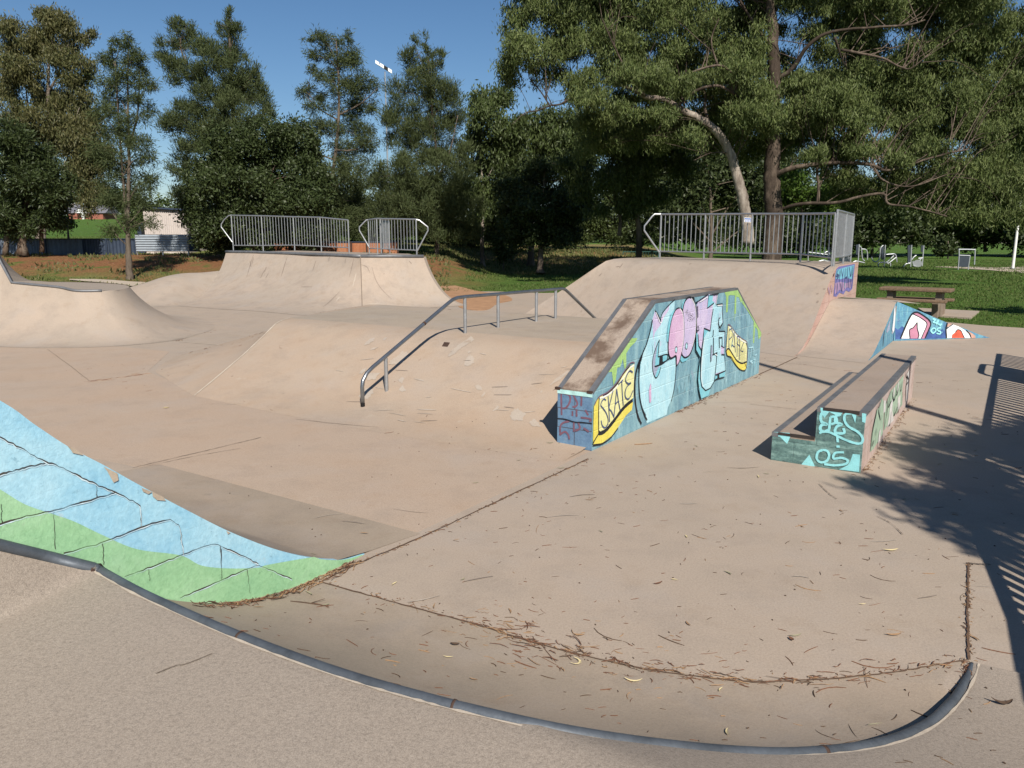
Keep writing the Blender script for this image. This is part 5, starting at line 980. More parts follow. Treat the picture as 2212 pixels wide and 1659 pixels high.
a_, b2_ = yp(*S2(1012, 508), 105), yp(*S2(1138, 585), 105); dx_ = unit(b2_-a_); mb = MB(); mb.tube([a_, b2_], 0.09, 8); mb.build('cross_bar', M['galv'], fl, smooth=True)
for k, f in enumerate((0.12, 0.42, 0.68, 0.93)):
    c_ = lerp(a_, b2_, f) + np.array([0, -0.2, 0.12]); mb = MB(); mb.box(c_, 0.55, 0.3, 0.42, dx_); mb.build('lamp', PT['white'] if k != 2 else M['black'], fl)
# ---------------------------------------------------------------- objects to the right that throw the long shadows
ng = []
us = [1.9, 2.6, 3.9, 5.5, 7.2, 8.9, 10.6, 12.3, 14.0, 15.75]
ng = [(W(u, float(np.interp(u, [1.9, 2.6, 3.9, 5.5, 7.2], [-1.75, -1.5, -1.18, -0.9, -0.86])), 0.0 if u > 4.3 else ZD(u)), 1.12) for u in us]
railing('long galvanised guard railing along the right edge of the concrete, beside the camera', [(ng, [4, 7] + [9]*7)], br=0.033, pr_=0.036)
sg = thing('rules_board', 'rounded steel sign frame with solid board beside the long right railing', 'sign', W(13.4, -0.95, 0))
mb = MB(); loop = spline([W(12.8, -0.95, 0), W(12.8, -0.95, 1.2), W(12.84, -0.95, 1.36), W(12.95, -0.95, 1.45), W(13.4, -0.95, 1.46), W(13.88, -0.95, 1.45), W(13.98, -0.95, 1.36), W(14.02, -0.95, 1.2), W(14.02, -0.95, 0)], 5); mb.tube(loop, 0.04, 8); mb.build('frame', M['galv'], sg, smooth=True)
mb = MB(); mb.box(W(13.41, -0.95, 0.72), 1.16, 0.03, 1.0, UX); mb.build('board', DG, sg)
lp = np.array([6.62, 2.85, 0]); lamp = thing('lamp_pole', 'tall grey lamp pole standing right of the camera', 'pole', lp)
mb = MB(); mb.tube([lp, lp + np.array([0, 0, 9.4])], [0.095, 0.075], 12); mb.build('shaft', M['galv'], lamp, smooth=True); mb = MB(); mb.box(lp + np.array([-0.3, 0, 9.42]), 0.7, 0.22, 0.1); mb.build('lamp_head', M['galv'], lamp)
# ---------------------------------------------------------------- trees
FOL = {
 'gum': foliage('gum_leaves', [(0.05, 0.075, 0.026), (0.09, 0.125, 0.038), (0.125, 0.16, 0.052), (0.17, 0.20, 0.075), (0.10, 0.12, 0.058)], 0.26, 0.6, 0.18),
 'olive': foliage('olive_gum_leaves', [(0.06, 0.075, 0.028), (0.095, 0.105, 0.04), (0.135, 0.125, 0.05), (0.085, 0.09, 0.042)], 0.22, 0.5),
 'oak': foliage('she_oak_needles', [(0.045, 0.064, 0.028), (0.07, 0.092, 0.037), (0.095, 0.118, 0.046), (0.07, 0.085, 0.045)], 0.28, 0.65, 0.15),
 'dark': foliage('dark_green_leaves', [(0.02, 0.033, 0.011), (0.036, 0.053, 0.017), (0.055, 0.075, 0.025), (0.036, 0.05, 0.02)], 0.12, 0.5),
 'mid': foliage('mid_green_leaves', [(0.035, 0.055, 0.018), (0.06, 0.085, 0.028), (0.085, 0.115, 0.036), (0.055, 0.07, 0.032)], 0.2, 0.5),
 'fresh': foliage('bright_green_leaves', [(0.055, 0.10, 0.018), (0.085, 0.15, 0.025), (0.10, 0.17, 0.03)], 0.3, 0.5)}
BK = {'gum': bark('gum_bark', (0.17, 0.13, 0.10), (0.025, 0.018, 0.014), 5.5, (0.03, 0.021, 0.016)), 'grey': bark('grey_brown_bark', (0.16, 0.13, 0.10), (0.06, 0.045, 0.035), 5.0), 'pale': bark('pale_gum_bark', (0.40, 0.35, 0.30), (0.15, 0.115, 0.09), 3.5, (0.10, 0.075, 0.06)),
      'dark': bark('dark_stringy_bark', (0.115, 0.075, 0.05), (0.03, 0.02, 0.015), 5.0, (0.20, 0.16, 0.125))}
def rdir(n): d = RNG.normal(size=(n, 3)); return d/np.linalg.norm(d, axis=1, keepdims=True)
def leaf_mesh(centers, rad, per, kind, L, Wd, origin):
    # leaves in clumps: each leaf one folded lens of four corners
    cnt = np.maximum(3, (per*(rad/rad.mean())**2)).astype(int); n = int(cnt.sum()); c = np.repeat(centers, cnt, 0); r = np.repeat(rad, cnt)[:, None]
    p = c + RNG.normal(size=(n, 3))*r*np.array([.52, .52, .46])
    if kind == 'droop': d = RNG.normal(size=(n, 3))*0.45 + np.array([0, 0, -0.85])
    elif kind == 'needle': d = (p-c)/np.maximum(r, .01)*0.6 + RNG.normal(size=(n, 3))*0.35 + np.array([0, 0, 0.65])
    elif kind == 'wisp': d = (p-c)/np.maximum(r, .01)*0.8 + RNG.normal(size=(n, 3))*0.45 + np.array([0, 0, -0.1])
    else: d = RNG.normal(size=(n, 3)) + (p-c)/np.maximum(r, .01)*0.5
    d /= np.linalg.norm(d, axis=1, keepdims=True)
    s = np.cross(d, rdir(n)); s /= np.maximum(np.linalg.norm(s, axis=1, keepdims=True), 1e-6)
    l = L*RNG.uniform(0.6, 1.3, (n, 1)); w_ = Wd*RNG.uniform(0.7, 1.3, (n, 1))
    bend = np.cross(d, s)*l*RNG.uniform(-.15, .15, (n, 1))
    V = np.empty((n, 4, 3)); V[:, 0] = p - d*l*.5; V[:, 1] = p + s*w_*.5 + bend; V[:, 2] = p + d*l*.5; V[:, 3] = p - s*w_*.5 + bend
    return V.reshape(-1, 3) - origin
def quads_obj(name, V, m, parent=None, loc=None):
    n = len(V)//4; me = bpy.data.meshes.new(name); me.vertices.add(len(V)); me.vertices.foreach_set('co', V.astype(np.float32).ravel())
    me.loops.add(n*4); me.loops.foreach_set('vertex_index', np.arange(n*4, dtype=np.int32)); me.polygons.add(n)
    me.polygons.foreach_set('loop_start', np.arange(0, n*4, 4, dtype=np.int32)); me.polygons.foreach_set('loop_total', np.full(n, 4, np.int32))
    me.update(calc_edges=True); me.materials.append(m); o = bpy.data.objects.new(name, me); COL.objects.link(o)
    if parent is not None: o.parent = parent
    elif loc is not None: o.location = loc
    return o
NLEAF = [0]; LD = 1.0; NCM = 3.0; BSC = 1.18
def tree(label, D, trunks, blobs, fol, bk, kind='broad', L=0.2, Wd=0.08, cover=2.2, clump=0.55, name='tree', group=None, limbs=True, dmax=3.5, hollow=0.0, base=None, twig=0.02, per=None, bsc=1.18, ncm=3.0, pale=None, mass=False, near=7, rmax=.5):
    """trunks: [(marks in the picture or world points, r0, r1)], blobs: [(px, py, rx, ry[, dy])]"""
    def T(q): return np.asarray(q, float) if len(q) == 3 else yp(q[0], q[1], D)
    tl = []
    for pts, r0, r1 in trunks:
        P = [T(q) for q in pts]; tl.append((P, r0, r1))
    b_ = tl[0][0][0].copy(); b_[2] = tz(b_[0], b_[1]) if base is None else base
    tl[0][0].insert(0, b_ - np.array([0, 0, 0.15])) if tl[0][0][0][2] > b_[2] + 0.2 else None
    t = None if mass else thing(name, label, 'shrub' if name == 'shrub' else 'tree', b_, group or ('shrubs around the park' if name == 'shrub' else 'trees around the park'))
    mb = MB(); mb2 = MB(); nodes = []
    for P, r0, r1 in tl:
        S = spline(P, 6) if len(P) > 2 else resample(P, 8); S = [q + RNG.normal(size=3)*r0*0.045 for q in S]; n_ = len(S)
        rr = [r0 + (r1-r0)*(i/(n_-1))**0.8 for i in range(n_)]
        if (P, r0, r1) is tl[0] or P is tl[0][0]: rr[0] *= 1.45; rr[1] *= 1.2
        (mb2 if (pale and r0 in pale) else mb).tube(S, rr, 9 if r0 > .1 else 6); nodes += [(q, r_) for q, r_ in zip(S[2:], rr[2:])]
    NP = np.array([q for q, _ in nodes]); C, R = [], []
    dep = D; pxm = D/F
    for B in blobs:
        if len(B) >= 6: c, rx, ry, rz = np.array(B[:3], float), B[3], B[4], B[5]
        else:
            dy = B[4] if len(B) > 4 else RNG.uniform(-1, 1)*min(dmax, (B[2]+B[3])*pxm*0.35)
            c = yp(B[0], B[1], D+dy); rx, rz = B[2]*pxm*bsc, B[3]*pxm*bsc; ry = min(dmax, (rx+rz)*0.5)
        vol = rx*rz; cl = min(clump, 0.8*min(rx, rz)); nc = max(4, int(ncm*vol/(cl*cl)))
        u = rdir(nc); rad = np.cbrt(RNG.uniform(hollow, 1, (nc, 1))); cc = c + u*rad*np.array([rx-cl*.4, ry, rz-cl*.4])
        C.append(cc); R.append(cl*RNG.uniform(0.6, 1.15, nc))
        if limbs:
            dd = np.linalg.norm(NP - c, axis=1) + np.maximum(0, NP[:, 2] - c[2] + 0.3)*2.0
            k = int(RNG.choice(np.argsort(dd)[:near])); a = NP[k]; r0 = min(rmax, nodes[k][1]*0.6, 0.02 + 0.012*np.linalg.norm(c-a)); m_ = lerp(a, c, 0.5) + np.array([0, 0, 0.08*np.linalg.norm(c-a)]) + RNG.normal(size=3)*0.12
            S = spline([a, m_, c], 4); mb.tube(S, list(np.linspace(max(r0, twig), twig*0.6, len(S))), 5, cap=False)
            for q in cc[RNG.permutation(nc)[:max(2, min(7, nc//8))]]:
                a2 = S[int(RNG.integers(len(S)//2, len(S)))]; mb.tube([a2, lerp(a2, q, .5) + RNG.normal(size=3)*.1, q], [twig*.8, twig*.6, twig*.3], 4, cap=False)
    C = np.concatenate(C); R = np.concatenate(R)
    area = float(np.sum(math.pi*R*R)); per_ = per or max(4, int(cover*area/(L*Wd*0.5)/len(C)*LD))
    NLEAF[0] += per_*len(C)
    if mass:                                # a far wood read as one mass
        o = quads_obj('woodland', leaf_mesh(C, R, per_, kind, L, Wd, b_), FOL[fol], loc=Vector(b_)); props(o, label, 'woodland', kind='stuff'); return o
    mb.build('trunk', BK[bk], t, smooth='all')
    if mb2.v: mb2.build('pale_limb', BK['pale'], t, smooth='all')
    V = leaf_mesh(C, R, per_, kind, L, Wd, b_); quads_obj('crown', V, FOL[fol], t)
    return t
def s3(*L): return [S3(x, y) + (rx*.1243, ry*.1243) for x, y, rx, ry in L]
def s4(*L): return [S4(x, y) + (rx*.1243, ry*.1243) for x, y, rx, ry in L]
def m3(y, *L): return [tuple(yp(*S3(a, b), y + (c[0] if c else 0))) for a, b, *c in L]
def m4(y, *L): return [tuple(yp(*S4(a, b), y + (c[0] if c else 0))) for a, b, *c in L]
for lab, D, bl in (('dark bushy trees filling in behind the left platform', 62, [(200, 225, 26, 18), (240, 222, 30, 20), (285, 225, 30, 20), (330, 222, 32, 22), (375, 220, 32, 24), (420, 218, 34, 26), (465, 222, 30, 24), (500, 228, 26, 18), (350, 195, 26, 18), (400, 195, 30, 18), (450, 195, 26, 20), (300, 205, 24, 18)]),
                   ('dark bushy trees filling in behind the big right bank', 66, [(600, 150, 28, 20), (640, 140, 28, 20), (770, 190, 30, 22), (800, 170, 28, 20), (770, 150, 28, 20), (690, 125, 26, 16), (735, 120, 26, 16), (805, 205, 26, 18), (570, 160, 22, 20), (560, 228, 26, 18), (600, 222, 30, 22), (645, 220, 32, 24), (690, 218, 32, 26), (735, 218, 32, 26), (590, 195, 28, 20), (640, 190, 28, 20), (690, 180, 30, 22), (735, 185, 30, 22), (665, 160, 26, 18), (715, 150, 28, 20)]),
                   ('dark bushy trees along the far right side of the lawn', 95, [(790, 215, 30, 22), (830, 212, 34, 24), (870, 205, 34, 26), (910, 205, 36, 26), (950, 200, 36, 28), (990, 200, 36, 28), (1030, 200, 36, 28), (850, 232, 34, 12), (900, 232, 36, 12), (960, 232, 38, 12), (1010, 232, 36, 12), (800, 236, 30, 10)])):
    tree(lab, D, [([(bl[1][0], 250), (bl[1][0], 225)], 0.25, 0.1), ([(bl[4][0], 250), (bl[4][0], 225)], 0.25, 0.1), ([(bl[5][0], 250), (bl[5][0], 225)], 0.2, 0.1)], bl, 'oak' if D < 64 else 'mid' if D < 70 else 'dark', 'grey', 'wisp' if D < 70 else 'broad', 0.3, 0.1, 2.0, 0.8, dmax=4, limbs=False, mass=True)
tree('dark woodland along the right hand side of the lawn', 85, [([(1150, 250), (1150, 225)], 0.3, 0.1)], [(x, 205+18*math.sin(x*.05), 44, 30) for x in range(1075, 1900, 55)] + [(x, 232, 44, 14) for x in range(1060, 1900, 60)], 'dark', 'grey', 'broad', 0.6, 0.28, 2.0, 1.5, dmax=5, limbs=False, mass=True)
tree('dark woodland left of the embankment fence', 60, [([(-100, 250), (-100, 225)], 0.3, 0.1)], [(x, 175+18*math.sin(x*.05), 44, 44) for x in range(-560, -40, 60)], 'dark', 'grey', 'broad', 0.5, 0.22, 1.8, 1.3, dmax=5, limbs=False, mass=True)
# the big gum with two trunks
DG_ = 34.0
g_blobs = s3((200, 80, 200, 100), (110, 250, 110, 85), (230, 440, 220, 120), (90, 620, 100, 90), (560, 110, 170, 115), (540, 360, 150, 120), (850, 50, 190, 90), (930, 330, 190, 140), (1130, 140, 110, 80), (1100, 450, 180, 120), (720, 700, 200, 90), (900, 600, 200, 90), (1280, 40, 170, 80), (1330, 220, 110, 90), (1400, 410, 130, 110), (1620, 110, 200, 110), (1640, 300, 90, 70), (1250, 640, 180, 90), (1800, 620, 200, 100), (1990, 420, 120, 150), (2030, 110, 150, 110), (1900, 880, 160, 150), (2060, 1040, 170, 140), (760, 800, 150, 80), (1780, 480, 120, 60))
g_blobs += s4((60, 80, 110, 110), (50, 350, 80, 170), (330, 50, 110, 80), (540, 190, 130, 120), (700, 90, 200, 95), (900, 240, 160, 120), (620, 430, 110, 80), (1050, 90, 200, 115), (1350, 70, 210, 110), (1650, 100, 220, 130), (1890, 160, 150, 150), (1560, 330, 140, 100), (1760, 350, 170, 150), (1980, 400, 150, 150), (950, 560, 140, 85), (1120, 600, 170, 110), (430, 660, 150, 80), (650, 800, 190, 125), (850, 900, 180, 125), (1250, 750, 190, 140), (1480, 560, 140, 120), (1600, 800, 200, 150), (1850, 830, 150, 100), (2050, 900, 160, 160), (1330, 960, 160, 90), (1560, 1030, 190, 110), (1820, 1050, 180, 130), (850, 1070, 120, 80), (100, 740, 130, 100), (140, 940, 130, 90), (1420, 1250, 150, 80), (1700, 1340, 190, 120), (2000, 1300, 180, 150), (1300, 1480, 130, 80), (1600, 1550, 190, 100), (1950, 1550, 190, 120), (700, 1430, 120, 60), (850, 1460, 90, 60), (2100, 1100, 110, 130), (1000, 1200, 200, 70), (1250, 1160, 190, 100), (1500, 1400, 230, 110), (1800, 1480, 230, 130), (2050, 1430, 180, 150), (1000, 790, 140, 90), (1130, 980, 130, 80), (1700, 620, 150, 80), (620, 1020, 140, 90), (450, 850, 140, 90), (420, 1010, 120, 70), (1450, 900, 160, 90), (1900, 640, 170, 110), (1350, 420, 150, 80), (250, 500, 100, 80), (800, 620, 120, 70), (1250, 1620, 150, 60), (1750, 1700, 220, 80), (2080, 1750, 180, 70), (2200, 700, 120, 160), (2260, 300, 120, 200), (2260, 1000, 120, 200))
g_blobs += [(520, -40, 40, 25), (600, -45, 60, 30), (690, -50, 60, 30), (790, -60, 70, 35), (880, -55, 70, 35), (970, -40, 60, 35), (720, -110, 120, 40), (880, -120, 120, 40)]
holes = [(800, 40, 18, 38), (548, 97, 16, 9), (878, 143, 12, 10), (873, 176, 16, 8), (955, 155, 13, 8), (905, 40, 10, 7), (520, 30, 18, 30), (505, 110, 16, 14), (590, 75, 14, 7), (650, 33, 8, 8), (975, 75, 10, 6), (1018, 20, 14, 20)]
for yy in range(-8, 205, 25):
    for xx in range(508, 1030, 30):
        x_, y_ = xx + RNG.uniform(-9, 9), yy + RNG.uniform(-8, 8)
        if any(((x_-a)/(c+16))**2 + ((y_-b)/(e+12))**2 < 1 for a, b, c, e in holes) or (y_ > 85 and x_ < 575) or (y_ > 150 and x_ < 830): continue
        g_blobs.append((x_, y_, 19, 13, RNG.uniform(.8, 3.2)))
g_blobs += [q + (-2.1,) for q in s3((1250, 660, 150, 70), (1010, 600, 130, 60), (760, 790, 150, 60), (1500, 640, 90, 50), (1960, 900, 110, 110), (1060, 860, 120, 60), (1330, 930, 110, 60), (1420, 740, 90, 60), (1560, 1080, 80, 70), (1900, 560, 120, 80)) + s4((110, 760, 110, 90), (150, 930, 110, 70), (60, 560, 70, 80), (430, 660, 120, 60), (640, 800, 140, 90), (850, 920, 140, 80), (240, 260, 60, 60), (560, 1250, 110, 50), (900, 1230, 110, 45), (1200, 1300, 110, 55), (1500, 1180, 120, 60))]
g_blobs = [((q[0], q[1], q[2], q[3], 1.5) if abs(q[0]-772) < q[2]*.8+6 and -20 < q[1] < 82 else q) for q in g_blobs]
T2 = m4(DG_, (200, 1790), (190, 1600), (185, 1400), (190, 1200), (195, 900), (200, 600), (195, 400), (185, 150), (175, 0), (165, -300), (150, -700))
T1 = m3(DG_-0.6, (1995, 1960), (1985, 1800), (1960, 1640), (1930, 1500), (1890, 1350), (1850, 1230), (1760, 1080), (1680, 1000), (1560, 930), (1420, 860), (1330, 800), (1180, 780), (1080, 720))
gum_tr = [(T2, 0.44, 0.15), (T1, 0.28, 0.09),
 (m3(DG_-0.6, (1080, 720), (900, 670, .6), (700, 650, 1), (530, 690, 1.4)), 0.11, 0.04), (m3(DG_-0.6, (1180, 780), (1090, 700, -.4), (1040, 640, -.8), (980, 500, -1), (900, 330, -1.2), (820, 150, -1.2)), 0.09, 0.03),
 (m3(DG_-0.6, (1420, 860), (1560, 740, -.4), (1720, 690, -.8), (1830, 720, -.8), (1960, 810, -.6)), 0.10, 0.07), (m3(DG_-1.2, (1880, 760), (1905, 650, -.2), (1850, 570, -.4), (1750, 525, -.5), (1560, 575, -.6), (1440, 640, -.6)), 0.10, 0.05),
 (m3(DG_-1.2, (1750, 525), (1700, 330), (1760, 150)), 0.06, 0.03), (m3(DG_-0.6, (1680, 1000), (1650, 880, .4), (1640, 740, .7), (1500, 600, 1)), 0.11, 0.05), (m3(DG_-0.6, (1420, 860), (1330, 950, -.3), (1260, 1060, -.5)), 0.07, 0.03),
 (m3(DG_, (700, 660, 1), (530, 820), (400, 850), (300, 890), (200, 910), (100, 1000)), 0.07, 0.02), (m3(DG_, (400, 850), (330, 740), (230, 600), (350, 480)), 0.05, 0.02), (m3(DG_-.6, (1850, 1230), (1700, 1230, -.3), (1560, 1290, -.5)), 0.06, 0.02),
 (m4(DG_, (200, 650), (340, 560, -.5), (450, 400, -1), (560, 300, -1.3), (700, 250, -1.5), (1000, 220, -2), (1280, 200, -2.2), (1420, 160, -2.4)), 0.15, 0.04), (m4(DG_, (690, 300, -1.5), (740, 450, -1.2), (790, 560, -1)), 0.08, 0.04), (m4(DG_, (740, 400, -1.3), (900, 430, -1.6), (1080, 470, -1.8), (1200, 530, -2), (1300, 550, -2), (1440, 440, -2.2)), 0.085, 0.035),
 (m4(DG_, (185, 1430), (320, 1360, -.6), (550, 1320, -1), (800, 1310, -1.4), (1000, 1330, -1.8), (1130, 1370, -2), (1500, 1260, -2.5), (1760, 1200, -3)), 0.17, 0.04), (m4(DG_, (240, 1690), (420, 1640, -.8), (700, 1630, -1.4), (900, 1580, -1.8), (1080, 1560, -2), (1120, 1640, -2), (1280, 1660, -2.3), (1450, 1700, -2.5), (1590, 1740, -2.7)), 0.12, 0.035),
 (m4(DG_, (1000, 1330, -1.8), (1080, 1450, -1.9), (1300, 1500, -2.2), (1600, 1400, -2.5)), 0.07, 0.03), (m4(DG_, (550, 1640, -1), (560, 1500, -.8), (545, 1350, -.6), (560, 1150, -.5)), 0.10, 0.05), (m4(DG_, (195, 400), (80, 250), (-40, 60), (-160, -150)), 0.10, 0.05)]
gum_tr = gum_tr[:2] + [(P, a*.74, b_*.7) for P, a, b_ in gum_tr[2:]]
tree('huge spreading gum tree with leaning pale limb behind the right platform', DG_, gum_tr, g_blobs, 'gum', 'gum', 'droop', 0.2, 0.04, 1.95, 0.44, dmax=2.6, twig=0.01, bsc=1.28, ncm=3.0, pale=(0.28,), near=36, rmax=.022)
# lower growth and further trees between the platforms
tree('yellow green gum sapling clump left of the leaning gum trunk', 41, [([S3(1120, 1900), S3(1090, 1660), S3(1040, 1450), S3(960, 1200)], 0.2, 0.06), ([S3(960, 1900), S3(960, 1700), S3(850, 1350)], 0.12, 0.05)],
     s3((1000, 1000, 240, 110), (1180, 1230, 200, 150), (880, 1150, 200, 120), (600, 1330, 150, 120), (1000, 1430, 230, 150), (720, 1500, 150, 120), (1120, 1600, 160, 90), (1350, 1150, 150, 150), (900, 1680, 230, 70), (1300, 1560, 150, 90), (1480, 1350, 120, 120)), 'mid', 'gum', 'droop', 0.22, 0.052, 2.3, 0.55)
tree('brownish gum tree standing behind the small dark round tree', 52, [([S3(250, 1900), S3(250, 1500), S3(300, 1200)], 0.25, 0.1)],
     s3((250, 1120, 220, 140), (450, 1020, 180, 110), (150, 1350, 180, 180), (420, 1250, 180, 140), (50, 1150, 130, 160), (330, 950, 120, 90), (650, 1000, 200, 110), (560, 1180, 150, 120)), 'mid', 'grey', 'droop', 0.32, 0.09, 2.0, 0.8)
tree('dense dark tree low behind the leaning pale gum limb', 58, [([S3(1700, 1900), S3(1690, 1500)], 0.2, 0.08)], s3((1500, 1500, 220, 200), (1780, 1480, 200, 220), (1300, 1650, 220, 120), (2050, 1450, 150, 200), (1650, 1250, 200, 120)) + s4((60, 1450, 120, 200), (350, 1650, 160, 80), (150, 1750, 200, 80)), 'dark', 'grey', 'broad', 0.34, 0.15, 1.9, 0.9)
tree('bright green leafy tree behind the right hand gum trunk', 48, [([S4(420, 1850), S4(420, 1500)], 0.15, 0.06)], s4((380, 1480, 130, 120), (480, 1580, 140, 110), (330, 1620, 100, 80), (650, 1560, 120, 90), (600, 1680, 200, 60)), 'fresh', 'grey', 'broad', 0.26, 0.11, 2.0, 0.6)
a1 = [(850, 195, 30, 22), (880, 215, 35, 25), (845, 228, 30, 20), (920, 205, 40, 28), (905, 230, 30, 18)]; a2 = [(950, 225, 35, 22), (985, 200, 40, 30), (960, 180, 40, 20), (1010, 225, 35, 22)]; a3 = [(1040, 190, 40, 35), (1050, 225, 40, 25)]
FT = 'dark row of trees along the far side of the lawn'
tree('dark rounded tree far across the lawn behind the exercise machines', 88, [([(872, 252), (872, 215)], 0.25, 0.12)], a1, 'dark', 'grey', 'broad', 0.5, 0.24, 1.9, 1.3, dmax=4)
tree('dark spreading tree far across the lawn behind the pull up frame', 92, [([(950, 252), (952, 210)], 0.28, 0.12), ([(985, 252), (985, 215)], 0.2, 0.1)], a2, 'dark', 'grey', 'broad', 0.5, 0.24, 1.9, 1.3, dmax=4)
tree('dark tree at the far right edge behind the slim white pole', 90, [([(1030, 252), (1032, 215)], 0.28, 0.12)], a3, 'mid', 'grey', 'broad', 0.5, 0.24, 1.9, 1.3, dmax=4)
tree('low dark bushy tree far behind the right railing', 84, [([(800, 250), (800, 225)], 0.2, 0.1)], [(790, 222, 35, 22), (835, 235, 25, 12), (760, 230, 30, 18), (815, 243, 30, 8)], 'dark', 'grey', 'broad', 0.5, 0.24, 1.9, 1.2, dmax=4)
tree('small dark cone shaped shrub on the far lawn edge', 80, [([(948, 256), (948, 240)], 0.1, 0.05)], [(948, 243, 12, 9), (945, 250, 14, 6)], 'dark', 'grey', 'broad', 0.4, 0.2, 2.0, 0.6, name='shrub', limbs=False)
tree('yellowish gum top showing at the far right edge of the sky', 46, [([(1040, 250), (1035, 100)], 0.25, 0.1)], [(1020, 22, 12, 9), (1026, 45, 16, 14), (1030, 75, 18, 16), (1035, 110, 20, 20), (1032, 150, 20, 20)], 'olive', 'gum', 'droop', 0.26, 0.07, 2.0, 0.6)
# centre
tree('pale barked gum with grey green crown right of the twin she oaks', 50, [([A2(1872, 640), A2(1868, 520), A2(1866, 380), A2(1876, 200), A2(1880, 40), (480, 150), (484, 110)], 0.16, 0.05)],
     [(478, 100, 13, 11), (498, 100, 16, 12), (488, 125, 24, 20), (513, 135, 17, 20), (500, 160, 26, 20), (485, 185, 22, 20), (510, 190, 22, 22), (475, 150, 12, 18), (490, 215, 18, 16)], 'mid', 'pale', 'droop', 0.3, 0.085, 2.1, 0.65)
tree('small dark round tree standing alone on the lawn between the platforms', 46, [([A3(322, 690), A3(326, 560), A3(330, 420), (541, 215)], 0.21, 0.1)],
     [(538, 183, 33, 18), (548, 210, 42, 22), (525, 215, 26, 22), (530, 236, 28, 10), (560, 232, 26, 12), (510, 200, 18, 18), (570, 205, 20, 18), (545, 165, 18, 10)], 'dark', 'dark', 'broad', 0.2, 0.09, 2.6, 0.55)
tree('wide she oak with many upright tips right of the floodlight pole', 47, [([(437, 250), (438, 215), (437, 180), (436, 150), (432, 110), (428, 60)], 0.17, 0.03), ([(437, 190), (420, 160), (405, 130)], 0.07, 0.02), ([(437, 180), (450, 150), (458, 115)], 0.07, 0.02)],
     [(415, 45, 4, 10), (425, 47, 4, 12), (433, 58, 5, 10), (441, 58, 4, 12), (410, 65, 7, 14), (420, 80, 16, 20), (438, 84, 14, 18), (396, 92, 9, 14), (390, 115, 9, 12), (455, 95, 6, 13), (402, 118, 18, 16), (430, 118, 24, 20), (452, 118, 14, 18), (422, 148, 36, 22), (400, 172, 30, 20), (440, 172, 32, 24), (465, 160, 16, 18), (415, 200, 38, 20), (450, 205, 32, 22), (395, 222, 24, 16), (430, 228, 36, 14), (465, 230, 22, 14)], 'oak', 'grey', 'needle', 0.30, 0.034, 1.35, 0.5, bsc=1.14)
tree('open branched she oak with bare straight trunk against the sky', 50, [([(325, 250), (327, 215), (331, 185), (336, 150), (339, 110), (338, 70), (336, 40)], 0.2, 0.03), ([(339, 115), (360, 104), (378, 88)], 0.07, 0.02), ([(338, 120), (318, 108), (306, 96)], 0.06, 0.02), ([(334, 160), (310, 150), (298, 140)], 0.06, 0.02), ([(336, 150), (355, 150), (372, 140)], 0.06, 0.02)],
     [(318, 36, 7, 7), (309, 40, 6, 3), (333, 42, 12, 9), (349, 38, 4, 8), (316, 56, 9, 7), (335, 60, 15, 10), (352, 58, 7, 9), (330, 78, 14, 12), (355, 72, 10, 12), (312, 68, 7, 5), (345, 92, 20, 12), (374, 86, 10, 8), (305, 90, 10, 7), (318, 96, 9, 6), (314, 107, 12, 6), (350, 110, 20, 10), (372, 104, 8, 7), (325, 128, 16, 10), (308, 132, 10, 8), (352, 130, 20, 9), (345, 150, 18, 12), (310, 152, 16, 12), (365, 148, 14, 12), (335, 175, 26, 14), (365, 175, 20, 16), (345, 200, 28, 16), (320, 205, 18, 14), (360, 225, 30, 16), (335, 228, 22, 14)], 'oak', 'grey', 'wisp', 0.28, 0.036, 1.3, 0.45, bsc=1.14)
tree('broad dark leafy tree behind the left platform railing', 43, [([(255, 250), (258, 215), (262, 170)], 0.22, 0.08)],
     [(268, 135, 34, 14), (300, 148, 20, 18), (295, 128, 12, 10), (235, 150, 30, 20), (215, 175, 25, 20), (270, 165, 42, 25), (310, 180, 22, 25), (240, 195, 45, 28), (290, 205, 42, 25), (205, 215, 24, 22), (250, 230, 48, 18), (310, 228, 28, 18), (220, 240, 25, 10), (200, 195, 16, 14)], 'dark', 'dark', 'broad', 0.19, 0.085, 2.6, 0.6)
tree('tall pointed she oak rising behind the broad dark leafy tree', 49, [([(232, 250), (234, 180), (233, 110), (230, 50), (229, 8)], 0.24, 0.03), ([(233, 125), (205, 90), (185, 60), (178, 35)], 0.1, 0.03)],
     [(229.5, 12, 2.5, 8), (229, 24, 5, 9), (222, 30, 4, 8), (236, 30, 5, 10), (231, 45, 12, 14), (236, 66, 16, 18), (244, 90, 18, 18), (228, 92, 18, 20), (258, 80, 4, 14), (262, 98, 7, 14), (268, 112, 7, 10), (238, 115, 28, 18), (172, 25, 4, 8), (179, 25, 4, 8), (186, 27, 5, 8), (194, 32, 6, 8), (165, 42, 10, 7), (180, 42, 12, 9), (200, 48, 12, 12), (163, 56, 9, 5), (176, 62, 14, 8), (195, 70, 16, 10), (212, 62, 10, 20), (180, 78, 12, 6), (205, 90, 16, 14), (183, 105, 16, 9), (200, 118, 24, 14), (175, 125, 16, 10), (222, 130, 26, 14), (190, 140, 22, 12), (180, 165, 16, 14), (185, 190, 14, 14), (215, 150, 30, 18)], 'oak', 'grey', 'needle', 0.30, 0.036, 1.45, 0.5, bsc=1.14)
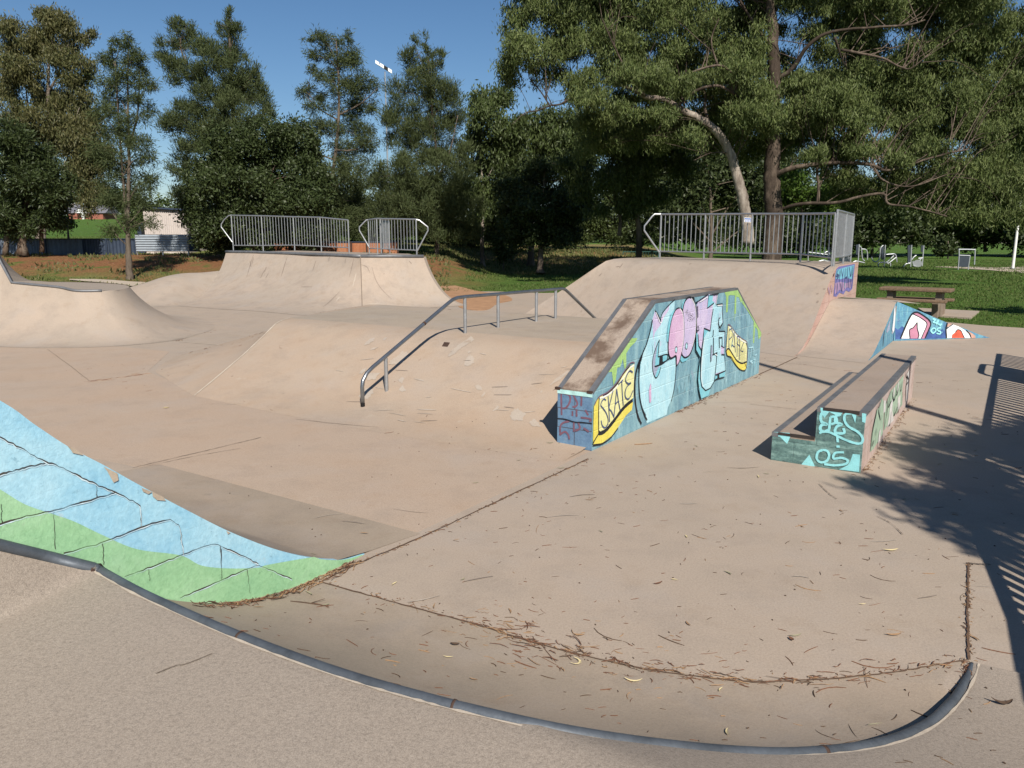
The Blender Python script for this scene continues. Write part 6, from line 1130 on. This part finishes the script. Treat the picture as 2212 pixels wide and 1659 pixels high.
tree('slender feathery she oak on the grass slope in front of the dark fence', 36.5, [([A1(1042, 690), A1(1035, 560), A1(1030, 420), A1(1030, 200), (129, 150), (128, 110), (128, 45)], 0.2, 0.025), ([A1(1030, 420), (122, 165), (118, 110), (115, 60)], 0.07, 0.02), ([(129, 150), (138, 110), (140, 60)], 0.05, 0.02)],
     [(129, 44, 6, 9), (113, 48, 4, 8), (120, 46, 4, 8), (138, 52, 6, 9), (112, 62, 7, 10), (128, 62, 9, 10), (141, 68, 6, 10), (102, 58, 4, 6), (118, 78, 11, 11), (134, 82, 10, 10), (147, 84, 7, 8), (106, 84, 8, 9), (116, 98, 13, 10), (137, 100, 9, 8), (153, 88, 5, 5), (110, 115, 13, 10), (135, 122, 16, 9), (150, 112, 7, 8), (115, 135, 18, 12), (140, 142, 15, 10), (105, 155, 14, 12), (128, 160, 16, 10), (148, 158, 10, 8), (115, 178, 18, 13), (140, 182, 16, 11), (125, 200, 20, 11), (145, 205, 10, 9), (108, 205, 11, 13), (130, 222, 16, 9), (150, 222, 8, 8), (112, 228, 8, 9)], 'oak', 'grey', 'wisp', 0.24, 0.03, 1.15, 0.4, bsc=1.14)
tree('olive brown topped gum at the far left against the sky', 52, [([(40, 250), (45, 190), (50, 140), (48, 95), (50, 50)], 0.3, 0.06), ([(46, 95), (58, 75), (62, 55)], 0.09, 0.03), ([(48, 135), (70, 140), (82, 155)], 0.1, 0.03), ([(48, 130), (30, 110), (25, 80)], 0.09, 0.03)],
     [(44, 13, 8, 7), (55, 20, 14, 9), (68, 24, 9, 12), (48, 32, 14, 10), (70, 40, 10, 10), (10, 32, 10, 9), (22, 36, 16, 13), (8, 55, 14, 16), (38, 48, 20, 12), (25, 68, 18, 16), (92, 34, 6, 4), (84, 40, 6, 6), (66, 58, 18, 12), (84, 62, 8, 10), (72, 78, 18, 12), (84, 150, 14, 16), (78, 170, 16, 14), (92, 178, 14, 16), (90, 200, 10, 12), (86, 118, 14, 16), (20, 92, 24, 14), (45, 95, 20, 10), (60, 105, 22, 10), (85, 98, 8, 10), (15, 118, 24, 14), (50, 122, 24, 12), (78, 118, 18, 14), (90, 135, 14, 14), (30, 140, 26, 14), (65, 140, 20, 12), (96, 155, 12, 16)], 'olive', 'pale', 'droop', 0.24, 0.06, 2.2, 0.6)
tree('thick dark green tree hanging low at the left edge', 43, [([(22, 255), (24, 220), (30, 180)], 0.24, 0.1), ([(5, 255), (8, 220), (0, 180)], 0.16, 0.07), ([(42, 252), (42, 225), (48, 190)], 0.14, 0.06)],
     [(5, 140, 24, 20), (35, 160, 24, 16), (15, 172, 34, 22), (55, 182, 20, 20), (42, 200, 30, 20), (10, 205, 32, 22), (56, 203, 8, 14), (25, 224, 30, 14), (46, 222, 12, 10), (-5, 226, 25, 12), (74, 186, 8, 8)], 'dark', 'dark', 'wisp', 0.24, 0.06, 2.5, 0.55)
tree('round dark bush beside the left fence below the distant house', 60, [([(68, 232), (68, 225)], 0.1, 0.05)], [(68, 226, 5, 4), (71, 222, 4, 4), (66, 221, 4, 4)], 'mid', 'grey', 'broad', 0.34, 0.15, 2.2, 0.5, name='shrub', limbs=False)
for (lab, D, tr, bl) in (('hazy green trees far behind the distant brick house', 230, [(88, 222), (88, 205)], [(98, 196, 16, 12), (72, 195, 14, 9), (115, 200, 16, 13), (55, 200, 14, 10), (35, 203, 16, 12), (135, 203, 14, 11), (108, 210, 10, 8)]), ('distant tree line behind the cream shed', 150, [(160, 235), (160, 215)], [(150, 212, 14, 9), (170, 208, 14, 8), (190, 205, 14, 12), (140, 215, 12, 9)]), ('distant green tree mass behind the left platform railings', 110, [(350, 250), (350, 225)], [(310, 235, 20, 12), (340, 232, 22, 12), (370, 232, 22, 12), (400, 234, 22, 11), (430, 236, 22, 12), (460, 236, 20, 12), (490, 238, 18, 10), (520, 238, 20, 11), (550, 238, 20, 11)]), ('distant dark tree mass behind the big right bank', 105, [(620, 250), (620, 225)], [(580, 235, 22, 13), (615, 235, 24, 13), (650, 232, 24, 14), (690, 232, 26, 14), (730, 232, 24, 15), (770, 235, 24, 12), (570, 215, 20, 14), (700, 210, 30, 14), (660, 208, 26, 12), (740, 208, 26, 14)])):
    tree(lab, D, [(tr, 0.3, 0.12)], bl, 'dark' if D < 140 else 'mid', 'grey', 'broad', 0.7 if D < 200 else 1.0, 0.35 if D < 200 else 0.5, 1.8, 1.6 if D < 200 else 2.2, dmax=5, limbs=False, mass=True)
tree('small grey green shrub on the dry bank beside the pale barked gum', 49, [([A2(2040, 600), A2(2040, 520)], 0.06, 0.03)], [A2(2010, 500) + (8, 8), A2(2060, 520) + (9, 8), A2(2030, 560) + (9, 6), A2(2000, 420) + (7, 9)], 'mid', 'grey', 'broad', 0.22, 0.09, 1.8, 0.35, name='shrub', limbs=False)
# tree to the right of the camera whose shade falls on the slab
tree('bushy gum on the right outside the concrete, shading the slab', 3, [([(8.6, -0.6, 0), (8.5, -0.5, 2.5), (8.2, -0.3, 4.5), (7.9, 0.0, 6.5)], 0.16, 0.05)],
     [(6.4, .75, 5.6, .85, .6, .5), (6.9, 1.2, 5.6, .8, .5, .4), (5.8, .25, 5.6, .65, .5, .4), (7.4, .8, 5.6, 1.0, .9, .6), (7.0, 0.0, 5.7, 1.1, .7, .6), (6.2, -.4, 5.6, .7, .6, .5), (5.3, -.6, 5.5, .55, .5, .4), (4.85, -.35, 5.6, .4, .35, .3), (4.8, -1.0, 5.4, .35, .3, .25), (7.9, -.6, 5.8, 1.1, .9, .8), (8.4, 1.0, 6.0, 1.1, .8, .7), (5.55, .75, 5.6, .35, .3, .25), (6.3, 1.45, 5.5, .4, .3, .25)], 'gum', 'gum', 'droop', 0.22, 0.05, 3.4, 0.34, base=0.0, ncm=2.6)
tree('leafy tree right of the lawn shading the grass', 16, [([(18.5, 14.5, 0), (18.4, 14.6, 3), (18.0, 15, 6)], 0.3, 0.1)], [(17.8, 15.5, 6.2, 1.8, .8, .9), (20.5, 15.0, 6.0, 2.0, .8, .9), (22.5, 15.8, 6.2, 1.8, .8, .8), (16.2, 16.3, 5.8, .9, .5, .5)], 'mid', 'grey', 'broad', 0.36, 0.16, 2.0, 0.8)

# ---------------------------------------------------------------- grass
def inpoly(x, y, P):
    c = np.zeros(len(x), bool); n = len(P)
    for i in range(n):
        (x1, y1), (x2, y2) = (P[i][0], P[i][1]), (P[i-1][0], P[i-1][1])
        k = ((y1 > y) != (y2 > y)) & (x < (x2-x1)*(y-y1)/((y2-y1) if y2 != y1 else 1e-9) + x1); c ^= k
    return c
def tufts(name, n, x0, x1, y0, y1, hgt, wid, m, label, cond=None):
    y = y0 + (y1-y0)*RNG.random(n)**1.5; q = RNG.uniform(-0.72, 0.72, n) if x0 is None else RNG.uniform(x0, x1, n); x = q*y
    k = ~inpoly(x, y, slab) & ~inpoly(x, y, [gp(*c_) for c_ in pad])
    k &= ~inpoly(x, y, FPOLY)
    if cond is not None: k &= cond(x, y)
    x, y = x[k], y[k]; n = len(x); z = terr(x, y); h = hgt*RNG.uniform(.5, 1.4, n)*np.clip(y/22, .8, 2); w_ = wid*RNG.uniform(.7, 1.3, n)*np.clip(y/20, .8, 2.5); a = RNG.uniform(0, 6.28, n); lx, ly = RNG.normal(size=n)*h*.4, RNG.normal(size=n)*h*.4
    V = np.empty((n, 4, 3)); dx, dy = np.cos(a)*w_/2, np.sin(a)*w_/2
    V[:, 0] = np.c_[x-dx, y-dy, z-.01]; V[:, 1] = np.c_[x+dx, y+dy, z-.01]; V[:, 2] = np.c_[x+dx*.3+lx, y+dy*.3+ly, z+h]; V[:, 3] = np.c_[x-dx*.3+lx, y-dy*.3+ly, z+h]
    o = quads_obj(name, V.reshape(-1, 3), m); props(o, label, 'grass', kind='stuff'); return o
gl = foliage('lawn_blades', [(0.075, 0.125, 0.028), (0.095, 0.15, 0.034), (0.12, 0.17, 0.046), (0.15, 0.165, 0.06)], 0.4, 0.7)
gd = foliage('dry_blades', [(0.20, 0.16, 0.07), (0.32, 0.26, 0.12), (0.16, 0.17, 0.06), (0.38, 0.31, 0.16)], 0.3, 0.7)
gd2 = foliage('dry_green_blades', [(0.11, 0.12, 0.045), (0.2, 0.17, 0.08), (0.10, 0.13, 0.04), (0.24, 0.2, 0.10)], 0.3, 0.7)
gb = foliage('bank_blades', [(0.07, 0.11, 0.03), (0.11, 0.13, 0.045), (0.17, 0.15, 0.07), (0.08, 0.12, 0.03)], 0.3, 0.7)
n_ok = lambda x, y: (np.sin(x*.9+1)*np.sin(y*.6) + np.sin(x*.23+y*.31)) > -0.9
tufts('grass', 170000, None, None, 16, 75, 0.038, 0.03, gl, 'short green lawn grass around the concrete park', lambda x, y: n_ok(x, y) & ~((x/y < -0.06) & (y > 37) & (y < 47)))
tufts('dry_grass', 12000, -0.1, 0.26, 46, 66, 0.07, 0.04, gd2, 'dry straw coloured grass on the bank behind the lawn')
tufts('bank_grass', 9000, -0.75, -0.08, 31, 47, 0.07, 0.05, gb, 'sparse green and dry tufts on the bare orange bank', lambda x, y: (np.sin(x*1.3)+np.sin(y*1.7+x*.4)) > 0.1)
# ---------------------------------------------------------------- leaf litter dropped on the concrete
vs, fs = [], []
for v_, f_ in CONC:
    b0 = len(vs); vs += [Vector(p_) for p_ in v_]; fs += [tuple(i+b0 for i in f) for f in f_]
bvh = BVHTree.FromPolygons(vs, fs)
def drop(x, y):
    h = bvh.ray_cast(Vector((x, y, 6)), Vector((0, 0, -1)))
    return (np.array(h[0]), np.array(h[1])) if h[0] is not None else (np.array([x, y, 0.]), np.array([0, 0, 1.]))
LM = [plain('reddish_brown_twig', (0.13, 0.062, 0.036), 0.9, 0, 0.4, 40, bmp=0), plain('dark_twig', (0.07, 0.045, 0.03), 0.9, 0, 0.4, 40, bmp=0), plain('tan_strip', (0.25, 0.155, 0.085), 0.9, 0, 0.3, 40, bmp=0), plain('straw_leaf', (0.50, 0.42, 0.24), 0.8, 0, 0.2, 40, bmp=0), plain('grey_olive_leaf', (0.25, 0.23, 0.15), 0.8, 0, 0.2, 40, bmp=0)]
def twig(mb, x, y, L, r, m, ang=None, lift=0.0, curve=None, branch=False):
    a = RNG.uniform(0, 6.28) if ang is None else ang; cv = RNG.normal()*0.35 if curve is None else curve; P = []
    p0, n0 = drop(x, y)
    if n0[2] < 0.5: return
    for s_ in np.linspace(-.5, .5, 5 if L > .03 else 3):
        aa = a + cv*s_; xx = x + math.cos(aa)*L*s_; yy = y + math.sin(aa)*L*s_; d_ = np.array([xx-x, yy-y]); z = p0[2] - (n0[0]*d_[0]+n0[1]*d_[1])/n0[2]
        P.append(np.array([xx, yy, z + r*0.9 + lift*RNG.random()]))
    mb.tube(P, [r*.7] + [r]*(len(P)-2) + [r*.45], 4, m)
    if branch:
        q = P[len(P)//2]; b_ = a + RNG.choice([-1, 1])*0.7; mb.tube([q, q + np.array([math.cos(b_), math.sin(b_), 0.1])*L*.35], [r*.7, r*.4], 4, m)
def gleaf(mb, x, y, L, w_, m, ang=None, curl=0.15, bend=0.4):
    a = RNG.uniform(0, 6.28) if ang is None else ang; p0, n0 = drop(x, y)
    if n0[2] < 0.5: return
    rows = []
    for t in np.linspace(0, 1, 7):
        aa = a + bend*(t-.5); ww = w_*math.sin(math.pi*min(.97, max(.04, t)))**.7; c = np.array([x + math.cos(aa)*L*(t-.5), y + math.sin(aa)*L*(t-.5), 0]); s_ = np.array([-math.sin(aa), math.cos(aa), 0])*ww/2
        r = []
        for k in (-1, 0, 1):
            q = c + s_*k; q[2] = p0[2] - (n0[0]*(q[0]-x)+n0[1]*(q[1]-y))/n0[2] + 0.005 + abs(k)*ww*.25 + curl*L*(2*t-1)**2*.5; r.append(q)
        rows.append(r)
    mb.grid(rows, m)
lit = MB()
for _ in range(1250):
    u = 1.6 + 14*RNG.random()**1.4; v_ = RNG.uniform(-0.9, 3.3) if u < 6 else RNG.uniform(-0.8, 13); p_ = W(u, v_)
    if abs(p_[0])/max(p_[1], .1) > .75: continue
    if u > 14 and RNG.random() < .5: continue
    if 6.3 < u < 11.8 and 3.2 < v_ < 10 and RNG.random() < .85: continue
    if u < 4 and RNG.random() < .3 and v_ > 3.3: continue
    L = float(np.clip(RNG.lognormal(-3.35, .6), .012, .16))
    if drop(p_[0], p_[1])[0][2] > .25 and u < 3: continue
    twig(lit, p_[0], p_[1], L, RNG.uniform(.0012, .0028), int(RNG.choice([0, 0, 1, 1, 1, 0, 2])), ang=RNG.normal()*.8 + 0.2)
for _ in range(110):                                       # flecks and gum nuts
    u = 1.5 + 9*RNG.random(); v_ = RNG.uniform(-.8, 6); p_ = W(u, v_)
    if drop(p_[0], p_[1])[0][2] > .25 and RNG.random() < .8: continue
    twig(lit, p_[0], p_[1], .012, .004, 1)
def along(pxs, n, spread, Lm, up=0.0, bias=None, sidev=None):
    P = resample(spline([gp(*q) for q in pxs], 8), 200)
    for _ in range(n):
        i = int(np.clip((RNG.random() if bias is None else bias()), 0, .999)*199); t = P[min(i+1, 199)]-P[max(i-1, 0)]; a = math.atan2(t[1], t[0]) + RNG.normal()*.45
        nrm = np.array([-t[1], t[0]]); nrm = nrm/np.linalg.norm(nrm); o = RNG.normal()*spread; o = abs(o)*sidev if sidev else o
        x, y = P[i][:2] + nrm*o
        twig(lit, x, y, float(np.clip(RNG.lognormal(math.log(Lm), .5), .015, .2)), RNG.uniform(.0012, .003), int(RNG.choice([0, 0, 0, 1, 2, 2])), ang=a, lift=up, branch=RNG.random() < .1)
jp = [G0(695, 1257), G0(840, 1297), G0(1000, 1340), G0(1200, 1400), G0(1400, 1445), G0(1600, 1470), G0(1750, 1468), G0(1900, 1455), G0(2085, 1426)]
along(jp, 70, .010, .045, .006, lambda: RNG.normal(.52, .2)); along(jp, 80, .09, .05, .01, lambda: RNG.normal(.42, .07)); along(jp[4:], 70, .04, .06, .008); along(jp[2:6], 110, .2, .035, 0)
along([G0(2092, 1218), G0(2091, 1320), G0(2093, 1422)], 70, .006, .03, .004); along([G0(2090, 1432), G0(2085, 1470), G0(2055, 1500)], 60, .01, .04, .004)
wb = [G0(420, 1296), G0(480, 1294), G0(560, 1285), G0(640, 1266), G0(700, 1247), G0(770, 1211)]
for _ in range(170):
    i = RNG.random()**.8; P = resample([plp(*q, PW - VX*.03, nV) for q in wb], 100); q = P[int(i*99)] - VX*abs(RNG.normal())*.035
    twig(lit, q[0], q[1], float(np.clip(RNG.lognormal(math.log(.06), .45), .02, .18)), RNG.uniform(.0015, .0035), int(RNG.choice([0, 0, 2, 2, 1])), ang=math.atan2(UX[1], UX[0]) + RNG.normal()*.35, lift=.02)
along([G0(1272, 992), G0(1100, 1072), G0(920, 1157), G0(790, 1210)], 110, .012, .035, .003); along([BX(480, 1660), BX(700, 1560), BX(830, 1490), BX(1010, 1400)], 120, .05, .05, .01, sidev=-1); along([BX(1010, 1400), BX(1380, 1245), BX(1600, 1150)], 40, .05, .05, .005, sidev=-1)
along([LE(885, 1090), LE(1000, 960), LE(1100, 760), LE(1290, 490)], 170, .04, .05, .012, sidev=-1); along([A1(1300, 1125), A1(1450, 1140), A1(1580, 1180)], 60, .2, .09, .0); along([A1(730, 1560), A1(950, 1530), A1(1180, 1495)], 60, .05, .12, .0); along([A1(1330, 1215), A1(1430, 1235), A1(1480, 1215)], 20, .03, .2, .0)
for _ in range(70):
    u = 2 + 7*RNG.random(); v_ = RNG.uniform(-.6, 4); p_ = W(u, v_)
    if drop(p_[0], p_[1])[0][2] > .1: continue
    gleaf(lit, p_[0], p_[1], RNG.uniform(.04, .08), RNG.uniform(.008, .014), int(RNG.choice([2, 3, 4, 4])))
for pxs, n_, sp in ((jp, 220, .04), ([G0(2092, 1218), G0(2091, 1320), G0(2093, 1422)], 50, .02), ([G0(1272, 992), G0(1100, 1072), G0(920, 1157), G0(790, 1210)], 70, .02), ([BX(480, 1660), BX(700, 1560), BX(1010, 1400), BX(1600, 1150)], 150, .04)):
    P = resample(spline([gp(*q) for q in pxs], 8), 200)
    for _ in range(n_):
        q = P[RNG.integers(200)] + np.array([RNG.normal()*sp, RNG.normal()*sp, 0]); twig(lit, q[0], q[1], RNG.uniform(.006, .016), RNG.uniform(.0015, .003), int(RNG.choice([0, 1, 2])))
lo = lit.build('leaf_litter', LM); props(lo, 'scattered brown twigs, bark strips and gum leaves on the concrete', 'leaf litter', kind='stuff')
def one(name, label, cat, px, fn, z=None):
    p_ = None; r = ray(*px); h = bvh.ray_cast(Vector(O0), Vector(r).normalized()); p_ = np.array(h[0]) if h[0] is not None else gp(*px)
    mb = MB(); fn(mb, p_); o = mb.build(name, LM, loc=p_); props(o, label, cat, {'leaf': 'loose leaves on the concrete', 'twig': 'loose twigs on the concrete'}.get(cat)); return o
C5 = crop(1500, 2200, 1300); C6 = crop(2796, 2100, 1300)
one('leaf', 'pale curled tan leaf lying across the dark coping at left', 'leaf', B1(425, 1490), lambda mb, p: gleaf(mb, p[0], p[1], .085, .03, 3, ang=-.3, curl=.35, bend=.8))
one('leaf', 'cream sickle shaped leaf below the twig pile near the coping', 'leaf', C5(1760, 900), lambda mb, p: gleaf(mb, p[0], p[1], .095, .014, 3, ang=-.1, bend=.9))
one('leaf', 'curved pale leaf hooked over the twig heap on the joint', 'leaf', C5(1395, 775), lambda mb, p: gleaf(mb, p[0], p[1], .10, .014, 3, ang=1.2, bend=1.9, curl=.2))
one('leaf', 'bright cream leaf alone on the open concrete right of centre', 'leaf', C6(1310, 178), lambda mb, p: gleaf(mb, p[0], p[1], .11, .022, 3, ang=.1, bend=.4))
one('leaf', 'short tan leaf just above the twig pile', 'leaf', C5(1390, 585), lambda mb, p: gleaf(mb, p[0], p[1], .06, .016, 2, ang=-.1))
one('leaf', 'reddish brown curled leaf alone left of the straight dirt joint', 'leaf', C6(630, 785), lambda mb, p: gleaf(mb, p[0], p[1], .04, .022, 0, ang=1.8, curl=.4))
one('leaf', 'red brown leaf lying alone above the bright twig cluster', 'leaf', C5(1930, 232), lambda mb, p: gleaf(mb, p[0], p[1], .07, .016, 0, ang=.5))
one('leaf', 'dark grey pair of curled leaf halves near the right edge', 'leaf', C6(2070, 1225), lambda mb, p: gleaf(mb, p[0], p[1], .10, .03, 1, ang=-.1, curl=.4, bend=.7))
one('leaf', 'small white leaf on the floor beyond the painted block wall', 'leaf', B1(1335, 268), lambda mb, p: gleaf(mb, p[0], p[1], .08, .035, 3, ang=.1))
one('leaf', 'buff gum leaf near the right end of the curved joint', 'leaf', C6(1330, 755), lambda mb, p: gleaf(mb, p[0], p[1], .09, .018, 2, ang=.1))
one('twig', 'forked brown twig lying below the tip of the painted wall', 'twig', B4(1830, 465), lambda mb, p: [twig(mb, p[0], p[1], .24, .004, 1, ang=-.2, branch=True), twig(mb, p[0]+.07, p[1]-.01, .13, .0025, 0, ang=-.5), twig(mb, p[0]+.09, p[1]-.02, .1, .0025, 0, ang=.5)])
one('twig', 'dark straight twig beside the pale leaf hook on the joint', 'twig', C5(2010, 620), lambda mb, p: twig(mb, p[0], p[1], .16, .003, 1, ang=-.75, curve=.2))
one('twig', 'long bent twig with pale leaf tip near the curved joint', 'twig', C5(1560, 590), lambda mb, p: twig(mb, p[0], p[1], .2, .0028, 1, ang=-.8, curve=.6))
one('twig', 'thick brown twig lying below the curved joint at left', 'twig', C5(1020, 785), lambda mb, p: twig(mb, p[0], p[1], .13, .0035, 0, ang=-.6, curve=.2))
one('twig', 'reddish stick with a dark crook just inside the coping curve', 'twig', C6(880, 1110), lambda mb, p: [twig(mb, p[0], p[1], .17, .003, 0, ang=.25), twig(mb, p[0]-.09, p[1]-.05, .06, .003, 1, ang=1.3)])
one('twig', 'long curved twig sweeping along the joint near its right end', 'twig', C6(1200, 975), lambda mb, p: twig(mb, p[0], p[1], .22, .003, 0, ang=-.2, curve=.8))
one('twig', 'dark forked twig lying across the dark coping at right', 'twig', C6(1530, 1300), lambda mb, p: [twig(mb, p[0], p[1], .12, .003, 1, ang=-.9), twig(mb, p[0]+.03, p[1]-.05, .07, .0025, 1, ang=1.2)])
one('twig', 'long brown twig alone on the concrete right of the straight joint', 'twig', C6(2040, 865), lambda mb, p: twig(mb, p[0], p[1], .15, .003, 0, ang=-.45, curve=.2))
one('twig', 'single tan stick on the floor beside the long graffiti block', 'twig', BY(1245, 1420), lambda mb, p: twig(mb, p[0], p[1], .2, .006, 2, ang=.25, curve=.2))
one('gum_nut', 'dark gum nut sitting left of the bright twig clusters', 'gum nut', C5(545, 650), lambda mb, p: gleaf(mb, p[0], p[1], .05, .028, 1, ang=0, curl=.3))
# ---------------------------------------------------------------- skate scuffs worn into the ramps
def hitp(q):
    h = bvh.ray_cast(Vector(O0), Vector(ray(*q)).normalized()); return (np.array(h[0]), np.array(h[1])) if h[0] is not None else (None, None)
sc_ = MB(); sk = [concrete('dark_scuff', (0.2, 0.16, 0.13), (0.15, 0.12, 0.095), speck=0.5), concrete('pale_scuff', (0.43, 0.375, 0.31), (0.37, 0.32, 0.265), speck=0.4)]
def scuff(L, w_, m):
    P = []
    for q in spline([np.array(x) for x in L], 5) if len(L) > 2 else resample([np.array(x) for x in L], 7):
        p_, n_ = hitp(q)
        if p_ is None: return
        n_ = n_ if np.dot(n_, O0-p_) > 0 else -n_; P.append((p_ + n_*0.006, n_))
    if len(P) > 1 and max(np.linalg.norm(P[i+1][0]-P[i][0]) for i in range(len(P)-1)) < .6:
        k = len(P); ribbon(sc_, [a for a, _ in P], [w_*(.25+.75*math.sin(math.pi*(i+.5)/k))*random.uniform(.7, 1.2) for i in range(k)], n=P[k//2][1], m=m)
for L in ([(2150, 640), (2120, 680), (2095, 730)], [(2040, 540), (2020, 600), (1985, 720)]): scuff([A1(*q) for q in L], .03, 0)
for L, m in (([(130, 640), (118, 680)], 0), ([(150, 690), (125, 730)], 0), ([(300, 560), (280, 620), (250, 720)], 0), ([(530, 590), (505, 670)], 0), ([(640, 560), (630, 590)], 0), ([(770, 570), (765, 610)], 0), ([(835, 570), (820, 640), (800, 720)], 0), ([(855, 690), (840, 750), (825, 800)], 1), ([(720, 880), (690, 920)], 1), ([(980, 640), (1010, 740), (1060, 820), (1140, 900)], 0), ([(890, 620), (940, 640), (965, 690)], 0), ([(1280, 590), (1300, 615)], 0), ([(1080, 690), (1075, 700)], 0), ([(30, 560), (15, 620)], 0), ([(0, 590), (10, 640)], 0), ([(930, 940), (1060, 935)], 1), ([(410, 800), (500, 800)], 0), ([(590, 960), (640, 920), (720, 840)], 0)): scuff([A2(*q) for q in L], .03 if m == 0 else .05, m)
for L in ([(990, 610), (960, 650)], [(930, 640), (965, 635)], [(820, 690), (795, 715)], [(1520, 620), (1540, 610)], [(650, 1000), (660, 990)]): scuff([A3(*q) for q in L], .035, 0)
for L in ([(600, 820), (615, 812)], [(560, 850), (545, 860)], [(555, 910), (550, 930)]): scuff([A4(*q) for q in L], .05, 0)
for _ in range(26):
    x, y = random.uniform(330, 580), random.uniform(345, 430); a = random.uniform(-.5, .5); l_ = random.uniform(5, 22); scuff([(x, y), (x+l_*math.cos(a), y+l_*math.sin(a)*.5)], random.uniform(.008, .02), random.choice([0, 1, 1]))
for _ in range(22):
    x, y = random.uniform(60, 980), random.uniform(330, 640); a = random.uniform(-.5, .3); l_ = random.uniform(8, 40); scuff([(x, y), (x+l_*.5*math.cos(a), y+l_*.25*math.sin(a)+random.uniform(-1, 1)), (x+l_*math.cos(a), y+l_*math.sin(a)*.5)], random.uniform(.004, .012), random.choice([0, 0, 1]))
props(sc_.build('scuff_wear', sk), 'dark and pale skate scuffs worn into the concrete ramps', 'scuff marks', kind='stuff')
